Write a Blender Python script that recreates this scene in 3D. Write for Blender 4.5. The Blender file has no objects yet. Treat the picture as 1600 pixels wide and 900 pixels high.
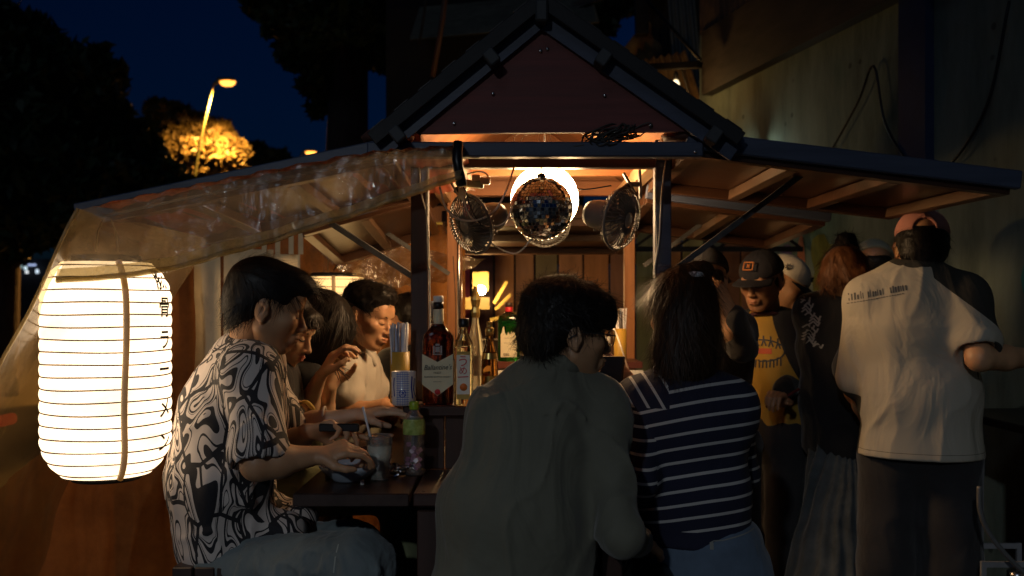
import bpy, math, random
import numpy as np
from mathutils import Vector, Matrix
from mathutils.bvhtree import BVHTree
random.seed(7); RNG = np.random.default_rng(7)
S = bpy.context.scene; COL = S.collection; PI = math.pi

# ------------------------------------------------------------ camera
CAMZ = 1.38; FPX = 1500.0; HOR = 480.0
cam_d = bpy.data.cameras.new("camera"); cam = bpy.data.objects.new("camera", cam_d); COL.objects.link(cam)
cam.location = (0, 0, CAMZ); cam.rotation_euler = (PI/2, 0, 0)
cam_d.sensor_width = 36; cam_d.lens = 36*FPX/1600; cam_d.shift_y = (HOR-450)/1600
cam_d.clip_start = .05; cam_d.clip_end = 900
cam_d.dof.use_dof = True; cam_d.dof.focus_distance = 2.75; cam_d.dof.aperture_fstop = 3.2
S.camera = cam
# ------------------------------------------------------------ night sky
W = bpy.data.worlds.new("World"); S.world = W; W.use_nodes = True
wn = W.node_tree.nodes; wl = W.node_tree.links; wn.clear()
wo = wn.new("ShaderNodeOutputWorld"); bg = wn.new("ShaderNodeBackground"); sk = wn.new("ShaderNodeTexSky")
sk.sky_type = 'NISHITA'; sk.sun_disc = False; sk.sun_elevation = math.radians(3.0); sk.sun_rotation = math.radians(200)
sk.ozone_density = 6.0; sk.air_density = 1.0; sk.dust_density = .2
tint = wn.new("ShaderNodeMix"); tint.data_type = 'RGBA'; tint.blend_type = 'MULTIPLY'; tint.inputs[0].default_value = 1
tint.inputs[7].default_value = (.50, .66, 1.0, 1)
wl.new(sk.outputs[0], tint.inputs[6]); wl.new(tint.outputs[2], bg.inputs[0]); wl.new(bg.outputs[0], wo.inputs[0])
bg.inputs[1].default_value = 0.0075
S.view_settings.view_transform = 'Standard'; S.view_settings.look = 'None'
S.view_settings.exposure = 0.35; S.view_settings.gamma = 1.0
S.render.engine = 'CYCLES'
cy = S.cycles
cy.use_denoising = True; cy.max_bounces = 8; cy.diffuse_bounces = 3; cy.glossy_bounces = 3
cy.transmission_bounces = 8; cy.transparent_max_bounces = 12; cy.sample_clamp_indirect = 3.0
cy.caustics_reflective = False; cy.caustics_refractive = False; cy.blur_glossy = .5
# the night has no sun: a very faint, wide, bluish moon takes its place, from the same side as the last sky light
moon_d = bpy.data.lights.new("moon", 'SUN'); moon_d.energy = .035; moon_d.color = (.62, .78, 1.0); moon_d.angle = math.radians(12)
moon = bpy.data.objects.new("moon", moon_d); COL.objects.link(moon); moon.rotation_euler = (math.radians(48), 0, math.radians(-20))
moon.location = (0, -5, 8)

def P(px, py, Y):
    return np.array([(px-800)/FPX*Y, Y, CAMZ-(py-HOR)/FPX*Y])
def V3(*a): return np.array(a, float)
def nrm(v): v = np.asarray(v, float); return v/max(1e-9, np.linalg.norm(v))
def lerp(a, b, t): return np.asarray(a)*(1-t)+np.asarray(b)*t

# ------------------------------------------------------------ objects
def tag(o, label=None, cat=None, group=None, kind=None):
    if label: o['label'] = label
    if cat: o['category'] = cat
    if group: o['group'] = group
    if kind: o['kind'] = kind
    return o
def thing(name, label, cat, loc=(0, 0, 0), group=None):
    o = bpy.data.objects.new(name, None); COL.objects.link(o); o.location = Vector([float(x) for x in loc])
    o.empty_display_size = .05
    return tag(o, label, cat, group)
def link_mesh(name, verts, faces, mat, parent=None, smooth=True, mats=None, fmat=None):
    verts = np.asarray(verts, np.float64).reshape(-1, 3)
    if parent is not None:
        base = np.zeros(3); p = parent
        while p is not None: base += np.array(p.location); p = p.parent
    else:
        lo, hi = verts.min(0), verts.max(0); base = np.array([(lo[0]+hi[0])/2, (lo[1]+hi[1])/2, lo[2]])
    me = bpy.data.meshes.new(name)
    if isinstance(faces, np.ndarray):
        n = len(faces); k = faces.shape[1]
        me.vertices.add(len(verts)); me.vertices.foreach_set("co", (verts-base).astype(np.float32).ravel())
        me.loops.add(n*k); me.loops.foreach_set("vertex_index", faces.astype(np.int32).ravel())
        me.polygons.add(n); me.polygons.foreach_set("loop_start", np.arange(0, n*k, k, dtype=np.int32))
        me.update(calc_edges=True)
    else:
        me.from_pydata([tuple(v) for v in (verts-base)], [], faces)
    if mats:
        for m in mats: me.materials.append(m)
        if fmat is not None: me.polygons.foreach_set("material_index", np.asarray(fmat, np.int32))
    elif mat: me.materials.append(mat)
    me.polygons.foreach_set("use_smooth", [bool(smooth)]*len(me.polygons))
    me.update()
    o = bpy.data.objects.new(name, me); COL.objects.link(o); o.location = Vector(base) if parent is None else Vector((0, 0, 0))
    if parent is not None: o.parent = parent
    return o

def rotz(a): return np.array([[math.cos(a), -math.sin(a), 0], [math.sin(a), math.cos(a), 0], [0, 0, 1.]])
def frame(f, up=(0, 0, 1)):
    f = nrm(f); r = nrm(np.cross(f, up)); u = np.cross(r, f)
    return np.stack([r, f, u], 1)          # columns: right(x) forward(y) up(z)

class MB:
    def __init__(s, R=None, T=None):
        s.v = []; s.f = []; s.m = []; s.R = np.eye(3) if R is None else np.asarray(R); s.T = np.zeros(3) if T is None else np.asarray(T, float)
    def add(s, vs, fs, mi=0):
        b = len(s.v); vs = np.asarray(vs, float) @ s.R.T + s.T
        s.v.extend(vs.tolist()); s.f.extend([tuple(b+i for i in f) for f in fs]); s.m.extend([mi]*len(fs)); return s
    def box(s, c, d, R=None, mi=0, bev=0.0):
        d = np.asarray(d, float)/2; c = np.asarray(c, float)
        if bev > 0:
            b = min(bev, d.min()*.9); vs = []; 
            for x in (-1, 1):
                for y in (-1, 1):
                    for z in (-1, 1):
                        vs.append((x*d[0], y*(d[1]-b), z*(d[2]-b))); vs.append((x*(d[0]-b), y*d[1], z*(d[2]-b))); vs.append((x*(d[0]-b), y*(d[1]-b), z*d[2]))
            vs = np.array(vs)
            def i(x, y, z, k): return ((x*2+y)*2+z)*3+k
            fs = [(i(1,0,0,0), i(1,1,0,0), i(1,1,1,0), i(1,0,1,0)), (i(0,0,0,0), i(0,0,1,0), i(0,1,1,0), i(0,1,0,0)),
                  (i(0,1,0,1), i(0,1,1,1), i(1,1,1,1), i(1,1,0,1)), (i(0,0,0,1), i(1,0,0,1), i(1,0,1,1), i(0,0,1,1)),
                  (i(0,0,1,2), i(1,0,1,2), i(1,1,1,2), i(0,1,1,2)), (i(0,0,0,2), i(0,1,0,2), i(1,1,0,2), i(1,0,0,2))]
            for x in (0, 1):
                for y in (0, 1): fs.append((i(x,y,0,0), i(x,y,1,0), i(x,y,1,1), i(x,y,0,1)) if x != y else (i(x,y,0,1), i(x,y,1,1), i(x,y,1,0), i(x,y,0,0)))
            for x in (0, 1):
                for z in (0, 1): fs.append((i(x,0,z,0), i(x,1,z,0), i(x,1,z,2), i(x,0,z,2)) if x == z else (i(x,0,z,2), i(x,1,z,2), i(x,1,z,0), i(x,0,z,0)))
            for y in (0, 1):
                for z in (0, 1): fs.append((i(0,y,z,1), i(1,y,z,1), i(1,y,z,2), i(0,y,z,2)) if y != z else (i(0,y,z,2), i(1,y,z,2), i(1,y,z,1), i(0,y,z,1)))
            for x in (0, 1):
                for y in (0, 1):
                    for z in (0, 1): fs.append((i(x,y,z,0), i(x,y,z,1), i(x,y,z,2)) if (x+y+z) % 2 else (i(x,y,z,2), i(x,y,z,1), i(x,y,z,0)))
        else:
            vs = np.array([(x*d[0], y*d[1], z*d[2]) for x in (-1, 1) for y in (-1, 1) for z in (-1, 1)])
            fs = [(0,1,3,2), (4,6,7,5), (0,4,5,1), (2,3,7,6), (0,2,6,4), (1,5,7,3)]
        if R is not None: vs = vs @ np.asarray(R).T
        return s.add(vs+c, fs, mi)
    def bar(s, a, b, w, h, up=(0, 0, 1), mi=0, bev=0.0):
        a = np.asarray(a, float); b = np.asarray(b, float); L = np.linalg.norm(b-a)
        return s.box((a+b)/2, (w, L, h), frame(b-a, up), mi, bev)
    def tube(s, pts, r, n=8, mi=0, cap=True):
        pts = np.asarray(pts, float); k = len(pts); rr = np.full(k, r, float) if np.isscalar(r) else np.asarray(r, float)
        t = np.gradient(pts, axis=0); up = np.array([0, 0, 1.]) if abs(nrm(t[0])[2]) < .9 else np.array([1., 0, 0])
        u = nrm(np.cross(t[0], up)); vs = []
        for i in range(k):
            ti = nrm(t[i]); u = nrm(u-ti*np.dot(u, ti)); w = np.cross(ti, u)
            for j in range(n):
                a = 2*PI*j/n; vs.append(pts[i]+(u*math.cos(a)+w*math.sin(a))*rr[i])
        fs = [(i*n+j, i*n+(j+1) % n, (i+1)*n+(j+1) % n, (i+1)*n+j) for i in range(k-1) for j in range(n)]
        if cap: fs += [tuple(range(n-1, -1, -1)), tuple((k-1)*n+j for j in range(n))]
        return s.add(vs, fs, mi)
    def lathe(s, prof, c=(0, 0, 0), n=24, mi=0, sx=1, sy=1, R=None, capa=True, capb=True):
        vs = []; k = len(prof)
        for (r, z) in prof:
            for j in range(n):
                a = 2*PI*j/n; vs.append((r*math.cos(a)*sx, r*math.sin(a)*sy, z))
        fs = [(i*n+j, i*n+(j+1) % n, (i+1)*n+(j+1) % n, (i+1)*n+j) for i in range(k-1) for j in range(n)]
        if capa and prof[0][0] > 1e-6: fs.append(tuple(range(n-1, -1, -1)))
        if capb and prof[-1][0] > 1e-6: fs.append(tuple((k-1)*n+j for j in range(n)))
        vs = np.array(vs)
        if R is not None: vs = vs @ np.asarray(R).T
        return s.add(vs+np.asarray(c, float), fs, mi)
    def grid(s, A, mi=0):        # A: (n,m,3)
        n, m = A.shape[:2]
        return s.add(A.reshape(-1, 3), [(i*m+j, (i+1)*m+j, (i+1)*m+j+1, i*m+j+1) for i in range(n-1) for j in range(m-1)], mi)
    def prism(s, poly, y0, y1, mi=0):   # poly: (x,z) list, extruded along y
        n = len(poly); vs = [(x, y0, z) for x, z in poly]+[(x, y1, z) for x, z in poly]
        fs = [tuple(range(n)), tuple(range(2*n-1, n-1, -1))]+[(i, i+n, (i+1) % n+n, (i+1) % n) for i in range(n)]
        return s.add(vs, fs, mi)
    def build(s, name, mat, parent=None, smooth=False, label=None, kind=None):
        if isinstance(mat, (list, tuple)): o = link_mesh(name, s.v, s.f, None, parent, smooth, mats=mat, fmat=s.m)
        else: o = link_mesh(name, s.v, s.f, mat, parent, smooth)
        if smooth == 'auto':
            o.data.set_sharp_from_angle(angle=math.radians(35))
        return tag(o, label=label, kind=kind)

def curve(pts, n=24):      # Catmull-Rom through points
    pts = [np.asarray(p, float) for p in pts]; p = [2*pts[0]-pts[1]]+pts+[2*pts[-1]-pts[-2]]; out = []
    seg = len(pts)-1; per = max(2, n//seg)
    for i in range(seg):
        for k in range(per):
            t = k/per; a, b, c, d = p[i], p[i+1], p[i+2], p[i+3]
            out.append(.5*((2*b)+(-a+c)*t+(2*a-5*b+4*c-d)*t*t+(-a+3*b-3*c+d)*t**3))
    out.append(pts[-1]); return np.array(out)

# ------------------------------------------------------------ materials
MATS = {}
def nodes(name):
    m = bpy.data.materials.new(name); m.use_nodes = True; nt = m.node_tree
    return m, nt, nt.nodes, nt.links, nt.nodes["Principled BSDF"]
def mk(name, col, rough=.6, metal=0, var=.25, scale=6, stretch=(1, 1, 1), bump=.15, bscale=60, bstretch=None, spec=.5, col2=None, v2scale=1.5,
       trans=0, ior=1.45, emis=None, es=0, sss=0, coat=0, alpha=1, sheen=0, bdist=.004):
    if name in MATS: return MATS[name]
    m, nt, N, L, b = nodes(name)
    b.inputs["Roughness"].default_value = rough; b.inputs["Metallic"].default_value = metal
    b.inputs["Specular IOR Level"].default_value = spec; b.inputs["IOR"].default_value = ior
    b.inputs["Transmission Weight"].default_value = trans; b.inputs["Coat Weight"].default_value = coat
    b.inputs["Sheen Weight"].default_value = sheen
    if sss: b.inputs["Subsurface Weight"].default_value = sss; b.inputs["Subsurface Radius"].default_value = (.01, .004, .002); b.inputs["Subsurface Scale"].default_value = 1
    if emis: b.inputs["Emission Color"].default_value = (*emis, 1); b.inputs["Emission Strength"].default_value = es
    tc = N.new("ShaderNodeTexCoord"); mp = N.new("ShaderNodeMapping"); mp.inputs["Scale"].default_value = stretch
    L.new(tc.outputs["Object"], mp.inputs[0])
    no = N.new("ShaderNodeTexNoise"); no.inputs["Scale"].default_value = scale; no.inputs["Detail"].default_value = 6; no.inputs["Roughness"].default_value = .65
    L.new(mp.outputs[0], no.inputs["Vector"])
    rp = N.new("ShaderNodeValToRGB"); c = np.array(col); c2 = np.array(col2) if col2 is not None else np.clip(c*(1+var), 0, 1)
    rp.color_ramp.elements[0].position = .3; rp.color_ramp.elements[1].position = .7
    rp.color_ramp.elements[0].color = (*np.clip(c*(1-var), 0, 1), 1); rp.color_ramp.elements[1].color = (*c2, 1)
    L.new(no.outputs["Fac"], rp.inputs[0]); L.new(rp.outputs[0], b.inputs["Base Color"])
    if bump:
        mp2 = N.new("ShaderNodeMapping"); mp2.inputs["Scale"].default_value = bstretch or stretch; L.new(tc.outputs["Object"], mp2.inputs[0])
        n2 = N.new("ShaderNodeTexNoise"); n2.inputs["Scale"].default_value = bscale; n2.inputs["Detail"].default_value = 4
        L.new(mp2.outputs[0], n2.inputs["Vector"])
        bp = N.new("ShaderNodeBump"); bp.inputs["Strength"].default_value = bump; bp.inputs["Distance"].default_value = bdist
        L.new(n2.outputs["Fac"], bp.inputs["Height"]); L.new(bp.outputs[0], b.inputs["Normal"])
        mr = N.new("ShaderNodeMapRange"); mr.inputs[3].default_value = max(.02, rough*.8); mr.inputs[4].default_value = min(1, rough*1.2)
        L.new(no.outputs["Fac"], mr.inputs[0]); L.new(mr.outputs[0], b.inputs["Roughness"])
    MATS[name] = m; return m
def wood(name, col, rough=.45, along=(0, 0, 1), var=.45, scale=14, coat=0):
    st = tuple(.06 if a else 1 for a in along)
    return mk(name, col, rough, var=var, scale=scale, stretch=st, bump=.4, bscale=55, bdist=.002, coat=coat)
def emit(name, col, strength):
    if name in MATS: return MATS[name]
    m = bpy.data.materials.new(name); m.use_nodes = True; N = m.node_tree.nodes; N.clear()
    e = N.new("ShaderNodeEmission"); o = N.new("ShaderNodeOutputMaterial"); e.inputs[0].default_value = (*col, 1); e.inputs[1].default_value = strength
    m.node_tree.links.new(e.outputs[0], o.inputs[0]); MATS[name] = m; return m
def glass(name, col, rough=.02, ior=1.45):
    if name in MATS: return MATS[name]
    m, nt, N, L, b = nodes(name); b.inputs["Base Color"].default_value = (*col, 1); b.inputs["Roughness"].default_value = rough
    b.inputs["Transmission Weight"].default_value = 1; b.inputs["IOR"].default_value = ior; MATS[name] = m; return m
def thin_sheet(name, tintc, body, opac=(.2, .6), gloss=.25, rough=.18, transl=.5, nscale=5, bump=.6, bscale=22):
    """soft vinyl or tarpaulin: partly see-through, partly scattering, with a shiny crumpled skin"""
    m = bpy.data.materials.new(name); m.use_nodes = True; nt = m.node_tree; N = nt.nodes; L = nt.links; N.clear()
    out = N.new("ShaderNodeOutputMaterial"); tr = N.new("ShaderNodeBsdfTransparent"); tr.inputs[0].default_value = (*tintc, 1)
    df = N.new("ShaderNodeBsdfDiffuse"); tl = N.new("ShaderNodeBsdfTranslucent"); gl = N.new("ShaderNodeBsdfGlossy")
    tc = N.new("ShaderNodeTexCoord"); no = N.new("ShaderNodeTexNoise"); no.inputs["Scale"].default_value = nscale; no.inputs["Detail"].default_value = 7; no.inputs["Roughness"].default_value = .7
    L.new(tc.outputs["Object"], no.inputs["Vector"])
    cr = N.new("ShaderNodeValToRGB"); b_ = np.array(body); cr.color_ramp.elements[0].color = (*(b_*.6), 1); cr.color_ramp.elements[1].color = (*np.clip(b_*1.3, 0, 1), 1)
    cr.color_ramp.elements[0].position = .3; cr.color_ramp.elements[1].position = .7
    L.new(no.outputs["Fac"], cr.inputs[0]); L.new(cr.outputs[0], df.inputs[0]); L.new(cr.outputs[0], tl.inputs[0])
    gl.inputs["Roughness"].default_value = rough; gl.inputs[0].default_value = (.9, .9, .9, 1)
    n2 = N.new("ShaderNodeTexNoise"); n2.inputs["Scale"].default_value = bscale; n2.inputs["Detail"].default_value = 5; n2.inputs["Distortion"].default_value = 1.5
    L.new(tc.outputs["Object"], n2.inputs["Vector"]); bp = N.new("ShaderNodeBump"); bp.inputs["Strength"].default_value = bump; bp.inputs["Distance"].default_value = .02
    L.new(n2.outputs["Fac"], bp.inputs["Height"]); L.new(bp.outputs[0], gl.inputs["Normal"])
    m1 = N.new("ShaderNodeMixShader"); m1.inputs[0].default_value = transl; L.new(df.outputs[0], m1.inputs[1]); L.new(tl.outputs[0], m1.inputs[2])
    m2 = N.new("ShaderNodeMixShader"); mr = N.new("ShaderNodeMapRange"); mr.inputs[1].default_value = .3; mr.inputs[2].default_value = .7
    mr.inputs[3].default_value = opac[0]; mr.inputs[4].default_value = opac[1]; L.new(no.outputs["Fac"], mr.inputs[0]); L.new(mr.outputs[0], m2.inputs[0])
    L.new(tr.outputs[0], m2.inputs[1]); L.new(m1.outputs[0], m2.inputs[2])
    m3 = N.new("ShaderNodeMixShader"); fr = N.new("ShaderNodeLayerWeight"); fr.inputs[0].default_value = .25; L.new(bp.outputs[0], fr.inputs["Normal"]); pw = N.new("ShaderNodeMath"); pw.operation = "POWER"; pw.inputs[1].default_value = 2.0; L.new(fr.outputs[1], pw.inputs[0])
    mm = N.new("ShaderNodeMath"); mm.operation = 'MULTIPLY_ADD'; mm.inputs[1].default_value = min(.8, gloss*4); mm.inputs[2].default_value = gloss*.2; mm.use_clamp = True; L.new(pw.outputs[0], mm.inputs[0])
    L.new(mm.outputs[0], m3.inputs[0]); L.new(m2.outputs[0], m3.inputs[1]); L.new(gl.outputs[0], m3.inputs[2]); L.new(m3.outputs[0], out.inputs[0])
    MATS[name] = m; return m

def text_part(body, mat, parent, c, right, up, size, name="lettering", align='CENTER', shear=0, extrude=0, squash=1.0, bold=0):
    cu = bpy.data.curves.new(name, 'FONT'); cu.body = body; cu.size = size; cu.align_x = align; cu.align_y = 'CENTER'; cu.shear = shear; cu.resolution_u = 3; cu.offset = bold
    if extrude: cu.extrude = extrude
    o = bpy.data.objects.new(name, cu); COL.objects.link(o)
    dg = bpy.context.evaluated_depsgraph_get(); dg.update()
    me = bpy.data.meshes.new_from_object(o.evaluated_get(dg)); bpy.data.objects.remove(o)
    co = np.array([v.co for v in me.vertices]).reshape(-1, 3); fs = [tuple(p.vertices) for p in me.polygons]
    r = nrm(right); u = nrm(np.asarray(up, float)-r*np.dot(r, up)); n = np.cross(r, u)
    w = np.asarray(c)+co[:, :1]*r*squash+co[:, 1:2]*u+co[:, 2:]*n
    return link_mesh(name, w, fs, mat, parent, False)

# ------------------------------------------------------------ noise + implicit surfaces
_T = RNG.random(4096)*2-1
def _h(i, j, k): return _T[(i*73856093 ^ j*19349663 ^ k*83492791) & 4095]
def vnoise(p, s=1.0, st=(1, 1, 1)):
    q = p*np.asarray(st)*s+100.5; i = np.floor(q).astype(np.int64); f = q-i; f = f*f*(3-2*f)
    x, y, z = i[:, 0], i[:, 1], i[:, 2]; a, b, c = f[:, 0], f[:, 1], f[:, 2]
    def L(u, v, t): return u+(v-u)*t
    return L(L(L(_h(x, y, z), _h(x+1, y, z), a), L(_h(x, y+1, z), _h(x+1, y+1, z), a), b),
             L(L(_h(x, y, z+1), _h(x+1, y, z+1), a), L(_h(x, y+1, z+1), _h(x+1, y+1, z+1), a), b), c)
class Field:
    def __init__(s): s.p = []; s.post = []
    def cap(s, a, b, ra, rb=None, k=.02, op='u'):
        a = np.asarray(a, float); b = np.asarray(b, float); rb = ra if rb is None else rb; R = max(ra, rb)
        ba = b-a; bb = max(1e-9, ba@ba)
        def f(x, y, z):
            X, Y, Z = x-a[0], y-a[1], z-a[2]; t = np.clip((X*ba[0]+Y*ba[1]+Z*ba[2])/bb, 0, 1)
            return np.sqrt((X-t*ba[0])**2+(Y-t*ba[1])**2+(Z-t*ba[2])**2)-(ra+(rb-ra)*t)
        s.p.append((op, f, np.minimum(a, b)-R, np.maximum(a, b)+R, k)); return s
    def ecap(s, a, b, ra, rb, side, k=.03, op='u'):
        """capsule with an elliptical section: ra, rb = (half width along side, half depth)"""
        a = np.asarray(a, float); b = np.asarray(b, float); ba = b-a; bb = max(1e-9, ba@ba); t0 = nrm(ba)
        u = nrm(np.asarray(side, float)-t0*np.dot(side, t0)); w = np.cross(t0, u); R = max(max(ra), max(rb))
        def f(x, y, z):
            X, Y, Z = x-a[0], y-a[1], z-a[2]; t = np.clip((X*ba[0]+Y*ba[1]+Z*ba[2])/bb, 0, 1)
            X = X-t*ba[0]; Y = Y-t*ba[1]; Z = Z-t*ba[2]
            rw = ra[0]+(rb[0]-ra[0])*t; rd = ra[1]+(rb[1]-ra[1])*t; rm = np.minimum(rw, rd)
            U = X*u[0]+Y*u[1]+Z*u[2]; Wd = X*w[0]+Y*w[1]+Z*w[2]; A = X*t0[0]+Y*t0[1]+Z*t0[2]
            return (np.sqrt((U/rw)**2+(Wd/rd)**2+(A/rm)**2)-1)*rm
        s.p.append((op, f, np.minimum(a, b)-R, np.maximum(a, b)+R, k)); return s
    def ell(s, c, r, R=None, k=.02, op='u'):
        c = np.asarray(c, float); r = np.asarray(r, float); R = np.eye(3) if R is None else np.asarray(R); m = r.max()
        def f(x, y, z):
            X, Y, Z = x-c[0], y-c[1], z-c[2]
            a = (X*R[0, 0]+Y*R[1, 0]+Z*R[2, 0]); b = (X*R[0, 1]+Y*R[1, 1]+Z*R[2, 1]); d = (X*R[0, 2]+Y*R[1, 2]+Z*R[2, 2])
            k0 = np.sqrt((a/r[0])**2+(b/r[1])**2+(d/r[2])**2); k1 = np.sqrt((a/r[0]**2)**2+(b/r[1]**2)**2+(d/r[2]**2)**2)+1e-9
            return k0*(k0-1)/k1
        s.p.append((op, f, c-m, c+m, k)); return s
    def plane(s, c, n, k=.004):      # keep the side n points away from
        c = np.asarray(c, float); n = nrm(n)
        s.p.append(('x', lambda x, y, z: (x-c[0])*n[0]+(y-c[1])*n[1]+(z-c[2])*n[2], None, None, k)); return s
    def disp(s, fn, band=.035): s.post.append((fn, band)); return s
    def mesh(s, h, lo=None, hi=None):
        us = [q for q in s.p if q[0] == 'u']; pad = 3*h+.012
        if lo is None: lo = np.min([q[2] for q in us], 0)-pad
        if hi is None: hi = np.max([q[3] for q in us], 0)+pad
        n = np.ceil((hi-lo)/h).astype(int)+1; ax = [lo[i]+np.arange(n[i])*h for i in range(3)]
        D = np.full(n, .3)
        for op, f, a, b, k in s.p:
            if a is None: continue
            if a is None: sl = [slice(0, n[i]) for i in range(3)]
            else:
                m = k+2*h; i0 = [max(0, int((a[i]-m-lo[i])/h)) for i in range(3)]; i1 = [min(n[i], int((b[i]+m-lo[i])/h)+2) for i in range(3)]
                if any(i1[i] <= i0[i] for i in range(3)): continue
                sl = [slice(i0[i], i1[i]) for i in range(3)]
            x = ax[0][sl[0]][:, None, None]; y = ax[1][sl[1]][None, :, None]; z = ax[2][sl[2]][None, None, :]
            d = f(x, y, z); sl = tuple(sl); C = D[sl]
            if op == 'u': hh = np.maximum(k-np.abs(C-d), 0)/k; D[sl] = np.minimum(C, d)-hh*hh*k*.25
            elif op == 's': d = -d; hh = np.maximum(k-np.abs(C-d), 0)/k; D[sl] = np.maximum(C, d)+hh*hh*k*.25
            else: hh = np.maximum(k-np.abs(C-d), 0)/k; D[sl] = np.maximum(C, d)+hh*hh*k*.25
        for fn, band in s.post:
            I = np.nonzero(np.abs(D) < band); pts = np.stack([ax[i][I[i]] for i in range(3)], 1); D[I] -= fn(pts)
        for op, f, a, b, k in s.p:
            if a is not None: continue
            d = f(ax[0][:, None, None], ax[1][None, :, None], ax[2][None, None, :]); hh = np.maximum(k-np.abs(D-d), 0)/k; D = np.maximum(D, d)+hh*hh*k*.25
        D[0] = D[-1] = .1; D[:, 0] = D[:, -1] = .1; D[:, :, 0] = D[:, :, -1] = .1
        return surfnet(D, lo, h)
def surfnet(D, lo, h):
    Sg = D < 0; nx, ny, nz = D.shape
    c = np.zeros((nx-1, ny-1, nz-1), np.int8)
    offs = [(i, j, k) for i in (0, 1) for j in (0, 1) for k in (0, 1)]
    for (i, j, k) in offs: c += Sg[i:nx-1+i, j:ny-1+j, k:nz-1+k]
    act = (c > 0) & (c < 8); I = np.argwhere(act); idx = np.full(act.shape, -1, np.int64); idx[tuple(I.T)] = np.arange(len(I))
    vals = np.stack([D[I[:, 0]+o[0], I[:, 1]+o[1], I[:, 2]+o[2]] for o in offs], 1)
    pos = np.zeros((len(I), 3)); cnt = np.zeros(len(I)); O = np.array(offs, float)
    for a in range(8):
        for ax in range(3):
            if offs[a][ax]: continue
            bo = list(offs[a]); bo[ax] = 1; b = offs.index(tuple(bo)); va, vb = vals[:, a], vals[:, b]; m = (va < 0) != (vb < 0)
            t = np.where(m, va/np.where(m, va-vb, 1), 0); p = O[a][None]+(O[b]-O[a])[None]*t[:, None]
            pos += p*m[:, None]; cnt += m
    V = (I+pos/cnt[:, None])*h+lo; F = []
    for ax in range(3):
        e = [slice(0, None)]*3; s0 = list(e); s1 = list(e); s0[ax] = slice(0, -1); s1[ax] = slice(1, None)
        A = Sg[tuple(s0)]; B = Sg[tuple(s1)]; cr = np.argwhere(A != B); u, w = (ax+1) % 3, (ax+2) % 3
        cr = cr[(cr[:, u] > 0) & (cr[:, w] > 0) & (cr[:, u] < D.shape[u]-1) & (cr[:, w] < D.shape[w]-1)]
        if not len(cr): continue
        def g(du, dw):
            q = cr.copy(); q[:, u] -= du; q[:, w] -= dw; return idx[q[:, 0], q[:, 1], q[:, 2]]
        q = np.stack([g(1, 1), g(0, 1), g(0, 0), g(1, 0)], 1); ins = A[tuple(cr.T)]
        q[~ins] = q[~ins][:, ::-1]; F.append(q)
    return V, (np.concatenate(F) if F else np.zeros((0, 4), int))
def joinm(parts):
    V = []; F = []; n = 0
    for v, f in parts: V.append(v); F.append(f+n); n += len(v)
    return np.concatenate(V), np.concatenate(F)
# ------------------------------------------------------------ people
def skin_mat(name, col, lips=(.42, .12, .09)):
    m, nt, N, L, b = nodes(name)
    at = N.new("ShaderNodeAttribute"); at.attribute_name = "lip"
    mx = N.new("ShaderNodeMix"); mx.data_type = 'RGBA'; L.new(at.outputs["Fac"], mx.inputs[0])
    tc = N.new("ShaderNodeTexCoord"); no = N.new("ShaderNodeTexNoise"); no.inputs["Scale"].default_value = 14; no.inputs["Detail"].default_value = 5; L.new(tc.outputs["Object"], no.inputs["Vector"])
    rp = N.new("ShaderNodeValToRGB"); c = np.array(col); rp.color_ramp.elements[0].color = (*(c*np.array([.86, .8, .76])), 1); rp.color_ramp.elements[1].color = (*np.clip(c*np.array([1.08, 1.1, 1.12]), 0, 1), 1)
    rp.color_ramp.elements[0].position = .3; rp.color_ramp.elements[1].position = .7
    L.new(no.outputs["Fac"], rp.inputs[0]); L.new(rp.outputs[0], mx.inputs[6]); mx.inputs[7].default_value = (*lips, 1); L.new(mx.outputs[2], b.inputs["Base Color"])
    b.inputs["Roughness"].default_value = .48; b.inputs["Subsurface Weight"].default_value = .12; b.inputs["Subsurface Radius"].default_value = (.012, .004, .002); b.inputs["Subsurface Scale"].default_value = 1
    n2 = N.new("ShaderNodeTexNoise"); n2.inputs["Scale"].default_value = 260; L.new(tc.outputs["Object"], n2.inputs["Vector"])
    bp = N.new("ShaderNodeBump"); bp.inputs["Strength"].default_value = .12; bp.inputs["Distance"].default_value = .001; L.new(n2.outputs["Fac"], bp.inputs["Height"]); L.new(bp.outputs[0], b.inputs["Normal"])
    return m
SKIN = skin_mat("skin", (.56, .31, .165)); SKIN_PALE = skin_mat("skin_pale", (.66, .42, .26), (.5, .13, .12)); SKIN_TAN = skin_mat("skin_tan", (.46, .24, .13))
def hair_mat(name, col, col2):
    m = mk(name, col, .48, var=.3, scale=45, col2=col2, bump=.5, bscale=240, bdist=.002, spec=.35, stretch=(1, 1, .25)); return m
HAIR = hair_mat("hair_black", (.007, .006, .006), (.016, .012, .010)); HAIR_BROWN = hair_mat("hair_brown", (.018, .009, .005), (.06, .028, .012))
HAIR_GINGER = hair_mat("hair_ginger", (.085, .034, .015), (.24, .10, .04))
DARKLINE = mk("lash_dark", (.012, .009, .008), .5, bump=0, var=.1)
EYEW = mk("eye_white", (.7, .68, .64), .15, bump=0, var=.03)

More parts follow.
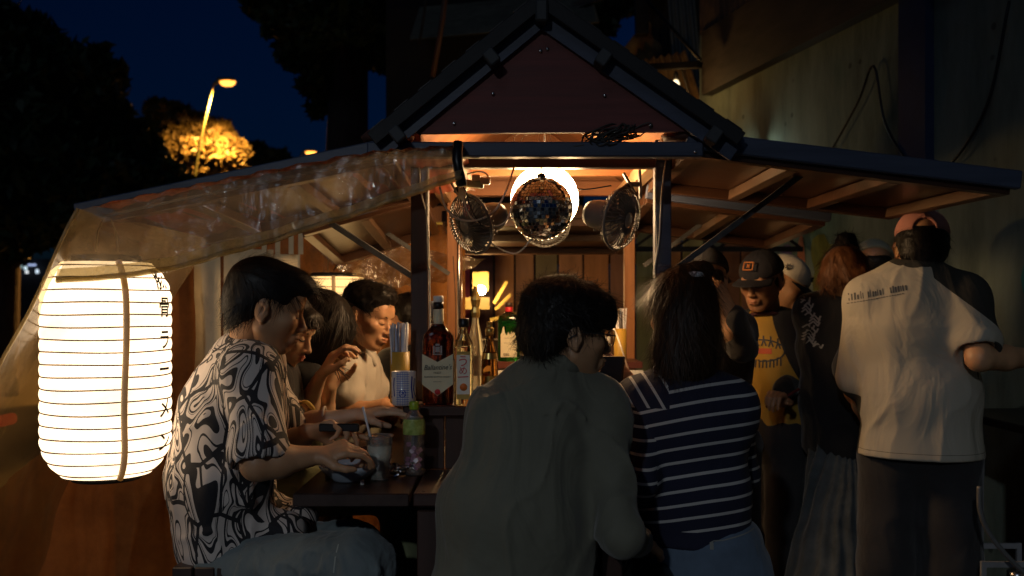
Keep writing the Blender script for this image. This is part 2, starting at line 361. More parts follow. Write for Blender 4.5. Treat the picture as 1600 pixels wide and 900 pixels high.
def head_field(female=False, wide=1.0, jaw=1.0):
    F = Field(); w = wide
    F.ell((0, -.018, .036), (.077*w, .096, .083), k=.001)
    F.ell((0, .026, -.026), (.064*w, .066, .084), k=.03)
    for s in (-1, 1):
        F.cap((s*.054*w, .0, -.052), (s*.022*jaw, .058, -.093), .015, .013, k=.03)
        F.ell((s*.041*w, .060, -.016), (.024, .022, .02), k=.02)
    F.ell((0, .068, -.094), (.022*jaw, .019, .015), k=.022)
    F.ell((0, .062, .045), (.05*w, .033, .035), k=.03)
    F.cap((-.034, .078, .024), (.034, .078, .024), .011, k=.016)
    for s in (-1, 1): F.ell((s*.031, .098, .005), (.018, .017, .013), k=.016, op='s')
    F.cap((0, .083, .014), (0, .108, -.027), .0075, .0100, k=.012)
    F.ell((0, .109, -.030), (.0105, .0095, .0088), k=.008)
    for s in (-1, 1): F.ell((s*.0115, .099, -.034), (.0078, .0105, .0068), k=.006)
    F.ell((0, .088, -.062), (.027, .014, .018), k=.014)
    F.ell((0, .0995, -.0565), (.021, .0075, .0050), k=.004)
    F.ell((0, .0975, -.0665), (.017, .0078, .0060), k=.004)
    F.cap((-.021, .099, -.0612), (.021, .099, -.0612), .0016, k=.003, op='s')
    for s in (-1, 1):
        F.ell((s*.031, .0745, .004), (.0155, .0125, .0112), k=.004)
        F.cap((s*.018, .0865, -.0005), (s*.043, .0815, .0005), .0022, k=.003)
    for s in (-1, 1):       # ears: helix shell with a hollow
        Re = frame((s*.88, -.35, 0)); F.ell((s*.078*w, -.012, -.004), (.019, .0075, .031), Re, k=.008)
        F.ell((s*.088*w, -.007, .000), (.009, .008, .017), Re, k=.006, op='s')
        F.cap((s*.084*w, -.014, .012), (s*.085*w, -.002, .004), .0034, k=.004); F.cap((s*.085*w, -.002, .004), (s*.083*w, -.006, -.014), .0036, k=.004); F.cap((s*.080*w, .004, -.008), (s*.080*w, .004, -.014), .004, k=.004)
        F.ell((s*.077*w, -.004, -.031), (.008, .006, .009), k=.006)
    return F
def hand_field(F, wr, d, n, side=1, curl=(.35, .5, .35), spread=.0, thumb=.5, s=1.0, curls=None):
    """wr wrist, d direction of the fingers, n the way the palm faces, side=+1 right hand / -1 left"""
    wr = np.asarray(wr, float); d = nrm(d); n = nrm(np.asarray(n, float)-d*np.dot(n, d)); t = np.cross(n, d)*side   # towards the thumb
    F.ecap(wr+d*.016*s, wr+d*.074*s, (.027*s, .015*s), (.037*s, .0125*s), t, k=.012)
    L1 = (.043, .047, .044, .034); L2 = (.026, .030, .028, .021); L3 = (.019, .021, .020, .018)
    for i in range(4):
        c1, c2, c3 = curls[i] if curls else (curl[0]*(1+.12*i), curl[1]*(1+.1*i), curl[2]*(1+.1*i))
        off = (.0285-.0185*i)*s; b = wr+d*(.086-(.004 if i in (0,) else 0)-(.007 if i == 3 else 0))*s+t*off
        dd = nrm(d+t*(1.2-i*.8)*spread)
        def turn(v, a): return v*math.cos(a)+n*math.sin(a)
        d1 = turn(dd, c1); e1 = b+d1*L1[i]*s
        a2 = c1+c2; d2 = turn(dd, a2); e2 = e1+d2*L2[i]*s; a3 = a2+c3; d3 = turn(dd, a3); e3 = e2+d3*L3[i]*s
        r = .0086*s*(1 if i < 3 else .87)
        F.cap(b-d*.018*s, b, r*1.1, r*1.12, k=.010); F.cap(b, e1, r*1.08, r*.98, k=.004); F.cap(e1, e2, r*.98, r*.9, k=.002); F.cap(e2, e3, r*.9, r*.74, k=.002)
    b = wr+d*.022*s+t*.022*s; m1 = nrm(d*.62+t*.7+n*.35); e1 = b+m1*.042*s; m2 = nrm(d*(.9)+t*(.45-thumb*.5)+n*(.2+thumb*.5)); e2 = e1+m2*.030*s; m3 = nrm(d+t*(.2-thumb*.7)+n*(.2+thumb*.4)); e3 = e2+m3*.022*s
    F.cap(b, e1, .0145*s, .0115*s, k=.012); F.cap(e1, e2, .0112*s, .0100*s, k=.004); F.cap(e2, e3, .0098*s, .0078*s, k=.002)
    return F

class Person:
    def __init__(s, label, base, skin=SKIN, group=None):
        s.root = thing("person", label, "person", base, group); s.parts = []; s.lips = []; s.skin = skin
    def head(s, pos, fwd, up=(0, 0, 1), sc=1.0, h=.0034, female=False, wide=1.0, jaw=1.0, ear_eye=True, brow=.0026):
        s.hR = frame(fwd, up); s.hT = np.asarray(pos, float); s.hs = sc
        F = head_field(female, wide, jaw); v, f = F.mesh(h/sc)
        lip = np.clip(1-np.maximum(np.abs(v[:, 0])/.021, np.abs(v[:, 2]+.0612)/.0115)**6, 0, 1)*(v[:, 1] > .088)
        s.parts.append((s.hw(v), f)); s.lips.append(lip*(.8 if female else .35))
        if ear_eye:
            for e in (-1, 1):
                m = MB(); m.tube(s.hw([(e*(.016+.029*t), .0885-.009*t*t+.001*math.sin(PI*t), -.0012+.0032*math.sin(PI*t)*(-1 if not female else -1.2)) for t in np.linspace(0, 1, 7)]), .0014 if not female else .0019, 5)
                m.build("eyelash", DARKLINE, s.root, True)
                m = MB(); m.tube(s.hw([(e*(.014+.034*t), .0915-.013*t*t, .0225+.005*math.sin(PI*t*.8)) for t in np.linspace(0, 1, 8)]), [brow*a for a in (.9, 1, 1, 1, .9, .8, .55, .3)], 5)
                m.build("eyebrow", DARKLINE, s.root, True)
        return s
    def hw(s, v): return np.asarray(v, float)*s.hs @ s.hR.T + s.hT
    def neck(s, a, b, r=.058, r2=.052, h=.006):
        F = Field(); F.cap(a, b, r, r2); s.add(F, h); return s
    def add(s, F, h, lo=None, hi=None):
        v, f = F.mesh(h, lo, hi); s.parts.append((v, f)); s.lips.append(np.zeros(len(v))); return s
    def arm(s, sh, el, wr, hd=None, hn=None, side=1, r=(.045, .040, .038, .025), h=.0042, **kw):
        sh, el, wr = [np.asarray(q, float) for q in (sh, el, wr)]
        F = Field(); F.cap(sh, el, r[0], r[1]); F.cap(el, lerp(el, wr, .35), r[2], r[2]*1.03, k=.02)
        n = np.asarray(hn if hn is not None else (0, 0, -1), float)
        sd = np.cross(n, nrm(wr-el)); F.ecap(lerp(el, wr, .35), wr, (r[2]*1.03, r[2]*1.0), (r[3]*1.15, r[3]*.85), sd, k=.02)
        if hd is not None: hand_field(F, wr, hd, n, side, **kw)
        s.add(F, h); return s
    def finish(s):
        v, f = joinm(s.parts); o = link_mesh("body", v, f, s.skin, s.root, True)
        a = o.data.attributes.new("lip", 'FLOAT', 'POINT'); a.data.foreach_set("value", np.concatenate(s.lips).astype(np.float32)); s.body = o; return o
    def cloth(s, name, F, mat, h=.0065, attr=None, label=None):
        v, f = F.mesh(h); o = link_mesh(name, v, f, mat, s.root, True, )
        if attr is not None:
            r = attr(v); r = r if isinstance(r, dict) else {"stripe": r}
            for kk, vv in r.items(): a = o.data.attributes.new(kk, 'FLOAT', 'POINT'); a.data.foreach_set("value", np.asarray(vv, np.float32))
        if label: o['label'] = label
        s.last = (o, v, f); return o

def folds(amp0=.006, st=(1, 1, .35), s=9, ridge=.6, extra=None):
    """cloth creases: soft undulation plus sharper ridges, with optional drape lines (a, b, width, depth)"""
    amp = amp0*1.5
    def fn(p):
        q = p+np.stack([vnoise(p, 5.0), vnoise(p+7, 5.0), vnoise(p+13, 5.0)], 1)*.05
        n = vnoise(q, s, st); r = 1-np.abs(vnoise(q+31, s*1.7, st))*2.2
        d = amp*(n*(1-ridge)+ridge*(np.clip(r, -.3, 1)**3)*.9-.1)+amp*.35*vnoise(q+3, s*2.6, st)
        if extra:
            for a, b, w, dp in extra:
                a = np.asarray(a); b = np.asarray(b); ba = b-a; t = np.clip(((p-a)@ba)/(ba@ba), 0, 1)
                dist = np.linalg.norm(p-a-t[:, None]*ba, axis=1); d = d+1.3*dp*np.exp(-(dist/w)**2)*np.sin(np.clip(t*1.15+.1, 0, 1)*PI)**.5
        return d
    return fn

def strands(parent, pts, nor, flow, mat, n=1500, L=.06, lift=.25, w=.0011, jit=.25, name="loose_strands", segs=4, droop=0.0, seed=3):
    """separate locks lying on and standing off the hair mass, as thin tapered ribbons"""
    rg = np.random.default_rng(seed); I = rg.integers(0, len(pts), n); p = pts[I]-nor[I]*.002; nn = nor[I]
    fl = flow(p) if callable(flow) else np.tile(np.asarray(flow, float), (n, 1))
    fl = fl+rg.normal(0, jit, (n, 3)); V = []; Fc = []
    ln = L*rg.uniform(.4, 1.25, n); li = lift*rg.uniform(0, 1, n)**2
    cur = p.copy(); side = None; rows = []
    for k in range(segs+1):
        t = fl-nn*np.sum(fl*nn, 1, keepdims=True); t = t/(np.linalg.norm(t, axis=1, keepdims=True)+1e-9)
        t = t+nn*(li*(1-.7*k/segs))[:, None]; t[:, 2] -= droop*k/segs; t = t/(np.linalg.norm(t, axis=1, keepdims=True)+1e-9)
        sd = np.cross(t, nn); sd = sd/(np.linalg.norm(sd, axis=1, keepdims=True)+1e-9)
        ww = w*(1-k/segs*.85)*rg.uniform(.7, 1.3, n)[:, None] if k else w*np.ones((n, 1))
        rows.append((cur-sd*ww, cur+sd*ww)); cur = cur+t*(ln/segs)[:, None]; fl = fl+rg.normal(0, jit*.4, (n, 3))
    A = np.stack([np.stack(r, 1) for r in rows], 1)       # n, segs+1, 2, 3
    V = A.reshape(-1, 3); st = (segs+1)*2; b = (np.arange(n)*st)[:, None, None]; k = np.arange(segs)[None, :, None]*2
    F = (b+k+np.array([0, 1, 3, 2])[None, None, :]).reshape(-1, 4)
    o = link_mesh(name, V, F, mat, parent, True); o['kind'] = 'stuff'; return o
def vnormals(o):
    n = np.zeros(len(o.data.vertices)*3, np.float32); o.data.vertex_normals.foreach_get("vector", n); return n.reshape(-1, 3)

def hair(p, build, mat=HAIR, h=.0045, amp=.004, st=(16, 16, 60), ns=1400, L=.06, lift=.3, jit=.25, flow=None, w=.0011, name="hair", seed=3, droop=0, freq=1.0, sel=None):
    """build(F) adds shapes in head coordinates (x right, y forward, z up)"""
    F = Field(); build(F)
    if amp: F.disp(lambda q: amp*(vnoise(q, freq, st)*.7+vnoise(q+5, freq*2.1, st)*.45), .02)
    v, f = F.mesh(h/p.hs); o = link_mesh(name, p.hw(v), f, mat, p.root, True)
    nw = vnormals(o); vw = p.hw(v)
    if ns:
        fl = (lambda q: (flow((q-p.hT) @ p.hR/p.hs)) @ p.hR.T) if flow else (lambda q: np.tile(-p.hR[:, 2], (len(q), 1)))
        sel = sel or (lambda q: (q[:, 1] < .055) | (q[:, 2] > .075)); I = np.arange(len(vw)) if sel is None else np.nonzero(sel(v))[0]
        strands(o, vw[I], nw[I], fl, mat, ns, L, lift, w, jit, seed=seed, droop=droop)
    return o
def crown_flow(q):      # out from the whorl, then down
    c = np.array([0, -.04, .12]); d = q-c; return d/np.linalg.norm(d, axis=1, keepdims=True)+np.array([0, 0, -.5])

def cap(p, mat, brim_mat=None, fwd=1, tilt=.0, opening=False, brim_len=.07, flat=False, name="cap", sc=1.0):
    """crown and brim in head coordinates; fwd=-1 wears it backwards"""
    F = Field(); c0 = np.array([0, -.012, .040]); F.ell(c0, (.090*sc, .110*sc, .092*sc)); F.plane((0, 0, .038+tilt*.0), (0, -fwd*tilt, -1), k=.006)
    if opening: F.ell((0, -fwd*.115, .045), (.034, .05, .036), k=.008, op='s')
    F.disp(lambda q: .0018*np.exp(-((np.abs(((np.arctan2(q[:, 0], q[:, 1])/(PI/3))+.5) % 1-.5))/.03)**2)*(q[:, 2] > .05), .02)
    v, f = F.mesh(.0045); o = link_mesh(name, p.hw(v), f, mat, p.root, True)
    m = MB(); rows = []
    for i in range(7):
        t = i/6; row = []
        for j in range(15):
            a = -1.12+2.24*j/14; r0x, r0y = .086*sc, .103*sc; ext = brim_len*math.cos(a*.72)**.6*t if abs(a) < 1.3 else 0
            x = math.sin(a)*(r0x*.97)+math.sin(a)*ext*.25; y = math.cos(a)*(r0y*.97)+ext-.012
            z = .042-(0 if flat else .35)*(x**2)/.1*.6-.10*ext-tilt*y
            row.append((x, y*fwd, z))
        rows.append(row)
    A = np.array(rows); B = A.copy(); B[:, :, 2] -= .0035
    vs = np.concatenate([A.reshape(-1, 3), B.reshape(-1, 3)]); n = 15; q = []
    for i in range(6):
        for j in range(14):
            a = i*n+j; q.append((a, a+1, a+n+1, a+n)); q.append((a+105, a+n+105, a+n+106, a+106))
    for j in range(14): q.append((90+j, 91+j, 196+j, 195+j))
    for i in range(6): q.append((i*n, (i+1)*n, (i+1)*n+105, i*n+105)); q.append((i*n+14, i*n+119, (i+1)*n+119, (i+1)*n+14))
    link_mesh("brim", p.hw(vs), [tuple(x) for x in q], brim_mat or mat, o, True)
    m = MB(); m.lathe([(.006, 0), (.0055, .002), (.002, .004)], p.hw([(0, -.012, .131*sc)])[0], 10, R=p.hR*1.0); m.build("button", brim_mat or mat, o, True)
    return o

def decal(name, parent, target, polys, origin, right, up, view, mat, off=.0018, maxd=.4):
    """flat print: 2-D polygons laid onto the cloth under them"""
    o, v, f = target; bv = BVHTree.FromPolygons([Vector(x) for x in v], [tuple(int(i) for i in q) for q in f])
    right = np.asarray(right, float); up = np.asarray(up, float); view = nrm(view); V = []; F = []
    for poly in polys:
        b = len(V); ok = True; tmp = []
        for (x, y) in poly:
            q = np.asarray(origin)+right*x+up*y; hit = bv.ray_cast(Vector(q-view*.25), Vector(view), maxd+.25)
            if hit[0] is None: ok = False; break
            tmp.append(np.array(hit[0])-view*off)
        if ok: V.extend(tmp); F.append(tuple(range(b, b+len(poly))))
    if F: return link_mesh(name, V, F, mat, parent, False)
def stroke(pts, w):      # 2-D polyline to quads
    out = []; pts = [np.array(p, float) for p in pts]
    for a, b in zip(pts[:-1], pts[1:]):
        n = max(1, int(np.linalg.norm(b-a)/.012)); d = (b-a)/max(1e-9, np.linalg.norm(b-a)); s_ = np.array([-d[1], d[0]])*w/2
        for i in range(n):
            p = a+(b-a)*i/n-d*w*.2; q = a+(b-a)*(i+1)/n+d*w*.2; out.append([p-s_, q-s_, q+s_, p+s_])
    return out

def wrinkle(m, k=.55, sc=7, st=(1, 1, .45), dist=.02):
    """fine crumples under the weave"""
    N = m.node_tree.nodes; L = m.node_tree.links; tc = N.new("ShaderNodeTexCoord"); mp = N.new("ShaderNodeMapping"); mp.inputs["Scale"].default_value = st; mp.inputs["Rotation"].default_value = (0, .35, .2)
    n = N.new("ShaderNodeTexNoise"); n.inputs["Scale"].default_value = sc; n.inputs["Detail"].default_value = 3; n.inputs["Distortion"].default_value = 1.6; n.inputs["Roughness"].default_value = .45
    L.new(tc.outputs["Object"], mp.inputs[0]); L.new(mp.outputs[0], n.inputs["Vector"]); b = N.new("ShaderNodeBump"); b.inputs["Strength"].default_value = k; b.inputs["Distance"].default_value = dist; L.new(n.outputs["Fac"], b.inputs["Height"])
    bs = [q for q in N if q.type == 'BUMP' and q != b]
    if bs: L.new(b.outputs[0], bs[0].inputs["Normal"])
    else: L.new(b.outputs[0], N["Principled BSDF"].inputs["Normal"])
def cloth_mat(name, col, rough=.85, var=.18, weave=900, col2=None, sheen=.2, scale=5, wr=.55):
    if name in MATS: return MATS[name]
    m = mk(name, col, rough, var=var, scale=scale, bump=.25, bscale=weave, bdist=.0008, sheen=sheen, spec=.25, col2=col2)
    wrinkle(m, wr); return m
# ------------------------------------------------------------ ground, far street, trees
asphalt = mk("asphalt", (.035, .034, .036), .55, var=.5, scale=3, bump=.5, bscale=160, bdist=.006)
pave = mk("paving", (.075, .068, .06), .6, var=.4, scale=2.5, bump=.4, bscale=90, bdist=.004)
MB().box((0, 200, -.26), (1400, 900, .5)).build("ground", asphalt, kind='structure')
MB().box((1.6, 9, -.05), (8.6, 19, .14), bev=.01).build("pavement", pave, kind='structure')
m = MB(); m.box((-2.78, 9, -.05), (.14, 19, .16), bev=.02); m.build("kerb", mk("kerb_stone", (.2, .19, .18), .8), kind='structure')
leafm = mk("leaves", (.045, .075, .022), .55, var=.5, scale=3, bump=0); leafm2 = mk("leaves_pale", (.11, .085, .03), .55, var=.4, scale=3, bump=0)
bark = mk("bark", (.06, .045, .035), .95, var=.5, scale=9, stretch=(1, 1, .3), bump=1, bscale=30, bdist=.03)
def leaves(center_list, n, size, seed):
    rg = np.random.default_rng(seed); cl = center_list; wts = np.array([c[1]**2 for c in cl]); wts = wts/wts.sum()
    k = rg.choice(len(cl), n, p=wts); c = np.array([cl[i][0] for i in k]); r = np.array([cl[i][1] for i in k])
    d = rg.normal(size=(n, 3)); d /= np.linalg.norm(d, axis=1, keepdims=True); rad = rg.uniform(.35, 1.08, n)**.6
    lob = 1+.28*vnoise(d*1.7+np.array(k)[:, None]*3.1, 1.6); p = c+d*(r*rad*lob)[:, None]*np.array([1, 1, .82])
    a = rg.normal(size=(n, 3)); a /= np.linalg.norm(a, axis=1, keepdims=True); b = np.cross(a, rg.normal(size=(n, 3))); b /= np.linalg.norm(b, axis=1, keepdims=True)
    s = (size*rg.uniform(.5, 1.3, n))[:, None]
    V = np.stack([p-a*s, p+b*s*.42, p+a*s, p-b*s*.42], 1).reshape(-1, 3); F = np.arange(n*4).reshape(-1, 4); return V, F
def tree(name, label, base, top, r0, clumps, n, size, mat=leafm, group=None, seed=1, limbs=None):
    t = thing(name, label, "tree", base, group); m = MB(); base = np.asarray(base, float); top = np.asarray(top, float); rg = random.Random(seed)
    mid = lerp(base, top, .5)+V3(rg.uniform(-.1, .1), 0, 0); m.tube(curve([base, mid, top], 12), np.linspace(r0*1.15, r0*.55, 13), 12)
    m.build("trunk", bark, t, True)
    m = MB()
    for c, r in clumps[:9]:
        st = lerp(base, top, rg.uniform(.6, .98)); m.tube(curve([st, lerp(st, c, .5)+V3(0, 0, .15*r), c], 8), np.linspace(r0*.35, r0*.08, 9), 6)
    m.build("limbs", bark, t, True)
    v, f = leaves(clumps, n, size, seed); link_mesh("crown", v, f, mat, t, False); return t
def cl(px, py, Y, rpx): return (P(px, py, Y), rpx/FPX*Y)
tree("street_tree", "large dark tree filling the left edge behind the big lantern", P(-10, 480, 15)*V3(1, 1, 0), P(20, 200, 15), .3,
     [cl(-10, 60, 15, 75), cl(40, 120, 15, 70), cl(120, 130, 15.5, 72), cl(30, 230, 15, 95), cl(150, 190, 16, 62), cl(195, 230, 16, 52), cl(110, 290, 15, 85), cl(200, 320, 16, 75), cl(20, 330, 15, 90), cl(-60, 170, 15, 110), cl(55, 60, 15.4, 40), cl(240, 300, 16, 60), cl(270, 340, 16, 60)], 34000, .15, seed=11)
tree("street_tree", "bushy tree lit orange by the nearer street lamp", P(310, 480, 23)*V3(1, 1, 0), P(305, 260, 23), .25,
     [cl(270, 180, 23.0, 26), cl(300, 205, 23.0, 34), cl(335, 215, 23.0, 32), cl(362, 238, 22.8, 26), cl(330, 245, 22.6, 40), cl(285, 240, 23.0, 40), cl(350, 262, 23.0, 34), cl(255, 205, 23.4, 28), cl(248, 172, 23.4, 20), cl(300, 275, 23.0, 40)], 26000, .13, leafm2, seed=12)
tree("street_tree", "small far dark tree between the two street lamps", P(415, 480, 34)*V3(1, 1, 0), P(415, 270, 34), .25,
     [cl(400, 245, 34, 26), cl(430, 255, 34, 24), cl(455, 268, 34, 20), cl(385, 262, 34, 24), cl(480, 275, 34, 18)], 7000, .2, seed=13)
tree("roadside_tree", "tall tree with thick dark trunk rising behind the left awning", P(556, 480, 9.5)*V3(1, 1, 0), P(552, -60, 9.5), .27,
     [cl(425, -10, 9.5, 50), cl(455, 30, 9.3, 45), cl(480, 75, 9.5, 42), cl(498, 130, 9.5, 28), cl(520, 20, 9, 60), cl(495, 170, 9.6, 14), cl(590, 20, 9.2, 55), cl(545, 80, 9.7, 40), cl(400, 12, 9.5, 16), cl(615, 80, 9.5, 40), cl(640, -20, 9.2, 60)], 24000, .075, seed=14)
tree("roadside_tree", "thin bare-trunked tree just behind the left roof slope", P(624, 480, 8.8)*V3(1, 1, 0), P(620, -80, 8.8), .085,
     [cl(640, -60, 8.8, 60), cl(690, -40, 8.6, 40)], 3000, .07, seed=15)
tree("roadside_tree", "branch crown hanging against the blue sky right of the roof peak", P(905, 480, 11)*V3(1, 1, 0), P(905, 40, 11), .1,
     [cl(885, -10, 11, 32), cl(925, 10, 11, 30), cl(945, 40, 11, 18), cl(960, -5, 11, 34), cl(930, 50, 11, 12)], 3600, .085, seed=16)
# street lamps
metal_g = mk("lamp_pole_paint", (.09, .10, .04), .4, metal=.3, bump=0)
lampglow = emit("street_lamp_glow", (1.0, .34, .05), 3.2)
def street_or_fill_lamp(x, y, h, label, power, lean=.55, col=(1.0, .44, .09), hgl=lampglow, dirx=1):
    t = thing("street_or_fill_lamp", label, "street lamp", (x, y, 0), "street lamps along the road and added fill lamp")
    m = MB(); m.tube([(x, y, 0), (x, y, h*.55), (x+.25*dirx, y, h*.8), (x+lean*dirx, y, h)], [.06, .04, .024, .02], 10); m.build("pole", metal_g, t, True)
    m = MB(); m.tube([(x+lean*dirx, y, h), (x+lean*dirx+.12*dirx, y, h+.05)], .04, 8)
    m.box((x+(lean+.28)*dirx, y, h+.08), (.40, .24, .07), bev=.03); m.build("lamp_head", metal_g, t)
    m = MB(); m.lathe([(.001, -.09), (.07, -.075), (.105, -.02), (.11, .02)], (x+(lean+.30)*dirx, y, h+.03), 14, sx=1.6); m.build("lamp_glass", hgl, t, True)
    l = bpy.data.lights.new("street_or_fill_lamp_light", 'SPOT'); l.energy = power; l.color = col; l.spot_size = math.radians(165); l.spot_blend = .6; l.shadow_soft_size = .15
    o = bpy.data.objects.new("street_or_fill_lamp_light", l); COL.objects.link(o); o.location = (x+(lean+.30)*dirx, y, h-.12); return t
street_or_fill_lamp(-7.07, 21, 6.27, "tall street lamp with glowing orange head above the lit tree", 4600)
street_or_fill_lamp(-7.35, 31, 6.35, "farther small street lamp just above the plastic awning edge", 900)
# added fill lamp, unseen behind the camera, to light the backs of the guests
street_or_fill_lamp(-4.2, -8.5, 5.8, "added white fill lamp on a pole, unseen behind the photographer", 1080, col=(.86, .94, 1.0), hgl=emit("fill_lamp_glow", (.8, .9, 1), 12))
# distant lit shopfront, scraps of white and blue light
t = thing("distant_shop", "far dark shop with scraps of white and bluish light left of the lantern", "shop", P(40, 480, 40)*V3(1, 1, 0))
MB().box(P(40, 440, 40.6)*V3(1, 1, 0)+V3(0, 0, 1.6), (3.2, .8, 3.6)).build("wall", mk("dark_wall", (.03, .03, .035), .9), t)
for (px, py, w, h, c) in ((19, 415, 5, 16, (.35, .5, .9)), (40, 419, 4, 5, (.7, .9, 1)), (42, 425, 4, 4, (.9, .95, 1)), (50, 414, 12, 3, (.4, .5, .8)), (58, 424, 4, 6, (.7, .85, 1)), (33, 417, 3, 5, (.2, .3, .3)), (30, 428, 3, 3, (.3, .5, .8))):
    q = P(px, py, 40); MB().box(q, (w/FPX*40, .06, h/FPX*40)).build("lit_window", emit("shop_%d" % (px*7), c, .8), t)
# parked scooter, just its tail with a red lamp at the very left
blackp = mk("black_plastic", (.012, .012, .013), .35, bump=.05); redp = mk("red_gloss", (.25, .01, .01), .2, bump=0)
b0 = P(-16, 620, 5.2); t = thing("scooter", "parked dark scooter with red tail lamp at the left edge", "scooter", (b0[0], 5.2, 0))
F = Field(); F.ecap((b0[0]-.9, 5.2, .55), (b0[0]+.0, 5.2, .72), (.13, .12), (.10, .07), (0, 1, 0)).ecap((b0[0]-.6, 5.2, .80), (b0[0]-.1, 5.2, .84), (.13, .05), (.10, .045), (0, 1, 0)).ecap((b0[0]-1.15, 5.2, .4), (b0[0]-1.35, 5.2, 1.0), (.15, .05), (.05, .04), (0, 1, 0))
v, f = F.mesh(.02); link_mesh("body", v, f, blackp, t, True)
for wx in (-1.25, -.15):
    m = MB(); m.lathe([(.17, -.045), (.23, -.05), (.255, 0), (.23, .05), (.17, .045)], (b0[0]+wx, 5.2, .26), 24, R=frame((0, 0, 1), (1, 0, 0)) @ np.eye(3)); m.build("wheel", blackp, t, True)
MB().box((b0[0]+.09, 5.2, .77), (.05, .16, .06), bev=.015).build("tail_lamp", emit("tail_red", (1, .05, .02), .12), t)
MB().tube(curve([(b0[0]-1.3, 4.95, 1.0), (b0[0]-1.32, 5.2, 1.02), (b0[0]-1.3, 5.45, 1.0)], 8), .015).build("handlebar", blackp, t, True)

# ------------------------------------------------------------ the big stained wall on the right
def wall_pt(Y, z, off=0): return V3(2.13-.233*(Y-4)-off*.974, Y-off*.227, z)
wd = nrm(wall_pt(9, 0)-wall_pt(2, 0)); wnn = nrm(np.cross(wd, (0, 0, 1)))*-1      # pointing to the cart
if wnn[0] > 0: wnn = -wnn
m_, nt, N, L, b = nodes("stained_render"); MATS["stained_render"] = m_
tc = N.new("ShaderNodeTexCoord"); mp = N.new("ShaderNodeMapping"); mp.inputs["Scale"].default_value = (1, 1, .22); L.new(tc.outputs["Object"], mp.inputs[0])
n1 = N.new("ShaderNodeTexNoise"); n1.inputs["Scale"].default_value = 2.6; n1.inputs["Detail"].default_value = 9; n1.inputs["Roughness"].default_value = .72; L.new(mp.outputs[0], n1.inputs["Vector"])
r1 = N.new("ShaderNodeValToRGB"); L.new(n1.outputs["Fac"], r1.inputs[0])
for i, (p_, c_) in enumerate(((.28, (.05, .055, .04)), (.42, (.12, .15, .12)), (.55, (.19, .23, .185)), (.75, (.26, .32, .27)))):
    e = r1.color_ramp.elements[i] if i < 2 else r1.color_ramp.elements.new(p_); e.position = p_; e.color = (*c_, 1)
n2 = N.new("ShaderNodeTexNoise"); n2.inputs["Scale"].default_value = .8; n2.inputs["Detail"].default_value = 4; L.new(tc.outputs["Object"], n2.inputs["Vector"])
r2 = N.new("ShaderNodeValToRGB"); L.new(n2.outputs["Color"], r2.inputs[0])
for i, (p_, c_) in enumerate(((.36, (.05, .42, .38)), (.47, (1, 1, 1)), (.56, (1, 1, 1)), (.66, (.95, .62, .25)))):  # teal end paints the faint teal light into the render
    e = r2.color_ramp.elements[i] if i < 2 else r2.color_ramp.elements.new(p_); e.position = p_; e.color = (*c_, 1)
mx = N.new("ShaderNodeMix"); mx.data_type = 'RGBA'; mx.blend_type = 'MULTIPLY'; mx.inputs[0].default_value = .75; L.new(r1.outputs[0], mx.inputs[6]); L.new(r2.outputs[0], mx.inputs[7])
n3 = N.new("ShaderNodeTexVoronoi"); n3.inputs["Scale"].default_value = 5; L.new(tc.outputs["Object"], n3.inputs["Vector"])
r3 = N.new("ShaderNodeMapRange"); r3.inputs[1].default_value = .06; r3.inputs[2].default_value = .10; r3.inputs[3].default_value = .3; L.new(n3.outputs["Distance"], r3.inputs[0])
mx2 = N.new("ShaderNodeMix"); mx2.data_type = 'RGBA'; mx2.blend_type = 'MULTIPLY'; mx2.inputs[0].default_value = .8; L.new(mx.outputs[2], mx2.inputs[6]); L.new(r3.outputs[0], mx2.inputs[7]); L.new(mx2.outputs[2], b.inputs["Base Color"])
b.inputs["Roughness"].default_value = .85; bp = N.new("ShaderNodeBump"); bp.inputs["Strength"].default_value = .5; bp.inputs["Distance"].default_value = .02; L.new(n1.outputs["Fac"], bp.inputs["Height"]); L.new(bp.outputs[0], b.inputs["Normal"])
def wall_box(m, Y0, Y1, z0, z1, off0, off1, mi=0, bev=0):
    a = wall_pt(Y0, 0); c = wall_pt(Y1, 0); mid = (a+c)/2; Lw = np.linalg.norm(c-a); oc = (off0+off1)/2
    R = np.stack([wd, -wnn, (0, 0, 1)], 1) if np.linalg.det(np.stack([wd, -wnn, (0, 0, 1)], 1)) > 0 else np.stack([-wd, -wnn, (0, 0, 1)], 1)
    m.box(mid+wnn*oc+V3(0, 0, (z0+z1)/2), (Lw, abs(off1-off0), z1-z0), R, mi, bev)
building = thing("stained_building", "tall stained cream rendered building along the right with murals and painted teal glow at its foot", "building", wall_pt(5, 0))
m = MB(); wall_box(m, .5, 7.15, 0, 5.6, -.3, 0); m.build("wall", m_, building)
over = wood("dark_fascia", (.045, .036, .028), .7, (0, 1, 0))
m = MB(); wall_box(m, .5, 6.94, 2.907, 3.36, 0.001, .08); m.build("fascia_board", over, building)
tin = mk("old_tin", (.16, .13, .10), .5, metal=.35, var=.5, scale=5, bump=.4, bscale=30, bdist=.003, col2=(.22, .14, .08))
def corrugated(p0, du, dv, n, amp, nv=2):
    """p0 origin, du across the ribs, dv along them"""
    p0, du, dv = [np.asarray(q, float) for q in (p0, du, dv)]; nn = nrm(np.cross(du, dv)); A = np.zeros((n*6+1, nv+1, 3))
    for i in range(n*6+1):
        for j in range(nv+1): A[i, j] = p0+du*i/(n*6)+dv*j/nv+nn*amp*math.sin(i/6*2*PI)
    return A
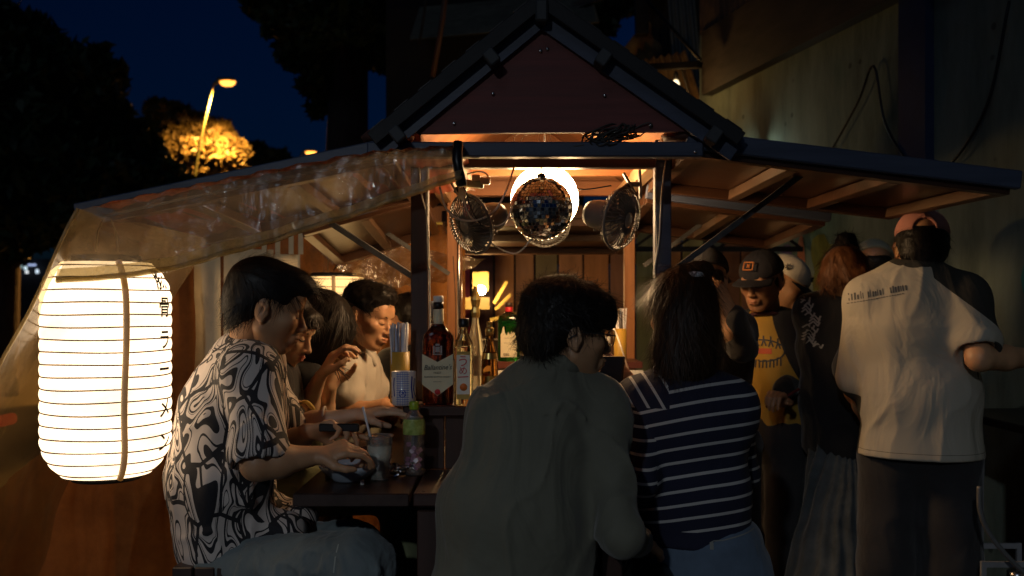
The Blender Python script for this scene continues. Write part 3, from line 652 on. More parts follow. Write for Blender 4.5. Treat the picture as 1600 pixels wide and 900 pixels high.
for k in range(6):      # upper cladding sheets
    Ya, Yb = .6+k*1.07, .6+(k+1)*1.07+.03; a = wall_pt(Ya, 3.365, .035+.006*(k % 2)); c = wall_pt(Yb, 3.365, .035+.006*(k % 2))
    m = MB(); m.grid(corrugated(a, c-a, (0, 0, 2.6), 14, .012)); m.build("tin_sheet", tin, building, True)
m = MB(); wall_box(m, 4.55, 4.75, 0, 2.9, .002, .05); wall_box(m, 3.62, 3.74, 0, 2.9, .003, .06); m.build("downpipe", mk("pipe_blue", (.03, .05, .12), .5), building)
# murals and painted teal glow, brush-edged
def blob(c, rx, rz, seed, n=22, pts=None):
    rg = random.Random(seed); out = []
    for i in range(n):
        a = 2*PI*i/n; r = 1+.22*math.sin(3*a+seed)+.1*rg.uniform(-1, 1); out.append((c[0]+rx*r*math.cos(a), c[1]+rz*r*math.sin(a)))
    return out
mural_and_glow = [(6.9, 1.55, .35, .30, (.50, .36, .04)), (6.6, 1.25, .30, .35, (.40, .33, .06)), (6.25, 1.62, .12, .22, (.42, .14, .04)), (5.9, 1.5, .16, .30, (.16, .10, .20)), (5.72, 1.48, .09, .36, (.45, .17, .09)),
       (5.45, 1.62, .22, .20, (.14, .15, .03)), (5.25, 1.45, .13, .18, (.55, .17, .05)), (5.05, 1.35, .18, .30, (.16, .19, .035)), (4.86, 1.5, .12, .22, (.50, .19, .06)), (4.7, 1.2, .16, .28, (.40, .20, .05)), (6.5, 1.7, .08, .14, (.5, .2, .05)), (5.6, .9, .5, .3, (.25, .2, .06)), (6.95, 1.0, .25, .3, (.45, .15, .05)),
       (5.15, 1.2, .06, .12, (.35, .03, .04)), (6.05, 1.2, .12, .25, (.2, .28, .25)),
       (3.75, 1.25, .22, .45, (.05, .22, .2)), (3.9, 1.55, .12, .2, (.06, .26, .22)), (3.1, 1.3, .14, .3, (.10, .16, .15))]  # teal light on the wall, painted in as patches
for i, (Y, z, ry, rz, c) in enumerate(mural_and_glow):
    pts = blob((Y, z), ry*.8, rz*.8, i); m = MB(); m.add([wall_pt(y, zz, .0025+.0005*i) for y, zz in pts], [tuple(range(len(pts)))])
    o = m.build("mural_patch", mk("mural_%d" % i, c, .8, var=.5, scale=9, stretch=(1, 1, .3), bump=0), building)  # some of these patches are painted teal light, not mural
# cable hanging in loops on the wall
m = MB(); m.tube(curve([wall_pt(5.75, 1.98, .05), wall_pt(5.5, 2.12, .05), wall_pt(5.1, 2.45, .05), wall_pt(4.95, 2.62, .05), wall_pt(4.85, 2.3, .05), wall_pt(4.62, 2.05, .05), wall_pt(4.4, 2.02, .05), wall_pt(4.15, 2.25, .05), wall_pt(4.02, 2.66, .05)], 60), .007, 6)
cab = m.build("wall_cable", blackp, None, True); tag(cab, "black cable looping along the top of the stained wall", "cable")
# small lamp on the wall behind the right awning
q = wall_pt(6.21, 2.36, .10); t = thing("wall_lamp", "small white bulb on the wall behind the right awning", "lamp", q)
m = MB(); m.lathe([(.001, -.02), (.02, -.012), (.025, 0), (.012, .02)], q, 12); m.build("bulb", emit("wall_bulb", (.8, 1, .85), 90), t, True)
m = MB(); m.box(q+V3(.05, 0, .05), (.14, .05, .06)); m.build("holder", blackp, t)

# ------------------------------------------------------------ back: plank fence, shed, truss
fence = thing("plank_fence", "painted upright plank fence closing the yard behind the cart", "fence", (.5, 6.2, 0))
cols = [(.20, .075, .03), (.28, .11, .045), (.22, .04, .03), (.30, .12, .05), (.34, .03, .07), (.13, .06, .05), (.34, .15, .06), (.20, .09, .05), (.10, .075, .045), (.28, .13, .07), (.33, .14, .06), (.22, .10, .07), (.11, .12, .07), (.30, .14, .06), (.25, .22, .09), (.12, .13, .10)]
x = -1.0; k = 0; rg = random.Random(5)
while x < 1.55:
    w = rg.uniform(.12, .17); c = cols[k % len(cols)]; m = MB(); m.box((x+w/2, 6.2+rg.uniform(-.012, .012), 1.02), (w-.012, .022, 2.05+rg.uniform(-.03, .03)), bev=.003)
    m.build("plank", mk("plank_%d" % (k % 16), c, .7, var=.55, scale=5, stretch=(1, 1, .12), bump=.4, bscale=40, bstretch=(1, 1, .08), col2=tuple(np.clip(np.array(c)*1.7+(.02, .03, .015), 0, 1))), fence); x += w; k += 1
m = MB(); m.box((.3, 6.26, 1.7), (2.6, .05, .08)); m.build("rail", over, fence)
t = thing("roof_truss", "dark iron truss with a yellow beam above the plank fence", "truss", (.4, 5.6, 1.7)); iron = mk("dark_iron", (.02, .018, .016), .5, metal=.5)
MB().box((.45, 5.6, 1.845), (2.6, .06, .055)).build("beam", mk("yellow_beam", (.42, .32, .06), .5), t)
m = MB(); m.bar((-.8, 5.62, 1.72), (1.7, 5.62, 1.72), .03, .03)
for i in range(10): m.bar((-.8+i*.25, 5.62, 1.72), (-.8+(i+.5)*.25, 5.62, 1.81), .016, .016); m.bar((-.8+(i+.5)*.25, 5.62, 1.81), (-.8+(i+1)*.25, 5.62, 1.72), .016, .016)
m.build("lattice", iron, t)
m = MB(); m.bar((.93, 5.7, 0), (.93, 5.7, 1.8), .05, .05); m.build("post", iron, t)
t = thing("neighbour_stall", "blurred lit stall with yellow boards behind the bottles", "stall", P(752, 560, 5.4)*V3(1, 1, 0)); ymat = mk("yellow_paint", (.34, .25, .06), .5)
bx = P(752, 480, 5.4)[0]
MB().box((bx, 5.4, .6), (.5, .3, 1.2)).build("counter", mk("stall_dark", (.06, .045, .03), .6), t)
MB().box(P(751, 440, 5.5), (.09, .03, .11)).build("board", ymat, t)
MB().box(P(742, 474, 5.6), (.17, .03, .07)).build("board", ymat, t)
for a, b_ in (((772, 474), (792, 440)), ((774, 484), (798, 460)), ((766, 500), (806, 490))): MB().bar(P(*a, 5.35), P(*b_, 5.35), .018, .018).build("slat", ymat, t)
m = MB(); m.lathe([(.001, -.02), (.02, -.014), (.026, .01), (.014, .03)], P(752, 455, 5.3), 14); m.build("bulb", emit("stall_bulb", (1, .62, .25), 330), t, True)
# tin shed behind with corrugated eave, timber
shed = thing("tin_shed", "dark tin shed with corrugated eave behind the gable roof", "shed", (0.2, 8.3, 0)); dk = mk("shed_wall", (.035, .028, .022), .9, stretch=(1, 1, .2), scale=6)
x0 = P(600, 0, 8.3)[0]; x1 = P(838, 0, 8.3)[0]
MB().box(((x0+x1)/2, 8.5, 2.3), (x1-x0, .15, 4.6)).build("wall", dk, shed)
a = P(640, 60, 7.6); m = MB(); m.grid(corrugated(P(640, 62, 7.6), V3(.0, .9, .55), V3(1.5, 0, .14), 14, .014)); m.build("roof_sheet", mk("tin_greenish", (.17, .155, .10), .55, metal=.2, var=.4), shed, True)
m = MB(); m.grid(corrugated(P(880, 20, 8.0), V3(.0, .9, .5), V3(1.0, 0, .35), 10, .014)); m.build("roof_sheet", tin, shed, True)
m = MB(); m.tube([P(676, 120, 7.0), P(690, 40, 7.0), P(700, -40, 7.0)], .02, 8); tag(m.build("bamboo_pole", wood("bamboo", (.25, .11, .05), .5), None, True), "reddish bamboo pole leaning over the left roof slope", "pole")
m = MB(); m.tube([P(655, 70, 7.5), P(663, 20, 7.5), P(668, -40, 7.5)], .01, 8); tag(m.build("bamboo_pole", over, None, True), "thin dark pole beside the reddish bamboo pole", "pole")
lean = thing("lean_to", "rusty corrugated lean-to lit orange by a bare bulb near the wall", "shed", (1.0, 7.2, 2.4)); rust = mk("rusty_tin", (.26, .12, .04), .6, metal=.15, var=.6, scale=8, col2=(.4, .24, .08))
m = MB(); m.grid(corrugated(P(948, 108, 7.4), P(1000, 215, 7.4)-P(948, 108, 7.4), P(1010, 30, 7.9)-P(948, 108, 7.4), 3, .02)); m.build("tin_sheet", rust, lean, True)
m = MB(); m.grid(corrugated(P(1000, 95, 7.5), P(1072, 80, 7.5)-P(1000, 95, 7.5), P(1035, 215, 7.2)-P(1000, 95, 7.5), 6, .02)); m.build("tin_sheet", rust, lean, True)
m = MB(); m.grid(corrugated(P(1060, 210, 7.6), P(1105, 205, 7.6)-P(1060, 210, 7.6), P(1040, -30, 7.9)-P(1060, 210, 7.6), 4, .02)); m.build("tin_sheet", mk("tin_grey", (.13, .15, .14), .5, metal=.3), lean, True)
m = MB(); m.grid(corrugated(P(1000, 100, 8.2), P(1100, 90, 8.2)-P(1000, 100, 8.2), P(1000, -30, 8.2)-P(1000, 100, 8.2), 8, .02)); m.build("tin_sheet", dk, lean, True)
MB().bar(P(998, 106, 7.0), P(1094, 101, 6.6), .05, .045).build("beam", iron, lean)
MB().bar(P(1003, 55, 7.0), P(1001, -30, 7.0), .09, .09).build("post", iron, lean)
m = MB(); m.tube([P(1010, 0, 6.9), P(1094, 93, 6.5)], .012, 6); m.build("wire", iron, lean, True)
m = MB(); m.tube(curve([P(1064, 106, 6.8), P(1070, 125, 6.8), P(1076, 148, 6.8)], 8), .006, 6); m.build("wire", iron, lean, True)
t = thing("bare_bulb", "bare round bulb hanging under the dark beam of the lean-to", "bulb", P(1056, 140, 6.8))
m = MB(); m.lathe([(.001, -.028), (.02, -.02), (.027, 0), (.02, .018), (.011, .03)], P(1056, 131, 6.8), 14); m.build("glass", emit("bulb_glow", (1, .8, .45), 1.6), t, True)
m = MB(); m.lathe([(.012, .028), (.016, .03), (.016, .075), (.004, .09)], P(1056, 131, 6.8), 12); m.build("socket", blackp, t, True)
l = bpy.data.lights.new("bulb_light", 'POINT'); l.energy = 2.2; l.color = (1, .55, .18); l.shadow_soft_size = .03; o = bpy.data.objects.new("bulb_light", l); COL.objects.link(o); o.location = P(1052, 150, 6.7)
# ------------------------------------------------------------ the cart
w_dark = wood("wood_dark", (.045, .022, .017), .42); w_darkx = wood("wood_dark_across", (.045, .022, .017), .42, (1, 0, 0)); w_darky = wood("wood_dark_deep", (.04, .021, .016), .38, (0, 1, 0))
w_red = wood("wood_gable", (.17, .045, .040), .6, (1, 0, 0), var=.3, scale=40); w_blue = wood("paint_blue_black", (.06, .075, .12), .45, (1, 0, 0), var=.35)
w_or = wood("wood_orange", (.27, .11, .04), .5, (1, 0, 0), var=.3); w_orz = wood("wood_orange_post", (.34, .15, .06), .45); w_tan = wood("wood_tan", (.42, .27, .14), .5, (0, 1, 0))
w_bar = wood("wood_bar", (.10, .055, .03), .45, (0, 1, 0)); w_panel = wood("wood_awning", (.065, .028, .014), .35, (1, 0, 0), var=.4); silver = mk("steel", (.55, .55, .56), .25, metal=1, bump=.05)
cart = thing("food_cart", "wooden gabled food cart with raised side awnings in the middle", "food cart", (.1, 3.5, 0))
YF = 2.70; ZE = 1.86
def X(px, Y): return (px-800)/FPX*Y
def Z(py, Y): return CAMZ-(py-HOR)/FPX*Y
# roof
for (yy, nm, mt) in ((2.68, "gable_board", w_red), (4.22, "gable_board", w_or)):
    m = MB(); m.prism([(X(600, 2.68), Z(209, 2.68)), (X(1132, 2.68), Z(205, 2.68)), (X(846, 2.68), Z(22, 2.68))], yy, yy+.018); m.build(nm, mt, cart)
apx, apz = X(845, 2.68), Z(2, 2.68)
for (ex, ez) in ((X(588, 2.68), Z(213, 2.68)), (X(1148, 2.68), Z(213, 2.68))):
    a = V3(apx, 3.55, apz); e = V3(ex, 3.55, ez); d = nrm(e-a); Rr = np.stack([d, (0, 1, 0), np.cross(d, (0, 1, 0))], 1)
    up = Rr[:, 2]*(1 if Rr[2, 2] > 0 else -1)
    m = MB(); m.box((a+e)/2-up*.012, (np.linalg.norm(e-a)+.01, 1.82, .018), Rr); m.build("roof_board", w_or, cart)
    m = MB(); n_ = 14
    for i in range(n_):      # roof tiles, courses running along the ridge
        t0 = i/n_; c = lerp(a, e, (i+.5)/n_)+up*(.006+.004*(i % 2)); m.box(c, (np.linalg.norm(e-a)/n_+.006, 1.83, .012), Rr @ np.array([[1, 0, .0], [0, 1, 0], [0, 0, 1.]]) @ np.eye(3))
    m.build("roof_covering", mk("roof_black", (.018, .015, .016), .5), cart)
    b0_, b1_ = V3(apx, 2.632, apz+.002), V3(ex, 2.632, ez)+d*.01; MB().box((b0_+b1_)/2-up*.010, (np.linalg.norm(b1_-b0_)+.01, .012, .040), Rr, bev=.002).build("verge_board", mk("verge_black", (.010, .010, .012), .6), cart)
    # bargeboard on the front, with its rafter blocks and screws
    q0 = V3(a[0], 2.668, a[2]-.062); q1 = V3(e[0], 2.668, e[2])-V3(0, 0, .045)
    m = MB(); m.bar(q0, q1, .014, .048, up=np.cross(d, (0, 1, 0))); 
    m = MB(); m.box((q0+q1)/2, (np.linalg.norm(q1-q0), .014, .046), Rr); m.build("bargeboard", w_blue, cart)
    for tt in (.36, .92):
        c = lerp(V3(a[0], 2.645, a[2]), V3(e[0], 2.645, e[2]), tt)-up*.045; m = MB(); m.box(c, (.034, .07, .044), Rr, bev=.004); m.build("rafter_end", mk("rafter_grey", (.05, .055, .06), .6), cart)
    for tt, o_ in ((.12, .115), (.45, .115), (.68, .11), (.9, .10)):
        c = lerp(V3(a[0], 2.677, a[2]), V3(e[0], 2.677, e[2]), tt)-up*o_; m = MB(); m.lathe([(.005, 0), (.005, .003), (.002, .0045)], c, 8, R=frame((1, 0, 0), (0, -1, 0))); m.build("screw", silver, cart, True)
m = MB(); m.box((apx, 2.645, apz-.045), (.034, .07, .06), bev=.005); m.build("rafter_end", MATS["rafter_grey"], cart)
m = MB(); m.box((apx, 3.5, apz-.07), (.045, 1.4, .06)); m.build("ridge_beam", w_tan, cart)
for Yr in (3.2, 3.7):
    for sgn in (-1, 1):
        a = V3(apx, Yr, apz-.05); e = V3(apx+sgn*.48, Yr, ZE+.06); MB().bar(a, e, .035, .035).build("rafter", w_tan, cart)
# fascia and frame
m = MB(); m.box(((X(575, YF)+X(1097, YF))/2, YF, Z(235, YF)), (X(1097, YF)-X(575, YF), .045, .042), bev=.004); m.build("fascia_beam", w_blue, cart)
m = MB(); m.box(((X(640, 3)+X(1048, 3))/2, 3.0, Z(251, 3)), (X(1048, 3)-X(640, 3), .045, .05), bev=.003); m.build("front_rail", w_darkx, cart)
for px0, px1, mt, top in ((643, 670, w_dark, 1.86), (1022, 1047, w_blue, 1.90)):
    m = MB(); xx = (X(px0, 3)+X(px1, 3))/2; m.box((xx, 3.0, (1.09+top)/2), (X(px1, 3)-X(px0, 3), .05, top-1.09), bev=.003); m.build("post", mt, cart)
for px0, px1 in ((699, 722), (975, 991)):
    m = MB(); xx = (X(px0, 4.2)+X(px1, 4.2))/2; m.box((xx, 4.2, 1.45), (X(px1, 4.2)-X(px0, 4.2), .055, 1.0), bev=.003); m.build("post", w_orz, cart)
for xx in (X(656, 3), X(1034, 3)): MB().box((xx, 3.6, 1.86), (.045, 1.62, .05)).build("side_rail", w_tan, cart)
m = MB(); m.box((.16, 4.2, Z(295, 4.2)), (.95, .04, .062)); m.build("back_rail", w_or, cart)
m = MB(); m.box((.16, 4.2, Z(266, 4.2)), (.95, .035, .04)); m.build("back_rail", w_or, cart)
m = MB(); m.box((.16, 4.25, Z(280, 4.25)), (.9, .01, .06)); m.build("back_panel", mk("olive_panel", (.20, .17, .03), .5), cart)
MB().box((.16, 3.65, 1.90), (.82, .04, .045)).build("cross_rail", w_or, cart)
m = MB(); m.tube([(X(717, 3.9), 3.9, 1.12), (X(717, 3.9), 3.9, Z(300, 3.9))], .0075, 8); m.build("steel_tube", silver, cart, True)
# back awning, seen from below
def awning(corners, nb, label, top=w_blue, under=w_panel, tks=.012):
    """corners: hinge-near, outer-near, outer-far, hinge-far"""
    c = [np.asarray(q, float) for q in corners]; nn = nrm(np.cross(c[1]-c[0], c[3]-c[0])); nn = nn if nn[2] > 0 else -nn
    def q(u, v): return lerp(lerp(c[0], c[1], u), lerp(c[3], c[2], u), v)
    m = MB(); A = [q(0, 0), q(1, 0), q(1, 1), q(0, 1)]; m.add([p+nn*.0 for p in A]+[p+nn*tks for p in A], [(0, 1, 2, 3), (4, 7, 6, 5), (0, 4, 5, 1), (1, 5, 6, 2), (2, 6, 7, 3), (3, 7, 4, 0)]); m.build("awning_panel", under, cart)
    for (a, b_) in ((q(0, .02), q(1, .02)), (q(0, .98), q(1, .98))): MB().bar(a-nn*.018, b_-nn*.018, .04, .036, up=nn, bev=.002).build("awning_rail", under, cart)
    for i in range(nb+1):
        u = .02+.96*i/nb; MB().bar(q(u, .05)-nn*.019, q(u, .95)-nn*.019, .036, .034, up=nn, bev=.002).build("awning_bar", w_bar if i % 2 else under, cart)
    MB().bar(q(-.01, 0)+nn*.006-V3(0, .012, 0), q(1.02, 0)+nn*.006-V3(0, .012, 0), .03, .052, up=nn, bev=.004).build("awning_beam", top, cart)
awning([(.50, 2.72, 1.845), (X(1585, YF), 2.72, Z(289, YF)+.01), (X(1585, YF)-.03, 3.5, 1.735), (.5, 3.5, 1.835)], 3, "")
awning([(.50, 3.55, 1.80), (1.16, 3.55, 1.715), (1.15, 4.3, 1.675), (.5, 4.3, 1.76)], 2, "")
awning([(-.34, 2.72, 1.825), (X(128, YF), 2.72, Z(334, YF)), (X(128, YF)-.02, 3.5, 1.62), (-.34, 3.5, 1.80)], 3, "")
awning([(-.34, 3.55, 1.80), (-.78, 3.55, 1.68), (-.78, 4.3, 1.60), (-.34, 4.3, 1.74)], 2, "")
awning([(-.30, 4.32, 1.78), (-.30, 5.2, 1.70), (.60, 5.2, 1.70), (.60, 4.32, 1.78)], 2, "")
strutm = mk("strut_black", (.02, .02, .022), .5, bump=.5, bscale=200, col2=(.12, .12, .12))
for a, b_ in ((P(1056, 420, 3.05), P(1254, 272, 3.05)), (P(1006, 415, 4.1), P(1140, 318, 4.1)), (P(645, 432, 3.1), P(508, 343, 3.2)), (P(702, 428, 4.1), P(560, 335, 4.1))):
    MB().bar(a, b_, .014, .018).build("strut", strutm, cart)
# counters
shelf_z = 1.09; ctr = .90
m = MB(); m.box((.07, 2.97, shelf_z-.016), (X(1020, 2.8)-X(600, 2.8), .29, .032), bev=.004); m.build("shelf_board", w_darkx, cart)
for i in range(7):
    x0 = -.30+i*.1; MB().box((x0+.05, 2.86, .985), (.096, .016, .172), bev=.002).build("riser_board", w_dark, cart)
m = MB(); m.box((.02, 2.66, ctr-.017), (.55, .37, .034), bev=.003); m.build("counter_board", w_darkx, cart)
m = MB(); m.box((-.415, 3.3, ctr-.017), (.30, 1.66, .034), bev=.003); m.build("counter_board", w_darky, cart)
m = MB(); m.box((-.33, 3.5, shelf_z-.016), (.10, .80, .03)); m.build("side_shelf", w_darky, cart)
for i in range(8): MB().box((-.285, 2.92+i*.17, .985), (.016, .165, .172), bev=.002).build("riser_board", w_dark, cart)
for i in range(4): MB().box((-.185+i*.118, 2.76, .45), (.114, .02, .82), bev=.002).build("cabinet_board", w_dark, cart)
for i in range(9): MB().box((-.255, 2.80+i*.16, .45), (.02, .155, .82), bev=.002).build("cabinet_board", w_dark, cart)
for i in range(9): MB().box((.235, 2.80+i*.16, .45), (.02, .155, .82), bev=.002).build("cabinet_board", w_dark, cart)
MB().box((X(668, 2.5), 2.52, .42), (.055, .04, .86), bev=.003).build("leg", w_dark, cart)
MB().box((.26, 2.52, .42), (.055, .04, .86), bev=.003).build("leg", w_dark, cart)
m = MB(); m.box((X(662, 2.5), 2.496, Z(778, 2.5)), (.012, .006, .035), bev=.002); m.build("hinge", silver, cart)
m = MB(); m.box((X(671, 2.5), 2.494, Z(781, 2.5)), (.016, .008, .028), bev=.002); m.box((X(671, 2.5), 2.488, Z(779, 2.5)), (.006, .008, .012)); m.build("latch", silver, cart)
m = MB(); m.box((.13, 4.05, 1.145), (.80, .30, .026)); m.build("back_shelf", wood("wood_redbrown", (.11, .035, .025), .35, (1, 0, 0)), cart)
m = MB(); m.box((.13, 3.88, 1.115), (.80, .012, .02)); m.build("shelf_edge", mk("white_strip", (.7, .68, .6), .5), cart)
m = MB(); m.box((.16, 3.5, .86), (.80, 1.1, .03)); m.build("inner_counter", silver, cart)

# ------------------------------------------------------------ vinyl sheets and cloths
vinyl = thin_sheet("clear_vinyl", (.90, .84, .70), (.46, .36, .23), (.28, .60), .8, .10, .5, 3.0, .9, 13)
vinyl2 = thin_sheet("hem_vinyl", (.8, .72, .5), (.70, .55, .28), (.35, .7), .25, .2, .5, 9, .5, 30)
tarpm = thin_sheet("brown_tarp", (.25, .08, .02), (.46, .17, .045), (.85, 1.0), .02, .5, .4, 3, .9, 12)
tarp_or = thin_sheet("orange_tarp", (.3, .12, .02), (.42, .17, .045), (.7, .95), .3, .16, .5, 4, 1.0, 30)
def poly_at(pts, t):
    pts = np.asarray(pts, float); n = len(pts)-1; x = t*n; i = min(n-1, int(x)); return pts[i]*(1-(x-i))+pts[i+1]*(x-i)
top = [P(724, 226, 2.62), P(640, 232, 2.62), P(575, 238, 2.63), P(440, 262, 2.63), P(330, 284, 2.62), P(230, 304, 2.60), P(124, 327, 2.56)]
bot = [P(722, 276, 2.57), P(650, 300, 2.56), P(570, 328, 2.57), P(460, 364, 2.56), P(345, 398, 2.52), P(230, 426, 2.44), P(90, 438, 2.38)]
topc = curve(top, 60); botc = curve(bot, 60); n = len(topc); A = np.zeros((n, 13, 3))
for i in range(n):
    for j in range(13):
        v = j/12; p = lerp(topc[i], botc[i], v); p[1] += .012*math.sin(i*.55+v*2)*v+.008*math.sin(i*1.3-v*3); A[i, j] = p
sheet = thing("vinyl_sheet", "clear crumpled vinyl sheet hanging from the left awning front", "plastic sheet", botc[20])
MB().grid(A).build("sheet", vinyl, sheet, True)
hp = A[:, -1]; m = MB(); m.tube(hp, .0075, 7); m.build("rolled_hem", vinyl2, sheet, True)
m = MB(); A3 = np.stack([A[:, -2]-V3(0, .006, -.012), A[:, -1]-V3(0, .006, .004)], 1); m.grid(A3); m.build("hem_band", vinyl2, sheet, True)
m = MB(); m.tube([P(716, 222, 2.6), P(714, 250, 2.59), P(722, 290, 2.58)], .014, 8); m.build("strap", blackp, sheet, True)
# side curtain of the same vinyl
nu, nv = 34, 30; A = np.zeros((nu, nv, 3))
zs = np.linspace(1.648, .02, nv); fz = [P(0, q, 2.42)[2] for q in (326, 395, 470, 610, 830)]; fx = np.interp(-zs, [-fz[0], -fz[1], -fz[2], -fz[3], -fz[4], 0], [P(q, 0, 2.42)[0] for q in (124, 97, 60, 0, -130)]+[-1.75]); zs[0] = fz[0]
for i in range(nu):
    u = i/(nu-1); Y = 2.42+1.03*u**1.3
    for j in range(nv):
        z = zs[j]; x = fx[j]-.0; x -= .075*math.exp(-((Y-2.66)/.15)**2)*math.exp(-((z-1.25)/.42)**4); x -= (.10*min(1, u*1.5))*(1-z/1.7)
        x += .018*math.sin(Y*19+z*2)*(1-math.exp(-j/4))+.010*math.sin(z*17+Y*9)*(1-math.exp(-j/3)); A[i, j] = (x, Y, z)
vinyl3 = thin_sheet("curtain_vinyl", (.90, .78, .50), (.38, .24, .09), (.30, .52), .15, .25, .40, 2.0, .35, 5)
cur = thing("vinyl_curtain", "yellowed see-through vinyl curtain splayed out beside the big lantern", "plastic curtain", (-1.4, 2.6, 0))
MB().grid(A).build("sheet", vinyl3, cur, True); m = MB(); m.tube(A[0], .005, 6); m.build("rolled_hem", vinyl2, cur, True)
# red tarp over the left awning
A = np.zeros((40, 6, 3))
for i in range(40):
    for j in range(6):
        p = lerp(topc[int(i*1.5)], topc[int(i*1.5)]+V3(0, .9, -.03), j/5)+V3(0, -.012, .012+.004*math.sin(i*2.1+j)); p[2] -= .014 if j == 0 else 0; A[i, j] = p
tag(MB().grid(A).build("red_tarp", mk("red_tarp", (.28, .05, .02), .35, bump=.4, bscale=20, bdist=.01), None, True), "thin red tarpaulin lying over the left awning", "tarpaulin")
# brown tarp low behind the lantern
pxs = [-260, 0, 110, 200, 262, 266, 305]; tops = [900, 760, 668, 640, 620, 415, 408]; A = []
for i in range(60):
    px = -260+565*i/59; ty = np.interp(px, pxs, tops); a = P(px, ty, 3.95); row = []
    for j in range(16):
        v = j/15; row.append((a[0]+.01*math.sin(j*.9+i*.3), 3.95+.025*math.sin(i*.8+v*2)+.01*math.sin(i*2.1), a[2]*(1-v)+.01*v))
    A.append(row)
tag(MB().grid(np.array(A)).build("brown_tarp", tarpm, None, True), "brown tarpaulin hanging low behind the big lantern", "tarpaulin")
A = np.zeros((56, 24, 3))
for i in range(56):
    for j in range(24): A[i, j] = (-1.85+1.62*i/55, 4.75+.03*math.sin(i*.75+.4*math.sin(j*.5))+.012*math.sin(i*1.9+j*.3), 1.78*(1-j/23)+.01)
tag(MB().grid(A).build("orange_tarp", tarp_or, None, True), "shiny orange plastic tarpaulin closing the back of the left row", "tarpaulin")
# cream hanging cloth with tabs
noren = thing("hanging_cloth", "cream split curtain hung on tabs behind the man in patterned shirt", "curtain", P(385, 480, 4.0)*V3(1, 1, 0)); cream = cloth_mat("cream_cloth", (.72, .62, .42), scale=4)
edges = [303, 347, 428, 470]
for k in range(3):
    x0, x1 = X(edges[k]+(1.5 if k else 0), 4.0), X(edges[k+1]-1.5, 4.0); A = np.zeros((12, 26, 3))
    for i in range(12):
        for j in range(26):
            u = i/11; v = j/25; xx = x0+(x1-x0)*u+(.006*math.sin(v*6+k) if 0 < u < 1 else 0); A[i, j] = (xx+(.006*v if u > .9 and k == 0 else 0), 4.0+.012*math.sin(u*5+k*2+v*2), 1.62-.02*(k == 2)-v*1.35)
    MB().grid(A).build("cloth_panel", cream, noren, True)
for i, px in enumerate((310, 334, 349, 371, 392, 413, 434, 455, 470)):
    m = MB(); m.box((X(px, 3.99), 3.99, 1.66), (.020, .006, .12)); m.build("tab", cream, noren)
MB().tube([(X(295, 3.99), 3.99, 1.71), (X(480, 3.99), 3.99, 1.71)], .012, 8).build("rod", w_tan, noren, True)
# vinyl pane rolled at the back left
A = np.zeros((20, 14, 3))
for i in range(20):
    for j in range(14):
        u, v = i/19, j/13; a = lerp(P(470, 362, 4.35), P(760, 405, 4.35), u); b_ = lerp(P(560, 455, 4.35), P(700, 440, 4.35), u); A[i, j] = lerp(a, b_, v)+V3(0, .015*math.sin(i*1.3+j*.7), .006*math.sin(i*2+j))
tag(MB().grid(A).build("vinyl_flap", vinyl, None, True), "glinting clear vinyl flap above the man in the white polo", "plastic sheet")
# ------------------------------------------------------------ lanterns
def paper(name, col, L_):
    m, nt, N, L, b = nodes(name); b.inputs["Base Color"].default_value = (.6, .5, .35, 1); b.inputs["Roughness"].default_value = .8
    b.inputs["Emission Color"].default_value = (*col, 1); tc = N.new("ShaderNodeTexCoord"); mp = N.new("ShaderNodeMapping"); mp.inputs["Scale"].default_value = (1, 1, 2.2); no = N.new("ShaderNodeTexNoise"); no.inputs["Scale"].default_value = 5; no.inputs["Detail"].default_value = 6; mr = N.new("ShaderNodeMapRange"); mr.inputs[1].default_value = .3; mr.inputs[2].default_value = .7; mr.inputs[3].default_value = L_*.62; mr.inputs[4].default_value = L_*1.15
    L.new(tc.outputs["Object"], mp.inputs[0]); L.new(mp.outputs[0], no.inputs["Vector"]); L.new(no.outputs["Fac"], mr.inputs[0]); L.new(mr.outputs[0], b.inputs["Emission Strength"]); return m
paper_m = paper("lantern_paper", (1, .72, .44), 2.3); paper_m2 = paper("lantern_paper_dim", (1, .60, .22), 1.3)
inkm = mk("lantern_ink", (.02, .012, .008), .7, bump=0); hoopm = mk("bamboo_hoop", (.16, .07, .02), .7, bump=0)
strapm = paper('lantern_strap', (.42, .17, .03), .30)  # emission stands in for lantern light passing through the strap
def lan_r(z, R, H): # radius profile, z in -1..1
    a = abs(z); return R*(1 if a < .62 else math.sqrt(max(0, 1-((a-.62)/.47)**2)))
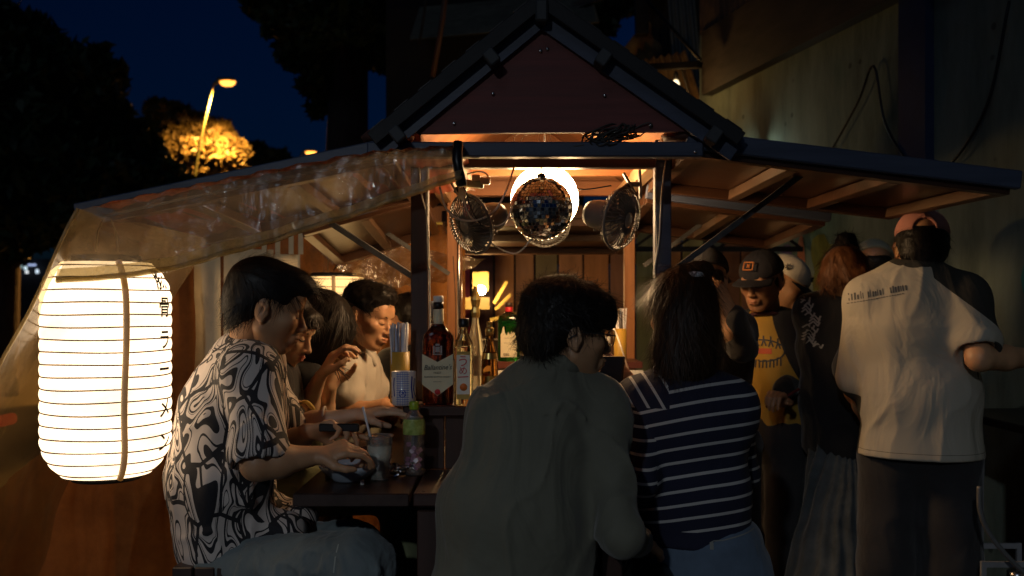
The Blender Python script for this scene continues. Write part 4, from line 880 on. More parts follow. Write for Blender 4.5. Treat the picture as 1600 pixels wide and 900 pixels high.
def lantern(c, R, H, label, pm, text, tang, strap_ang, zlist, csz):
    t = thing("paper_lantern", label, "paper lantern", c, "glowing paper lanterns hung from the cart"); c = np.asarray(c, float)
    prof = []; rings = np.linspace(-.93, .93, 18)
    for i in range(17):
        for k in range(6):
            u = k/6; z = rings[i]*(1-u)+rings[i+1]*u; prof.append((lan_r(z, R, H)*(1+.022*math.sin(PI*u))-0, z*H/2))
    prof.append((lan_r(.93, R, H), .93*H/2)); prof = [(prof[0][0]*.93, -.965*H/2)]+prof+[(prof[-1][0]*.93, .965*H/2)]
    m = MB(); m.lathe(prof, c, 56, capa=False, capb=False); m.build("shade", pm, t, True)
    for z in rings:
        r = lan_r(z, R, H)*1.002; a = np.linspace(0, 2*PI, 49); m = MB(); m.tube([c+V3(r*math.cos(q), r*math.sin(q), z*H/2+.0012*math.sin(q*3+z*9)) for q in a], .0021, 5, cap=False); m.build("hoop", hoopm, t, True)
    for z in (-1, 1):
        m = MB(); r = lan_r(.965, R, H)*.80; m.lathe([(r, -.012), (r*1.03, 0), (r, .016)], c+V3(0, 0, z*H/2*.975), 32); m.build("cap_ring", blackp, t, True)
    a = strap_ang-PI/2; pts = [c+V3(lan_r(z, R, H)*1.03*math.cos(a)+.003*math.sin(z*4), lan_r(z, R, H)*1.03*math.sin(a), z*H/2) for z in np.linspace(-.96, .96, 40)]
    m = MB(); m.tube(pts, .0085, 8); m.build("strap", strapm, t, True)
    m = MB(); m.bar(c+V3(0, 0, H/2), c+V3(0, 0, H/2+.02), R*.5, .012); m.build("top_bar", over, t)
    zt = H/2+.02; m = MB()
    for s in (-1, 1): m.tube(curve([c+V3(s*.03, 0, zt), c+V3(s*.025, 0, zt+.05), c+V3(s*.01, 0, zt+.09)], 8), .0022, 5)
    m.build("hanger", mk("cream_wire", (.6, .5, .3), .5, bump=0), t, True)
    for ch, z in zip(text, zlist):
        o = text_part(ch, inkm, t, (0, 0, 0), (1, 0, 0), (0, 0, 1), csz, "character", bold=.0010); me = o.data; base = np.array(t.location)
        for v in me.vertices:
            w = np.array(v.co)+base; w = w  # flat coordinates: x right, z up
            ang = tang+w[0]/R-PI/2; zz = z+w[2]; rr = lan_r(zz/(H/2), R, H)*1.028
            p = c+V3(rr*math.cos(ang), rr*math.sin(ang), zz)-base; v.co = p
    return t
c1 = P(167, 575, 2.60); lantern(c1, .163, .590, "big glowing white paper lantern at the left behind the vinyl", paper_m, "豚骨ラーメン", math.radians(82), math.radians(38),
    [(575-q)/FPX*2.6 for q in (440, 482, 532, 578, 638, 690)], .058)
c2 = P(522, 541, 4.40); lantern(c2, .188, .655, "yellow glowing paper lantern behind the long-haired woman", paper_m2, "豚骨ラーメン", math.radians(-20), math.radians(10),
    [(541-q)/FPX*4.4 for q in (468, 500, 530, 560, 590, 615)], .078)
m = MB(); m.tube(curve([c2+V3(0, 0, .35), c2+V3(.06, -.1, .42), c2+V3(.13, -.2, .52), P(566, 378, 4.1)], 20), .003, 5); tag(m.build("lantern_wire", blackp, None, True), "thin black wire from the rear lantern up to the awning", "wire")
# ------------------------------------------------------------ globe lamp and mirror ball
gc = P(851, 311, 3.35); t = thing("globe_lamp", "bright white round globe lamp behind the mirror ball", "lamp", gc)
m = MB(); m.lathe([(.118*math.sin(a), -.118*math.cos(a)) for a in np.linspace(.001, PI-.12, 28)], gc, 40, capb=False); m.build("globe", emit("globe_glow", (1, .62, .30), 44), t, True)
m = MB(); m.lathe([(.02, .112), (.022, .14), (.006, .15)], gc, 16); m.tube([gc+V3(0, 0, .14), gc+V3(0, 0, .42)], .004, 6); m.build("holder", silver, t, True)
bc = P(846, 326, 3.0); t = thing("mirror_ball", "mirrored disco ball hanging in front of the globe lamp", "disco ball", bc); R_ = .0985
m = MB(); m.lathe([(R_*.985*math.sin(a), -R_*.985*math.cos(a)) for a in np.linspace(.001, PI-.001, 28)], bc, 40); m.build("core", mk("ball_core", (.20, .20, .19), .5, bump=0), t, True)
mirror = mk("mirror", (.34, .38, .43), .05, metal=1, var=.35, scale=60, bump=0); m = MB(); rg = random.Random(4); rows = 27
for i in range(rows):
    th = PI*(i+.5)/rows; nn_ = max(5, int(2*PI*R_*math.sin(th)/.0118)); 
    for k in range(nn_):
        a = 2*PI*(k+.25*(i % 2))/nn_; d = V3(math.sin(th)*math.cos(a), math.sin(th)*math.sin(a), -math.cos(th)); dd = nrm(d+V3(rg.gauss(0, .06), rg.gauss(0, .06), rg.gauss(0, .06)))
        e1 = nrm(np.cross((0, 0, 1), dd)); e2 = np.cross(dd, e1); hw = R_*math.sin(th)*PI/nn_*.86; hh = R_*PI/rows*.5*.86; c = bc+d*R_
        m.add([c-e1*hw-e2*hh, c+e1*hw-e2*hh, c+e1*hw+e2*hh, c-e1*hw+e2*hh], [(0, 1, 2, 3)])
m.build("mirror_tiles", mirror, t, kind='stuff')
m = MB(); m.lathe([(.014, .096), (.012, .108), (.004, .112)], bc, 14); m.tube([bc+V3(0, 0, .11), bc+V3(0, 0, .17)], .002, 5); m.build("hanger", blackp, t, True)
# ------------------------------------------------------------ clip fans
fanm = mk("fan_grey_plastic", (.17, .165, .15), .4, bump=.05); fanw = mk("fan_wire", (.10, .10, .095), .4, metal=.1, bump=0); blade = mk("fan_blade", (.12, .12, .12), .3, bump=0)
def fan(c, fwd, R, label, clamp_to=None, motor=.085, up=(0, 0, 1)):
    t = thing("clip_fan", label, "fan", c, "grey clip-on fans inside the cart"); Rm = frame(fwd, up)   # local y = facing
    m = MB(Rm, c)
    for i in range(40):
        a = 2*PI*i/40; ca, sa = math.cos(a), math.sin(a); sw = .35
        pts = [(r*R*math.cos(a+sw*(1-r)), y*R, r*R*math.sin(a+sw*(1-r))) for r, y in ((.26, .30), (.6, .29), (.88, .20), (1.0, .02))]; m.tube(pts, .0021, 4, cap=False)
    for r, y in ((.62, .285), (.9, .19)): m.tube([(r*R*math.cos(q), y*R, r*R*math.sin(q)) for q in np.linspace(0, 2*PI, 33)], .0011, 4, cap=False)
    m.build("front_grille", fanw, t, True)
    m = MB(Rm, c)
    for i in range(36):
        a = 2*PI*i/36; m.tube([(r*R*math.cos(a), y*R, r*R*math.sin(a)) for r, y in ((1.0, .0), (.93, -.22), (.62, -.33), (.3, -.36))], .0011, 3, cap=False)
    m.build("rear_grille", fanw, t, True)
    m = MB(Rm, c); m.tube([(R*1.01*math.cos(q), 0, R*1.01*math.sin(q)) for q in np.linspace(0, 2*PI, 41)], .0045, 8, cap=False); m.build("rim", fanm, t, True)
    Rl = np.array([[1, 0, 0], [0, 0, 1], [0, -1, 0.]])
    m = MB(Rm, c); m.lathe([(.001, .31*R), (.22*R, .31*R), (.25*R, .27*R)][::-1], (0, 0, 0), 24, R=np.array([[1, 0, 0], [0, 0, 1], [0, -1, 0.]])); m.build("badge", fanm, t, True)
    m = MB(Rm, c)
    for k in range(3):
        a0 = 2*PI*k/3; n_ = 8; A = np.zeros((n_, 6, 3))
        for i in range(n_):
            for j in range(6):
                r = (.2+.66*j/5)*R; a = a0+(i/(n_-1)-.5)*(.8+.7*j/5); A[i, j] = (r*math.cos(a), (-.05+(i/(n_-1)-.5)*.26)*R, r*math.sin(a))
        m.grid(A)
    m.lathe([(.19*R, -.18*R), (.2*R, .1*R), (.1*R, .16*R)], (0, 0, 0), 20, R=np.array([[1, 0, 0], [0, 0, 1], [0, -1, 0.]])); m.build("blades", blade, t, True)
    m = MB(Rm, c); mp_ = [(.026, -.37*R-motor), (.036, -.36*R-motor), (.043, -.36*R-motor*.8), (.047, -.36*R-motor*.45), (.044, -.36*R-motor*.1), (.040, -.25*R)]
    m.lathe([(r, z) for r, z in mp_], (0, 0, 0), 28, R=np.array([[1, 0, 0], [0, 0, 1], [0, -1, 0.]])); mo = m.build("motor_housing", fanm, t, True)
    m = MB(Rm, c)
    for i in range(14):
        a = 2*PI*i/14; m.bar((.033*math.cos(a), -.375*R-motor*.95, .033*math.sin(a)), (.038*math.cos(a), -.36*R-motor*.62, .038*math.sin(a)), .004, .003)
    m.build("vent", blackp, mo)
    m = MB(Rm, c); m.tube([(0, -.36*R-motor*.6, -.035), (0, -.36*R-motor*.6, -.052)], .005, 8); m.build("knob", fanm, mo, True)
    if clamp_to is not None:
        q = np.asarray(clamp_to, float); s = c+Rm @ V3(0, -.36*R-motor*.4, .03); m = MB(); m.tube(curve([s, lerp(s, q, .5)+V3(0, 0, .0), q], 8), .011, 8); m.build("arm", blackp, t, True)
        m = MB(); m.bar(q+V3(-.022, 0, .035), q+V3(.02, 0, -.04), .03, .007, bev=.002); m.bar(q+V3(.028, 0, .045), q+V3(.032, 0, -.045), .03, .007, bev=.002); m.tube([q+V3(-.005, 0, 0), q+V3(.035, 0, 0)], .008, 8); m.build("clamp", fanm, t, True)
    return t
fan(P(736, 350, 2.93), V3(-.72, -.62, -.30), .092, "left clip fan tilted beside the left post, next to the plugs", P(712, 296, 3.0), .09)
fan(P(970, 342, 2.93), V3(.80, -.60, -.22), .094, "right clip fan with its motor towards the mirror ball", P(985, 288, 2.99), .085)
fan(P(853, 352, 3.75), V3(.05, -.85, -.50), .092, "rear clip fan half hidden below the mirror ball", P(868, 300, 3.8), .08)
# ------------------------------------------------------------ plugs and cables
plugm = mk("plug_cream", (.62, .54, .30), .4, bump=0); whitec = mk("white_cable", (.7, .66, .55), .4, bump=0)
t = thing("power_strip", "cream multi-way socket with plugs hanging under the left beam end", "socket", P(735, 285, 2.9))
m = MB(); m.box(P(734, 287, 2.9), (.085, .03, .022), frame((0, 1, 0), (.1, 0, 1)), bev=.004); m.build("socket_block", plugm, t)
for px, py, w, h in ((758, 283, .03, .022), (722, 302, .022, .036), (744, 279, .026, .022)): MB().box(P(px, py, 2.885), (w, .024, h), bev=.004).build("plug", plugm, t)
def cable(pts, r, label, mt=whitec, nm="cable"):
    m = MB(); m.tube(curve(pts, 40), r, 6); return tag(m.build(nm, mt, None, True), label, "cable")
cable([P(687, 292, 2.86), P(697, 325, 2.86), P(716, 342, 2.86), P(745, 344, 2.86), P(772, 330, 2.86), P(790, 300, 2.88), P(803, 262, 2.92)], .0032, "thick cream cable looping under the plugs up to the left of the lamp")
cable([P(722, 306, 2.87), P(735, 338, 2.87), P(762, 354, 2.87), P(788, 348, 2.88), P(800, 325, 2.9)], .0026, "cream cable curving from the plugs behind the mirror ball")
cable([P(757, 372, 2.98), P(780, 388, 2.98), P(803, 396, 2.98), P(818, 388, 2.98), P(830, 373, 2.98)], .0026, "cream cable sagging below the mirror ball to the left fan")
cable([P(730, 272, 2.92), P(750, 268, 2.9), P(762, 274, 2.89), P(760, 282, 2.89)], .003, "short cream cable loop on top of the plugs")
cable([P(718, 282, 2.86), P(728, 300, 2.86), P(738, 330, 2.86), P(752, 352, 2.86)], .0022, "thin dark cable hanging past the left fan", blackp)
cable([P(868, 262, 3.02), P(890, 288, 3.02), P(912, 296, 3.02), P(955, 290, 3.0)], .0024, "thin black cable from the lamp to the right fan", blackp)
cable([P(655, 262, 2.66), P(658, 300, 2.8), P(668, 345, 2.95), P(671, 420, 2.97), P(672, 500, 2.97), P(671, 560, 2.97)], .0022, "white cord running down the left post")
cable([P(666, 290, 2.8), P(667, 345, 2.9), P(669, 415, 2.96), P(671, 418, 2.96)], .0022, "second white cord knotted halfway down the left post")
cable([P(1041, 245, 2.95), P(1034, 300, 2.95), P(1030, 370, 2.95), P(1024, 412, 2.95), P(1023, 425, 2.95)], .0022, "white cord hanging down the right post")
cable([P(1024, 264, 2.97), P(1024, 330, 2.97), P(1026, 372, 2.96), P(1025, 410, 2.96)], .0018, "thin pale string on the inner side of the right post")
cable([P(936, 516, 3.15), P(953, 509, 3.15), P(962, 520, 3.1), P(973, 550, 3.0), P(984, 584, 2.95), P(990, 600, 2.95)], .0034, "white charging cable curving down towards the striped woman")
cable([P(708, 400, 4.1), P(712, 480, 4.1), P(711, 560, 4.1)], .002, "thin wire down the rear left post", blackp)
for i, pts in enumerate((((800, 232), (805, 213), (822, 205)), ((842, 232), (842, 205), (842, 196)), ((812, 230), (818, 214), (840, 204)), ((861, 230), (860, 212), (861, 204)), ((905, 206), (918, 214), (930, 226)))):
    cable([P(*q, 2.95) for q in pts], .0016, ["curved white wire in the gap under the gable, leftmost", "straight white wire in the middle of the gap under the gable", "slanting white wire in the gap under the gable", "white wire right of the middle in the gap under the gable", "pale wire beside the tangled cables under the gable"][i])
m = MB(); rg = random.Random(9)
for k in range(26):
    c = P(958+rg.uniform(-14, 14), 212+rg.uniform(-4, 4), 2.69); a0 = rg.uniform(0, 6); rx = rg.uniform(.03, .085); pts = [c+V3(rx*math.cos(a0+q), .02*math.sin(q*1.3+k), .022*math.sin(a0*1.3+q*1.02)+.006*math.sin(q*3)) for q in np.linspace(0, rg.uniform(3, 6), 18)]
    m.tube(pts, .0022, 4)
m.tube(curve([P(940, 216, 2.69), P(915, 226, 2.68), P(890, 229, 2.68), P(872, 226, 2.68)], 14), .0028, 5)
tag(m.build("cable_tangle", mk("cable_dark", (.05, .045, .04), .5, bump=0), None, True), "tangle of dark cables lying on the front beam under the gable", "cables")
# round pots resting on the beam ends
for px, py, lab in ((606, 214, "rounded clay tile end on the beam left of the gable"), (1075, 212, "larger rounded clay tile end right of the gable")):
    m = MB(); m.lathe([(.0, .0), (.055, .002), (.062, .018), (.045, .036), (.001, .044)], P(px, py+10, 2.75), 20, sx=1.25); tag(m.build("clay_tile", mk("clay", (.12, .05, .035), .6), None, True), lab, "clay tile")

# ------------------------------------------------------------ bottles and tableware
def zc(py, Y): return Z(py, Y)
g_dark = glass("amber_glass", (.07, .014, .006)); g_clear = glass("clear_glass", (.95, .95, .90)); g_green = glass("green_glass", (.05, .62, .10)); g_brown = glass("brown_glass", (.42, .20, .05)); g_pet = thin_sheet("pet_plastic", (.93, .94, .94), (.6, .6, .58), (.25, .5), .5, .08, .5, 20, .1)
lab_cream = mk("label_cream", (.72, .66, .45), .55, bump=.05, var=.08); lab_white = mk("label_white", (.78, .76, .68), .5, bump=.05, var=.06); ink = mk("print_ink", (.03, .03, .035), .6, bump=0); redink = mk("print_red", (.55, .02, .03), .5, bump=0); gold = mk("gold_foil", (.62, .44, .14), .3, metal=.8, bump=.1, var=.2)
whcap = mk("white_cap", (.75, .74, .70), .4, bump=0)
def sbottle(name, label, c, prof, mat, n=32, sx=1, sy=1, sq=0):
    t = thing(name, label, "bottle", c); m = MB()
    if sq:     # squared section
        vs = []; fs = []; k = len(prof)
        for r, z in prof:
            for j in range(n):
                a = 2*PI*j/n; e = 2/(2+sq*min(1, r/.03)); ca, sa = math.cos(a), math.sin(a); vs.append((r*sx*np.sign(ca)*abs(ca)**e, r*sy*np.sign(sa)*abs(sa)**e, z))
        fs = [(i*n+j, i*n+(j+1) % n, (i+1)*n+(j+1) % n, (i+1)*n+j) for i in range(k-1) for j in range(n)]+[tuple(range(n-1, -1, -1)), tuple((k-1)*n+j for j in range(n))]
        m.add(np.array(vs)+np.asarray(c), fs)
    else: m.lathe(prof, c, n, sx=sx, sy=sy)
    m.build("glass", mat, t, True); return t
def flat(name, mat, parent, c, poly, yoff):   # printed piece facing the camera side, poly in (x,z) metres around c
    m = MB(); m.add([np.asarray(c)+V3(x, yoff, z) for x, z in poly]+[np.asarray(c)+V3(x, yoff+.0006, z) for x, z in poly], [tuple(range(len(poly)))]+[tuple(range(2*len(poly)-1, len(poly)-1, -1))]); return m.build(name, mat, parent)
# whisky
c = V3(X(685, 2.87), 2.87, shelf_z); k = 1/FPX*2.87
t = sbottle("whisky_bottle", "large amber whisky bottle with cream shield label on the shelf corner", c, [(.042, 0), (.0465, .006), (.0465, .190), (.045, .205), (.028, .225), (.0165, .238), (.0150, .26), (.0155, .262), (.0145, .30), (.0145, .305)], g_dark, sx=1, sy=.72, sq=2.2)
w = .0455; flat("label", lab_cream, t, c, [(-w, .152), (0, .128), (w, .152), (w, .062), (0, .028), (-w, .062)][::-1], -.0345)
text_part("Ballantine's", ink, t, c+V3(0, -.0362, .112), (1, .0, .03), (0, 0, 1), .0215, shear=.35, squash=.86)
text_part("FINEST", ink, t, c+V3(0, -.0362, .096), (1, 0, 0), (0, 0, 1), .0075); text_part("BLENDED SCOTCH WHISKY", ink, t, c+V3(0, -.0362, .084), (1, 0, 0), (0, 0, 1), .0062)
text_part("SCOTLAND", ink, t, c+V3(0, -.0362, .070), (1, 0, 0), (0, 0, 1), .0045)
m = MB(); m.lathe([(.0085, 0), (.0085, .002), (.006, .003)], c+V3(0, -.0355, .040), 18, R=frame((1, 0, 0), (0, -1, 0))); m.build("seal", redink, t, True)
crest = mk("crest_print", (.35, .36, .36), .5, bump=0); cx = c+V3(0, -.0345, .165)
m = MB(); m.box(cx, (.013, .001, .016)); [m.box(cx+V3(s*.011, 0, 0), (.005, .001, .022)) for s in (-1, 1)]; m.box(cx+V3(0, 0, .014), (.012, .001, .006)); m.box(cx+V3(0, 0, -.014), (.028, .001, .003)); m.box(cx+V3(0, -.0004, 0), (.0015, .001, .016)); m.build("crest", crest, t)
m = MB(); m.lathe([(.0168, .240), (.0162, .243), (.0158, .283), (.0152, .284)], c, 24); m.build("neck_label", lab_cream, t, True)
m = MB(); m.lathe([(.0152, .285), (.0155, .305)], c, 24); m.build("cap_band", blackp, t, True)
m = MB(); m.lathe([(.0150, .305), (.0155, .307), (.0155, .322), (.013, .324)], c, 24); m.build("cap", whcap, t, True)
# plum wine
c = V3(X(724.5, 2.84), 2.84, shelf_z)
t = sbottle("plum_wine_bottle", "clear slim bottle with white and red Japanese label beside the whisky", c, [(.026, 0), (.0285, .006), (.0285, .168), (.027, .185), (.0155, .208), (.0130, .215), (.0125, .236)], glass("pale_glass", (.90, .88, .62)), sy=1, sq=2.2)
m = MB(); m.lathe([(.0155, .232), (.0160, .234), (.0160, .256), (.014, .257)], c, 24); m.build("cap", blackp, t, True)
flat("label", lab_white, t, c, [(-.0195, .035), (.0195, .035), (.0195, .150), (-.0195, .150)], -.0292)
for ch, z, s in (("う", .130, .036), ("め", .103, .027), ("一", .083, .034)): text_part(ch, redink, t, c+V3(0, -.0302, z), (1, 0, .05), (0, 0, 1), s, "character")
m = MB(); m.lathe([(.011, 0), (.011, .0006)], c+V3(.001, -.0296, .056), 18, R=frame((1, 0, 0), (0, -1, 0))); m.build("plum_print", mk("plum_orange", (.80, .35, .06), .5, bump=0, col2=(.8, .08, .03), scale=60), t, True)
flat("label_band", gold, t, c, [(-.0195, .020), (.0195, .020), (.0195, .0345), (-.0195, .0345)], -.0292); flat("label_band", gold, t, c, [(-.0195, .151), (.0195, .151), (.0195, .160), (-.0195, .160)], -.0292)
# small brown bottle
c = V3(X(765, 2.98), 2.98, shelf_z)
t = sbottle("brown_bottle", "slim brown bottle with gold cap behind the plum wine", c, [(.023, 0), (.0265, .006), (.0265, .105), (.024, .14), (.0135, .18), (.0115, .215)], g_brown)
m = MB(); m.lathe([(.0120, .200), (.0140, .214), (.0140, .226), (.009, .227), (.009, .239), (.010, .240), (.008, .246)], c, 20); m.build("cap", gold, t, True)
m = MB(); m.lathe([(.0270, .055), (.0270, .078)], c, 28, capa=False, capb=False); m.build("label", gold, t, True)
m = MB(); m.lathe([(.0262, .130), (.0225, .148)], c, 28, capa=False, capb=False); m.build("neck_label", gold, t, True)
m = MB(); m.lathe([(.0272, .03), (.0272, .052)], c, 28, capa=False, capb=False); m.build("label", lab_cream, t, True)
# tall frosted bottle with foil
c = V3(X(743, 3.25), 3.25, 1.09)
t = sbottle("frosted_bottle", "tall pale frosted bottle with crumpled gold foil at the rear post", c, [(.028, 0), (.030, .006), (.030, .13), (.027, .165), (.0125, .235), (.0110, .28)], glass("frost_glass", (.88, .86, .68), .28))
m = MB(); m.lathe([(.0135, .255), (.016, .272), (.012, .29), (.018, .315), (.010, .345), (.006, .36)], c, 9); m.build("foil", gold, t)
m = MB(); m.lathe([(.0304, .06), (.0304, .125)], c, 28, capa=False, capb=False); m.build("label", lab_cream, t, True)
# bottle with pale blue cap behind whisky
c = V3(X(676, 3.12), 3.12, 1.09)
t = sbottle("water_flask", "clear bottle with pale blue cap half behind the whisky", c, [(.027, 0), (.030, .005), (.030, .16), (.022, .2), (.012, .23), (.011, .27)], glass("blueish_glass", (.8, .9, .95)))
m = MB(); m.lathe([(.018, .262), (.020, .268), (.018, .29), (.010, .302), (.006, .31)], c, 16); m.build("cap", mk("pale_blue", (.35, .45, .6), .4, bump=0), t, True)
# green bottle on the back shelf
c = V3(X(795, 3.95), 3.95, 1.158)
t = sbottle("green_bottle", "flat green liqueur bottle with torn pale label on the back shelf", c, [(.042, 0), (.046, .006), (.046, .165), (.040, .185), (.016, .200), (.014, .205), (.014, .212)], g_green, sy=.55, sq=2.5)
rg = random.Random(3); tornx = np.linspace(-.033, .033, 16); pts = [(x, .115+rg.uniform(-.008, .010)+(.025 if -.028 < x < -.018 else 0)) for x in tornx]; flat("label", lab_cream, t, c, [(.033, .018), (-.033, .018)]+pts, -.0268)
for i in range(11): flat("barcode_bar", ink, t, c, [(-.022+i*.0022, .022), (-.022+i*.0022+.0011, .022), (-.022+i*.0022+.0011, .034), (-.022+i*.0022, .034)], -.0278)
text_part("35%", ink, t, c+V3(.022, -.0278, .028), (1, 0, 0), (0, 0, 1), .008)
for z, s in ((.095, .010), (.075, .008)): flat("print_line", ink, t, c, [(-.02, z), (.018, z), (.018, z+.001), (-.02, z+.001)], -.0278)
m = MB(); m.lathe([(.0150, .203), (.0155, .205), (.0155, .222), (.014, .223)], c, 20); m.build("neck_band", redink, t, True)
m = MB(); m.lathe([(.0155, .223), (.0155, .240), (.013, .241)], c, 20); m.build("cap", mk("cap_dark", (.05, .03, .02), .35, bump=0), t, True)
c = V3(X(822, 3.95), 3.95, 1.158); t = sbottle("spice_bottle", "small bottle with white and yellow label right of the green bottle", c, [(.03, 0), (.032, .005), (.032, .12), (.014, .16), (.012, .2)], g_clear)
m = MB(); m.lathe([(.0325, .02), (.0325, .095)], c, 24, capa=False, capb=False); m.build("label", lab_white, t, True); m = MB(); m.lathe([(.0328, .03), (.0328, .05)], c, 24, capa=False, capb=False); m.build("label_band", ymat, t, True)
# straw pots
def straws(c, R, H, n, hs, label, seed, tall=.10, pale=True, bluish=.5):
    t = thing("straw_holder", label, "straw holder", c); m = MB(); m.lathe([(R*.97, 0), (R, .004), (R, H), (R*.90, H), (R*.90, .006)], c, 24, capb=False); m.build("pot", mk("bamboo_yellow", (.50, .30, .045), .4, var=.15, stretch=(1, 1, .1), scale=30), t, True)
    rg = random.Random(seed)
    for i in range(n):
        a, r = rg.uniform(0, 2*PI), R*.8*rg.random()**.5; b_ = c+V3(r*math.cos(a), r*math.sin(a), .01); tip = b_+V3(rg.uniform(-.5, .5)*R, rg.uniform(-.5, .5)*R, H+hs*rg.uniform(.75, 1)); q = rg.random()
        m = MB(); m.tube([b_, tip], .0034, 7); m.build("straw", mk("straw_blue", (.45, .55, .75), .3, bump=0) if q < bluish*.5 else (mk("straw_wrap", (.75, .76, .8), .35, bump=0) if q < .8 else mk("straw_cream", (.75, .65, .42), .4, bump=0)), t, True)
    return t
straws(V3(X(625, 2.92), 2.92, shelf_z), .030, .155, 24, .080, "yellow bamboo pot of wrapped straws at the left end of the shelf", 2)
straws(V3(X(969, 3.9), 3.9, 1.158), .026, .135, 12, .075, "yellow pot of white straws beside the right rear post", 5, bluish=.2)
# mug
c = V3(X(631, 2.84), 2.84, shelf_z)
m_, nt, N, L, b = nodes("mug_glaze"); tc = N.new("ShaderNodeTexCoord"); sep = N.new("ShaderNodeSeparateXYZ"); L.new(tc.outputs["Object"], sep.inputs[0])
def mth(op, a, b_=None, nt_=None):
    n_ = N.new("ShaderNodeMath"); n_.operation = op
    for i, q in enumerate((a, b_)):
        if q is None: continue
        if isinstance(q, (int, float)): n_.inputs[i].default_value = q
        else: L.new(q, n_.inputs[i])
    return n_.outputs[0]
ang = mth('ARCTAN2', sep.outputs[0], mth('MULTIPLY', sep.outputs[1], -1)); u_ = mth('ABSOLUTE', mth('SUBTRACT', mth('FRACT', mth('MULTIPLY', ang, 7.0)), .5)); v_ = mth('ABSOLUTE', mth('SUBTRACT', mth('FRACT', mth('MULTIPLY', sep.outputs[2], 150)), .5))
grid_ = mth('MULTIPLY', mth('MAXIMUM', mth('GREATER_THAN', u_, .36), mth('GREATER_THAN', v_, .38)), mth('LESS_THAN', mth('ABSOLUTE', ang), .55))
mx = N.new("ShaderNodeMix"); mx.data_type = 'RGBA'; mx.inputs[6].default_value = (.74, .73, .70, 1); mx.inputs[7].default_value = (.12, .18, .5, 1); L.new(grid_, mx.inputs[0]); L.new(mx.outputs[2], b.inputs["Base Color"]); b.inputs["Roughness"].default_value = .18
t = thing("tea_mug", "white mug with blue grid and brush marks at the shelf end", "mug", c); m = MB(); m.lathe([(.030, 0), (.0355, .004), (.0362, .02), (.0365, .100), (.0335, .1005), (.0325, .02)], c, 40, capb=False); m.build("cup", m_, t, True)
bl = mk("mug_blue", (.04, .06, .35), .25, bump=0); R0 = .0368
def wrap(pts, w):
    m = MB()
    for poly in stroke(pts, w): m.add([c+V3(R0*math.sin(x/R0), -R0*math.cos(x/R0), z) for x, z in poly], [(0, 1, 2, 3)])
    m.build("brush_mark", bl, t)
wrap([(-.046, .086), (-.028, .082), (-.030, .06), (-.027, .030), (-.044, .026)], .0045); wrap([(.052, .090), (.030, .086), (.028, .055), (.032, .024), (.05, .028)], .005); wrap([(.040, .08), (.036, .05), (.044, .03)], .004)
wrap([(.010*math.cos(a), .037+.010*math.sin(a)) for a in np.linspace(0, 6.3, 14)], .0022); wrap([(-.004, .033), (.004, .041), (-.002, .043), (.006, .034)], .002)
# water bottle
c = V3(X(647, 2.745), 2.745, ctr); pm = thin_sheet("pet_bottle", (.93, .95, .95), (.55, .58, .58), (.10, .28), .8, .06, .5, 25, .25, 60)
t = thing("water_bottle", "clear plastic water bottle with lime cap on the counter corner", "bottle", c); prof = [(.024, 0), (.030, .006), (.031, .03)]
for i in range(5): prof += [(.0285, .040+i*.018), (.031, .049+i*.018)]
prof += [(.0315, .135), (.0315, .165), (.027, .180), (.013, .197), (.012, .202)]; prof = [(r, z*.93) for r, z in prof]
m = MB(); m.lathe(prof, c, 30); m.build("shell", pm, t, True)
m = MB(); m.lathe([(.0320, .118), (.0322, .150), (.030, .1615)], c, 30, capa=False, capb=False); m.build("label", mk("lime_label", (.33, .45, .04), .35, bump=.1, var=.5, scale=40, col2=(.5, .62, .2)), t, True)
m = MB(); m.lathe([(.0136, .188), (.0142, .190), (.0142, .208), (.012, .211)], c, 24); m.build("cap", mk("lime_cap", (.28, .42, .03), .35, bump=0), t, True)
rg = random.Random(8); m = MB()
for i in range(16): a = rg.uniform(0, 6.28); r = rg.uniform(.005, .022); m.box(c+V3(r*math.cos(a), r*math.sin(a), rg.uniform(.012, .095)), (.014, .012, .012), frame((rg.random(), rg.random(), rg.random()), (0, .3, 1)))
m.build("contents", mk("pink_contents", (.55, .22, .36), .2, bump=0, var=.5, scale=60), t)
# plastic cup of iced drink
c = V3(X(593, 2.67), 2.67, ctr); t = thing("plastic_cup", "clear plastic cup of iced drink with white straw on the counter", "cup", c)
m = MB(); m.lathe([(.026, 0), (.0275, .003), (.037, .118), (.0375, .122), (.0345, .122), (.026, .006)], c, 32, capb=False); m.build("cup_wall", thin_sheet("cup_plastic", (.93, .93, .91), (.75, .75, .7), (.12, .3), .8, .1, .5, 25, .15, 60), t, True)
m = MB(); m.tube([c+V3(.0375*math.cos(a), .0375*math.sin(a), .123) for a in np.linspace(0, 2*PI, 33)], .0022, 6, cap=False); m.build("rim", g_pet, t, True)
m = MB(); m.lathe([(.0245, .004), (.0335, .096), (.001, .097)], c, 28); m.build("drink", mk("cloudy_drink", (.80, .77, .66), .3, bump=0, var=.3, scale=40), t, True)
for i in range(6): a = rg.uniform(0, 6.28); r = rg.uniform(.0, .012); m = MB(); m.box(c+V3(r*math.cos(a), r*math.sin(a), rg.uniform(.07, .108)), (.017, .017, .015), frame((rg.random(), rg.random(), .3*rg.random()), (0, .3, 1)), bev=.003); m.build("ice_cube", mk("ice", (.75, .78, .8), .15, trans=.5, bump=.1), t)
m = MB(); m.tube([c+V3(-.010, .01, .02), c+V3(-.026, -.012, .13), c+V3(-.043, -.02, .205)], .0034, 8); m.build("straw", MATS["straw_wrap"], t, True)
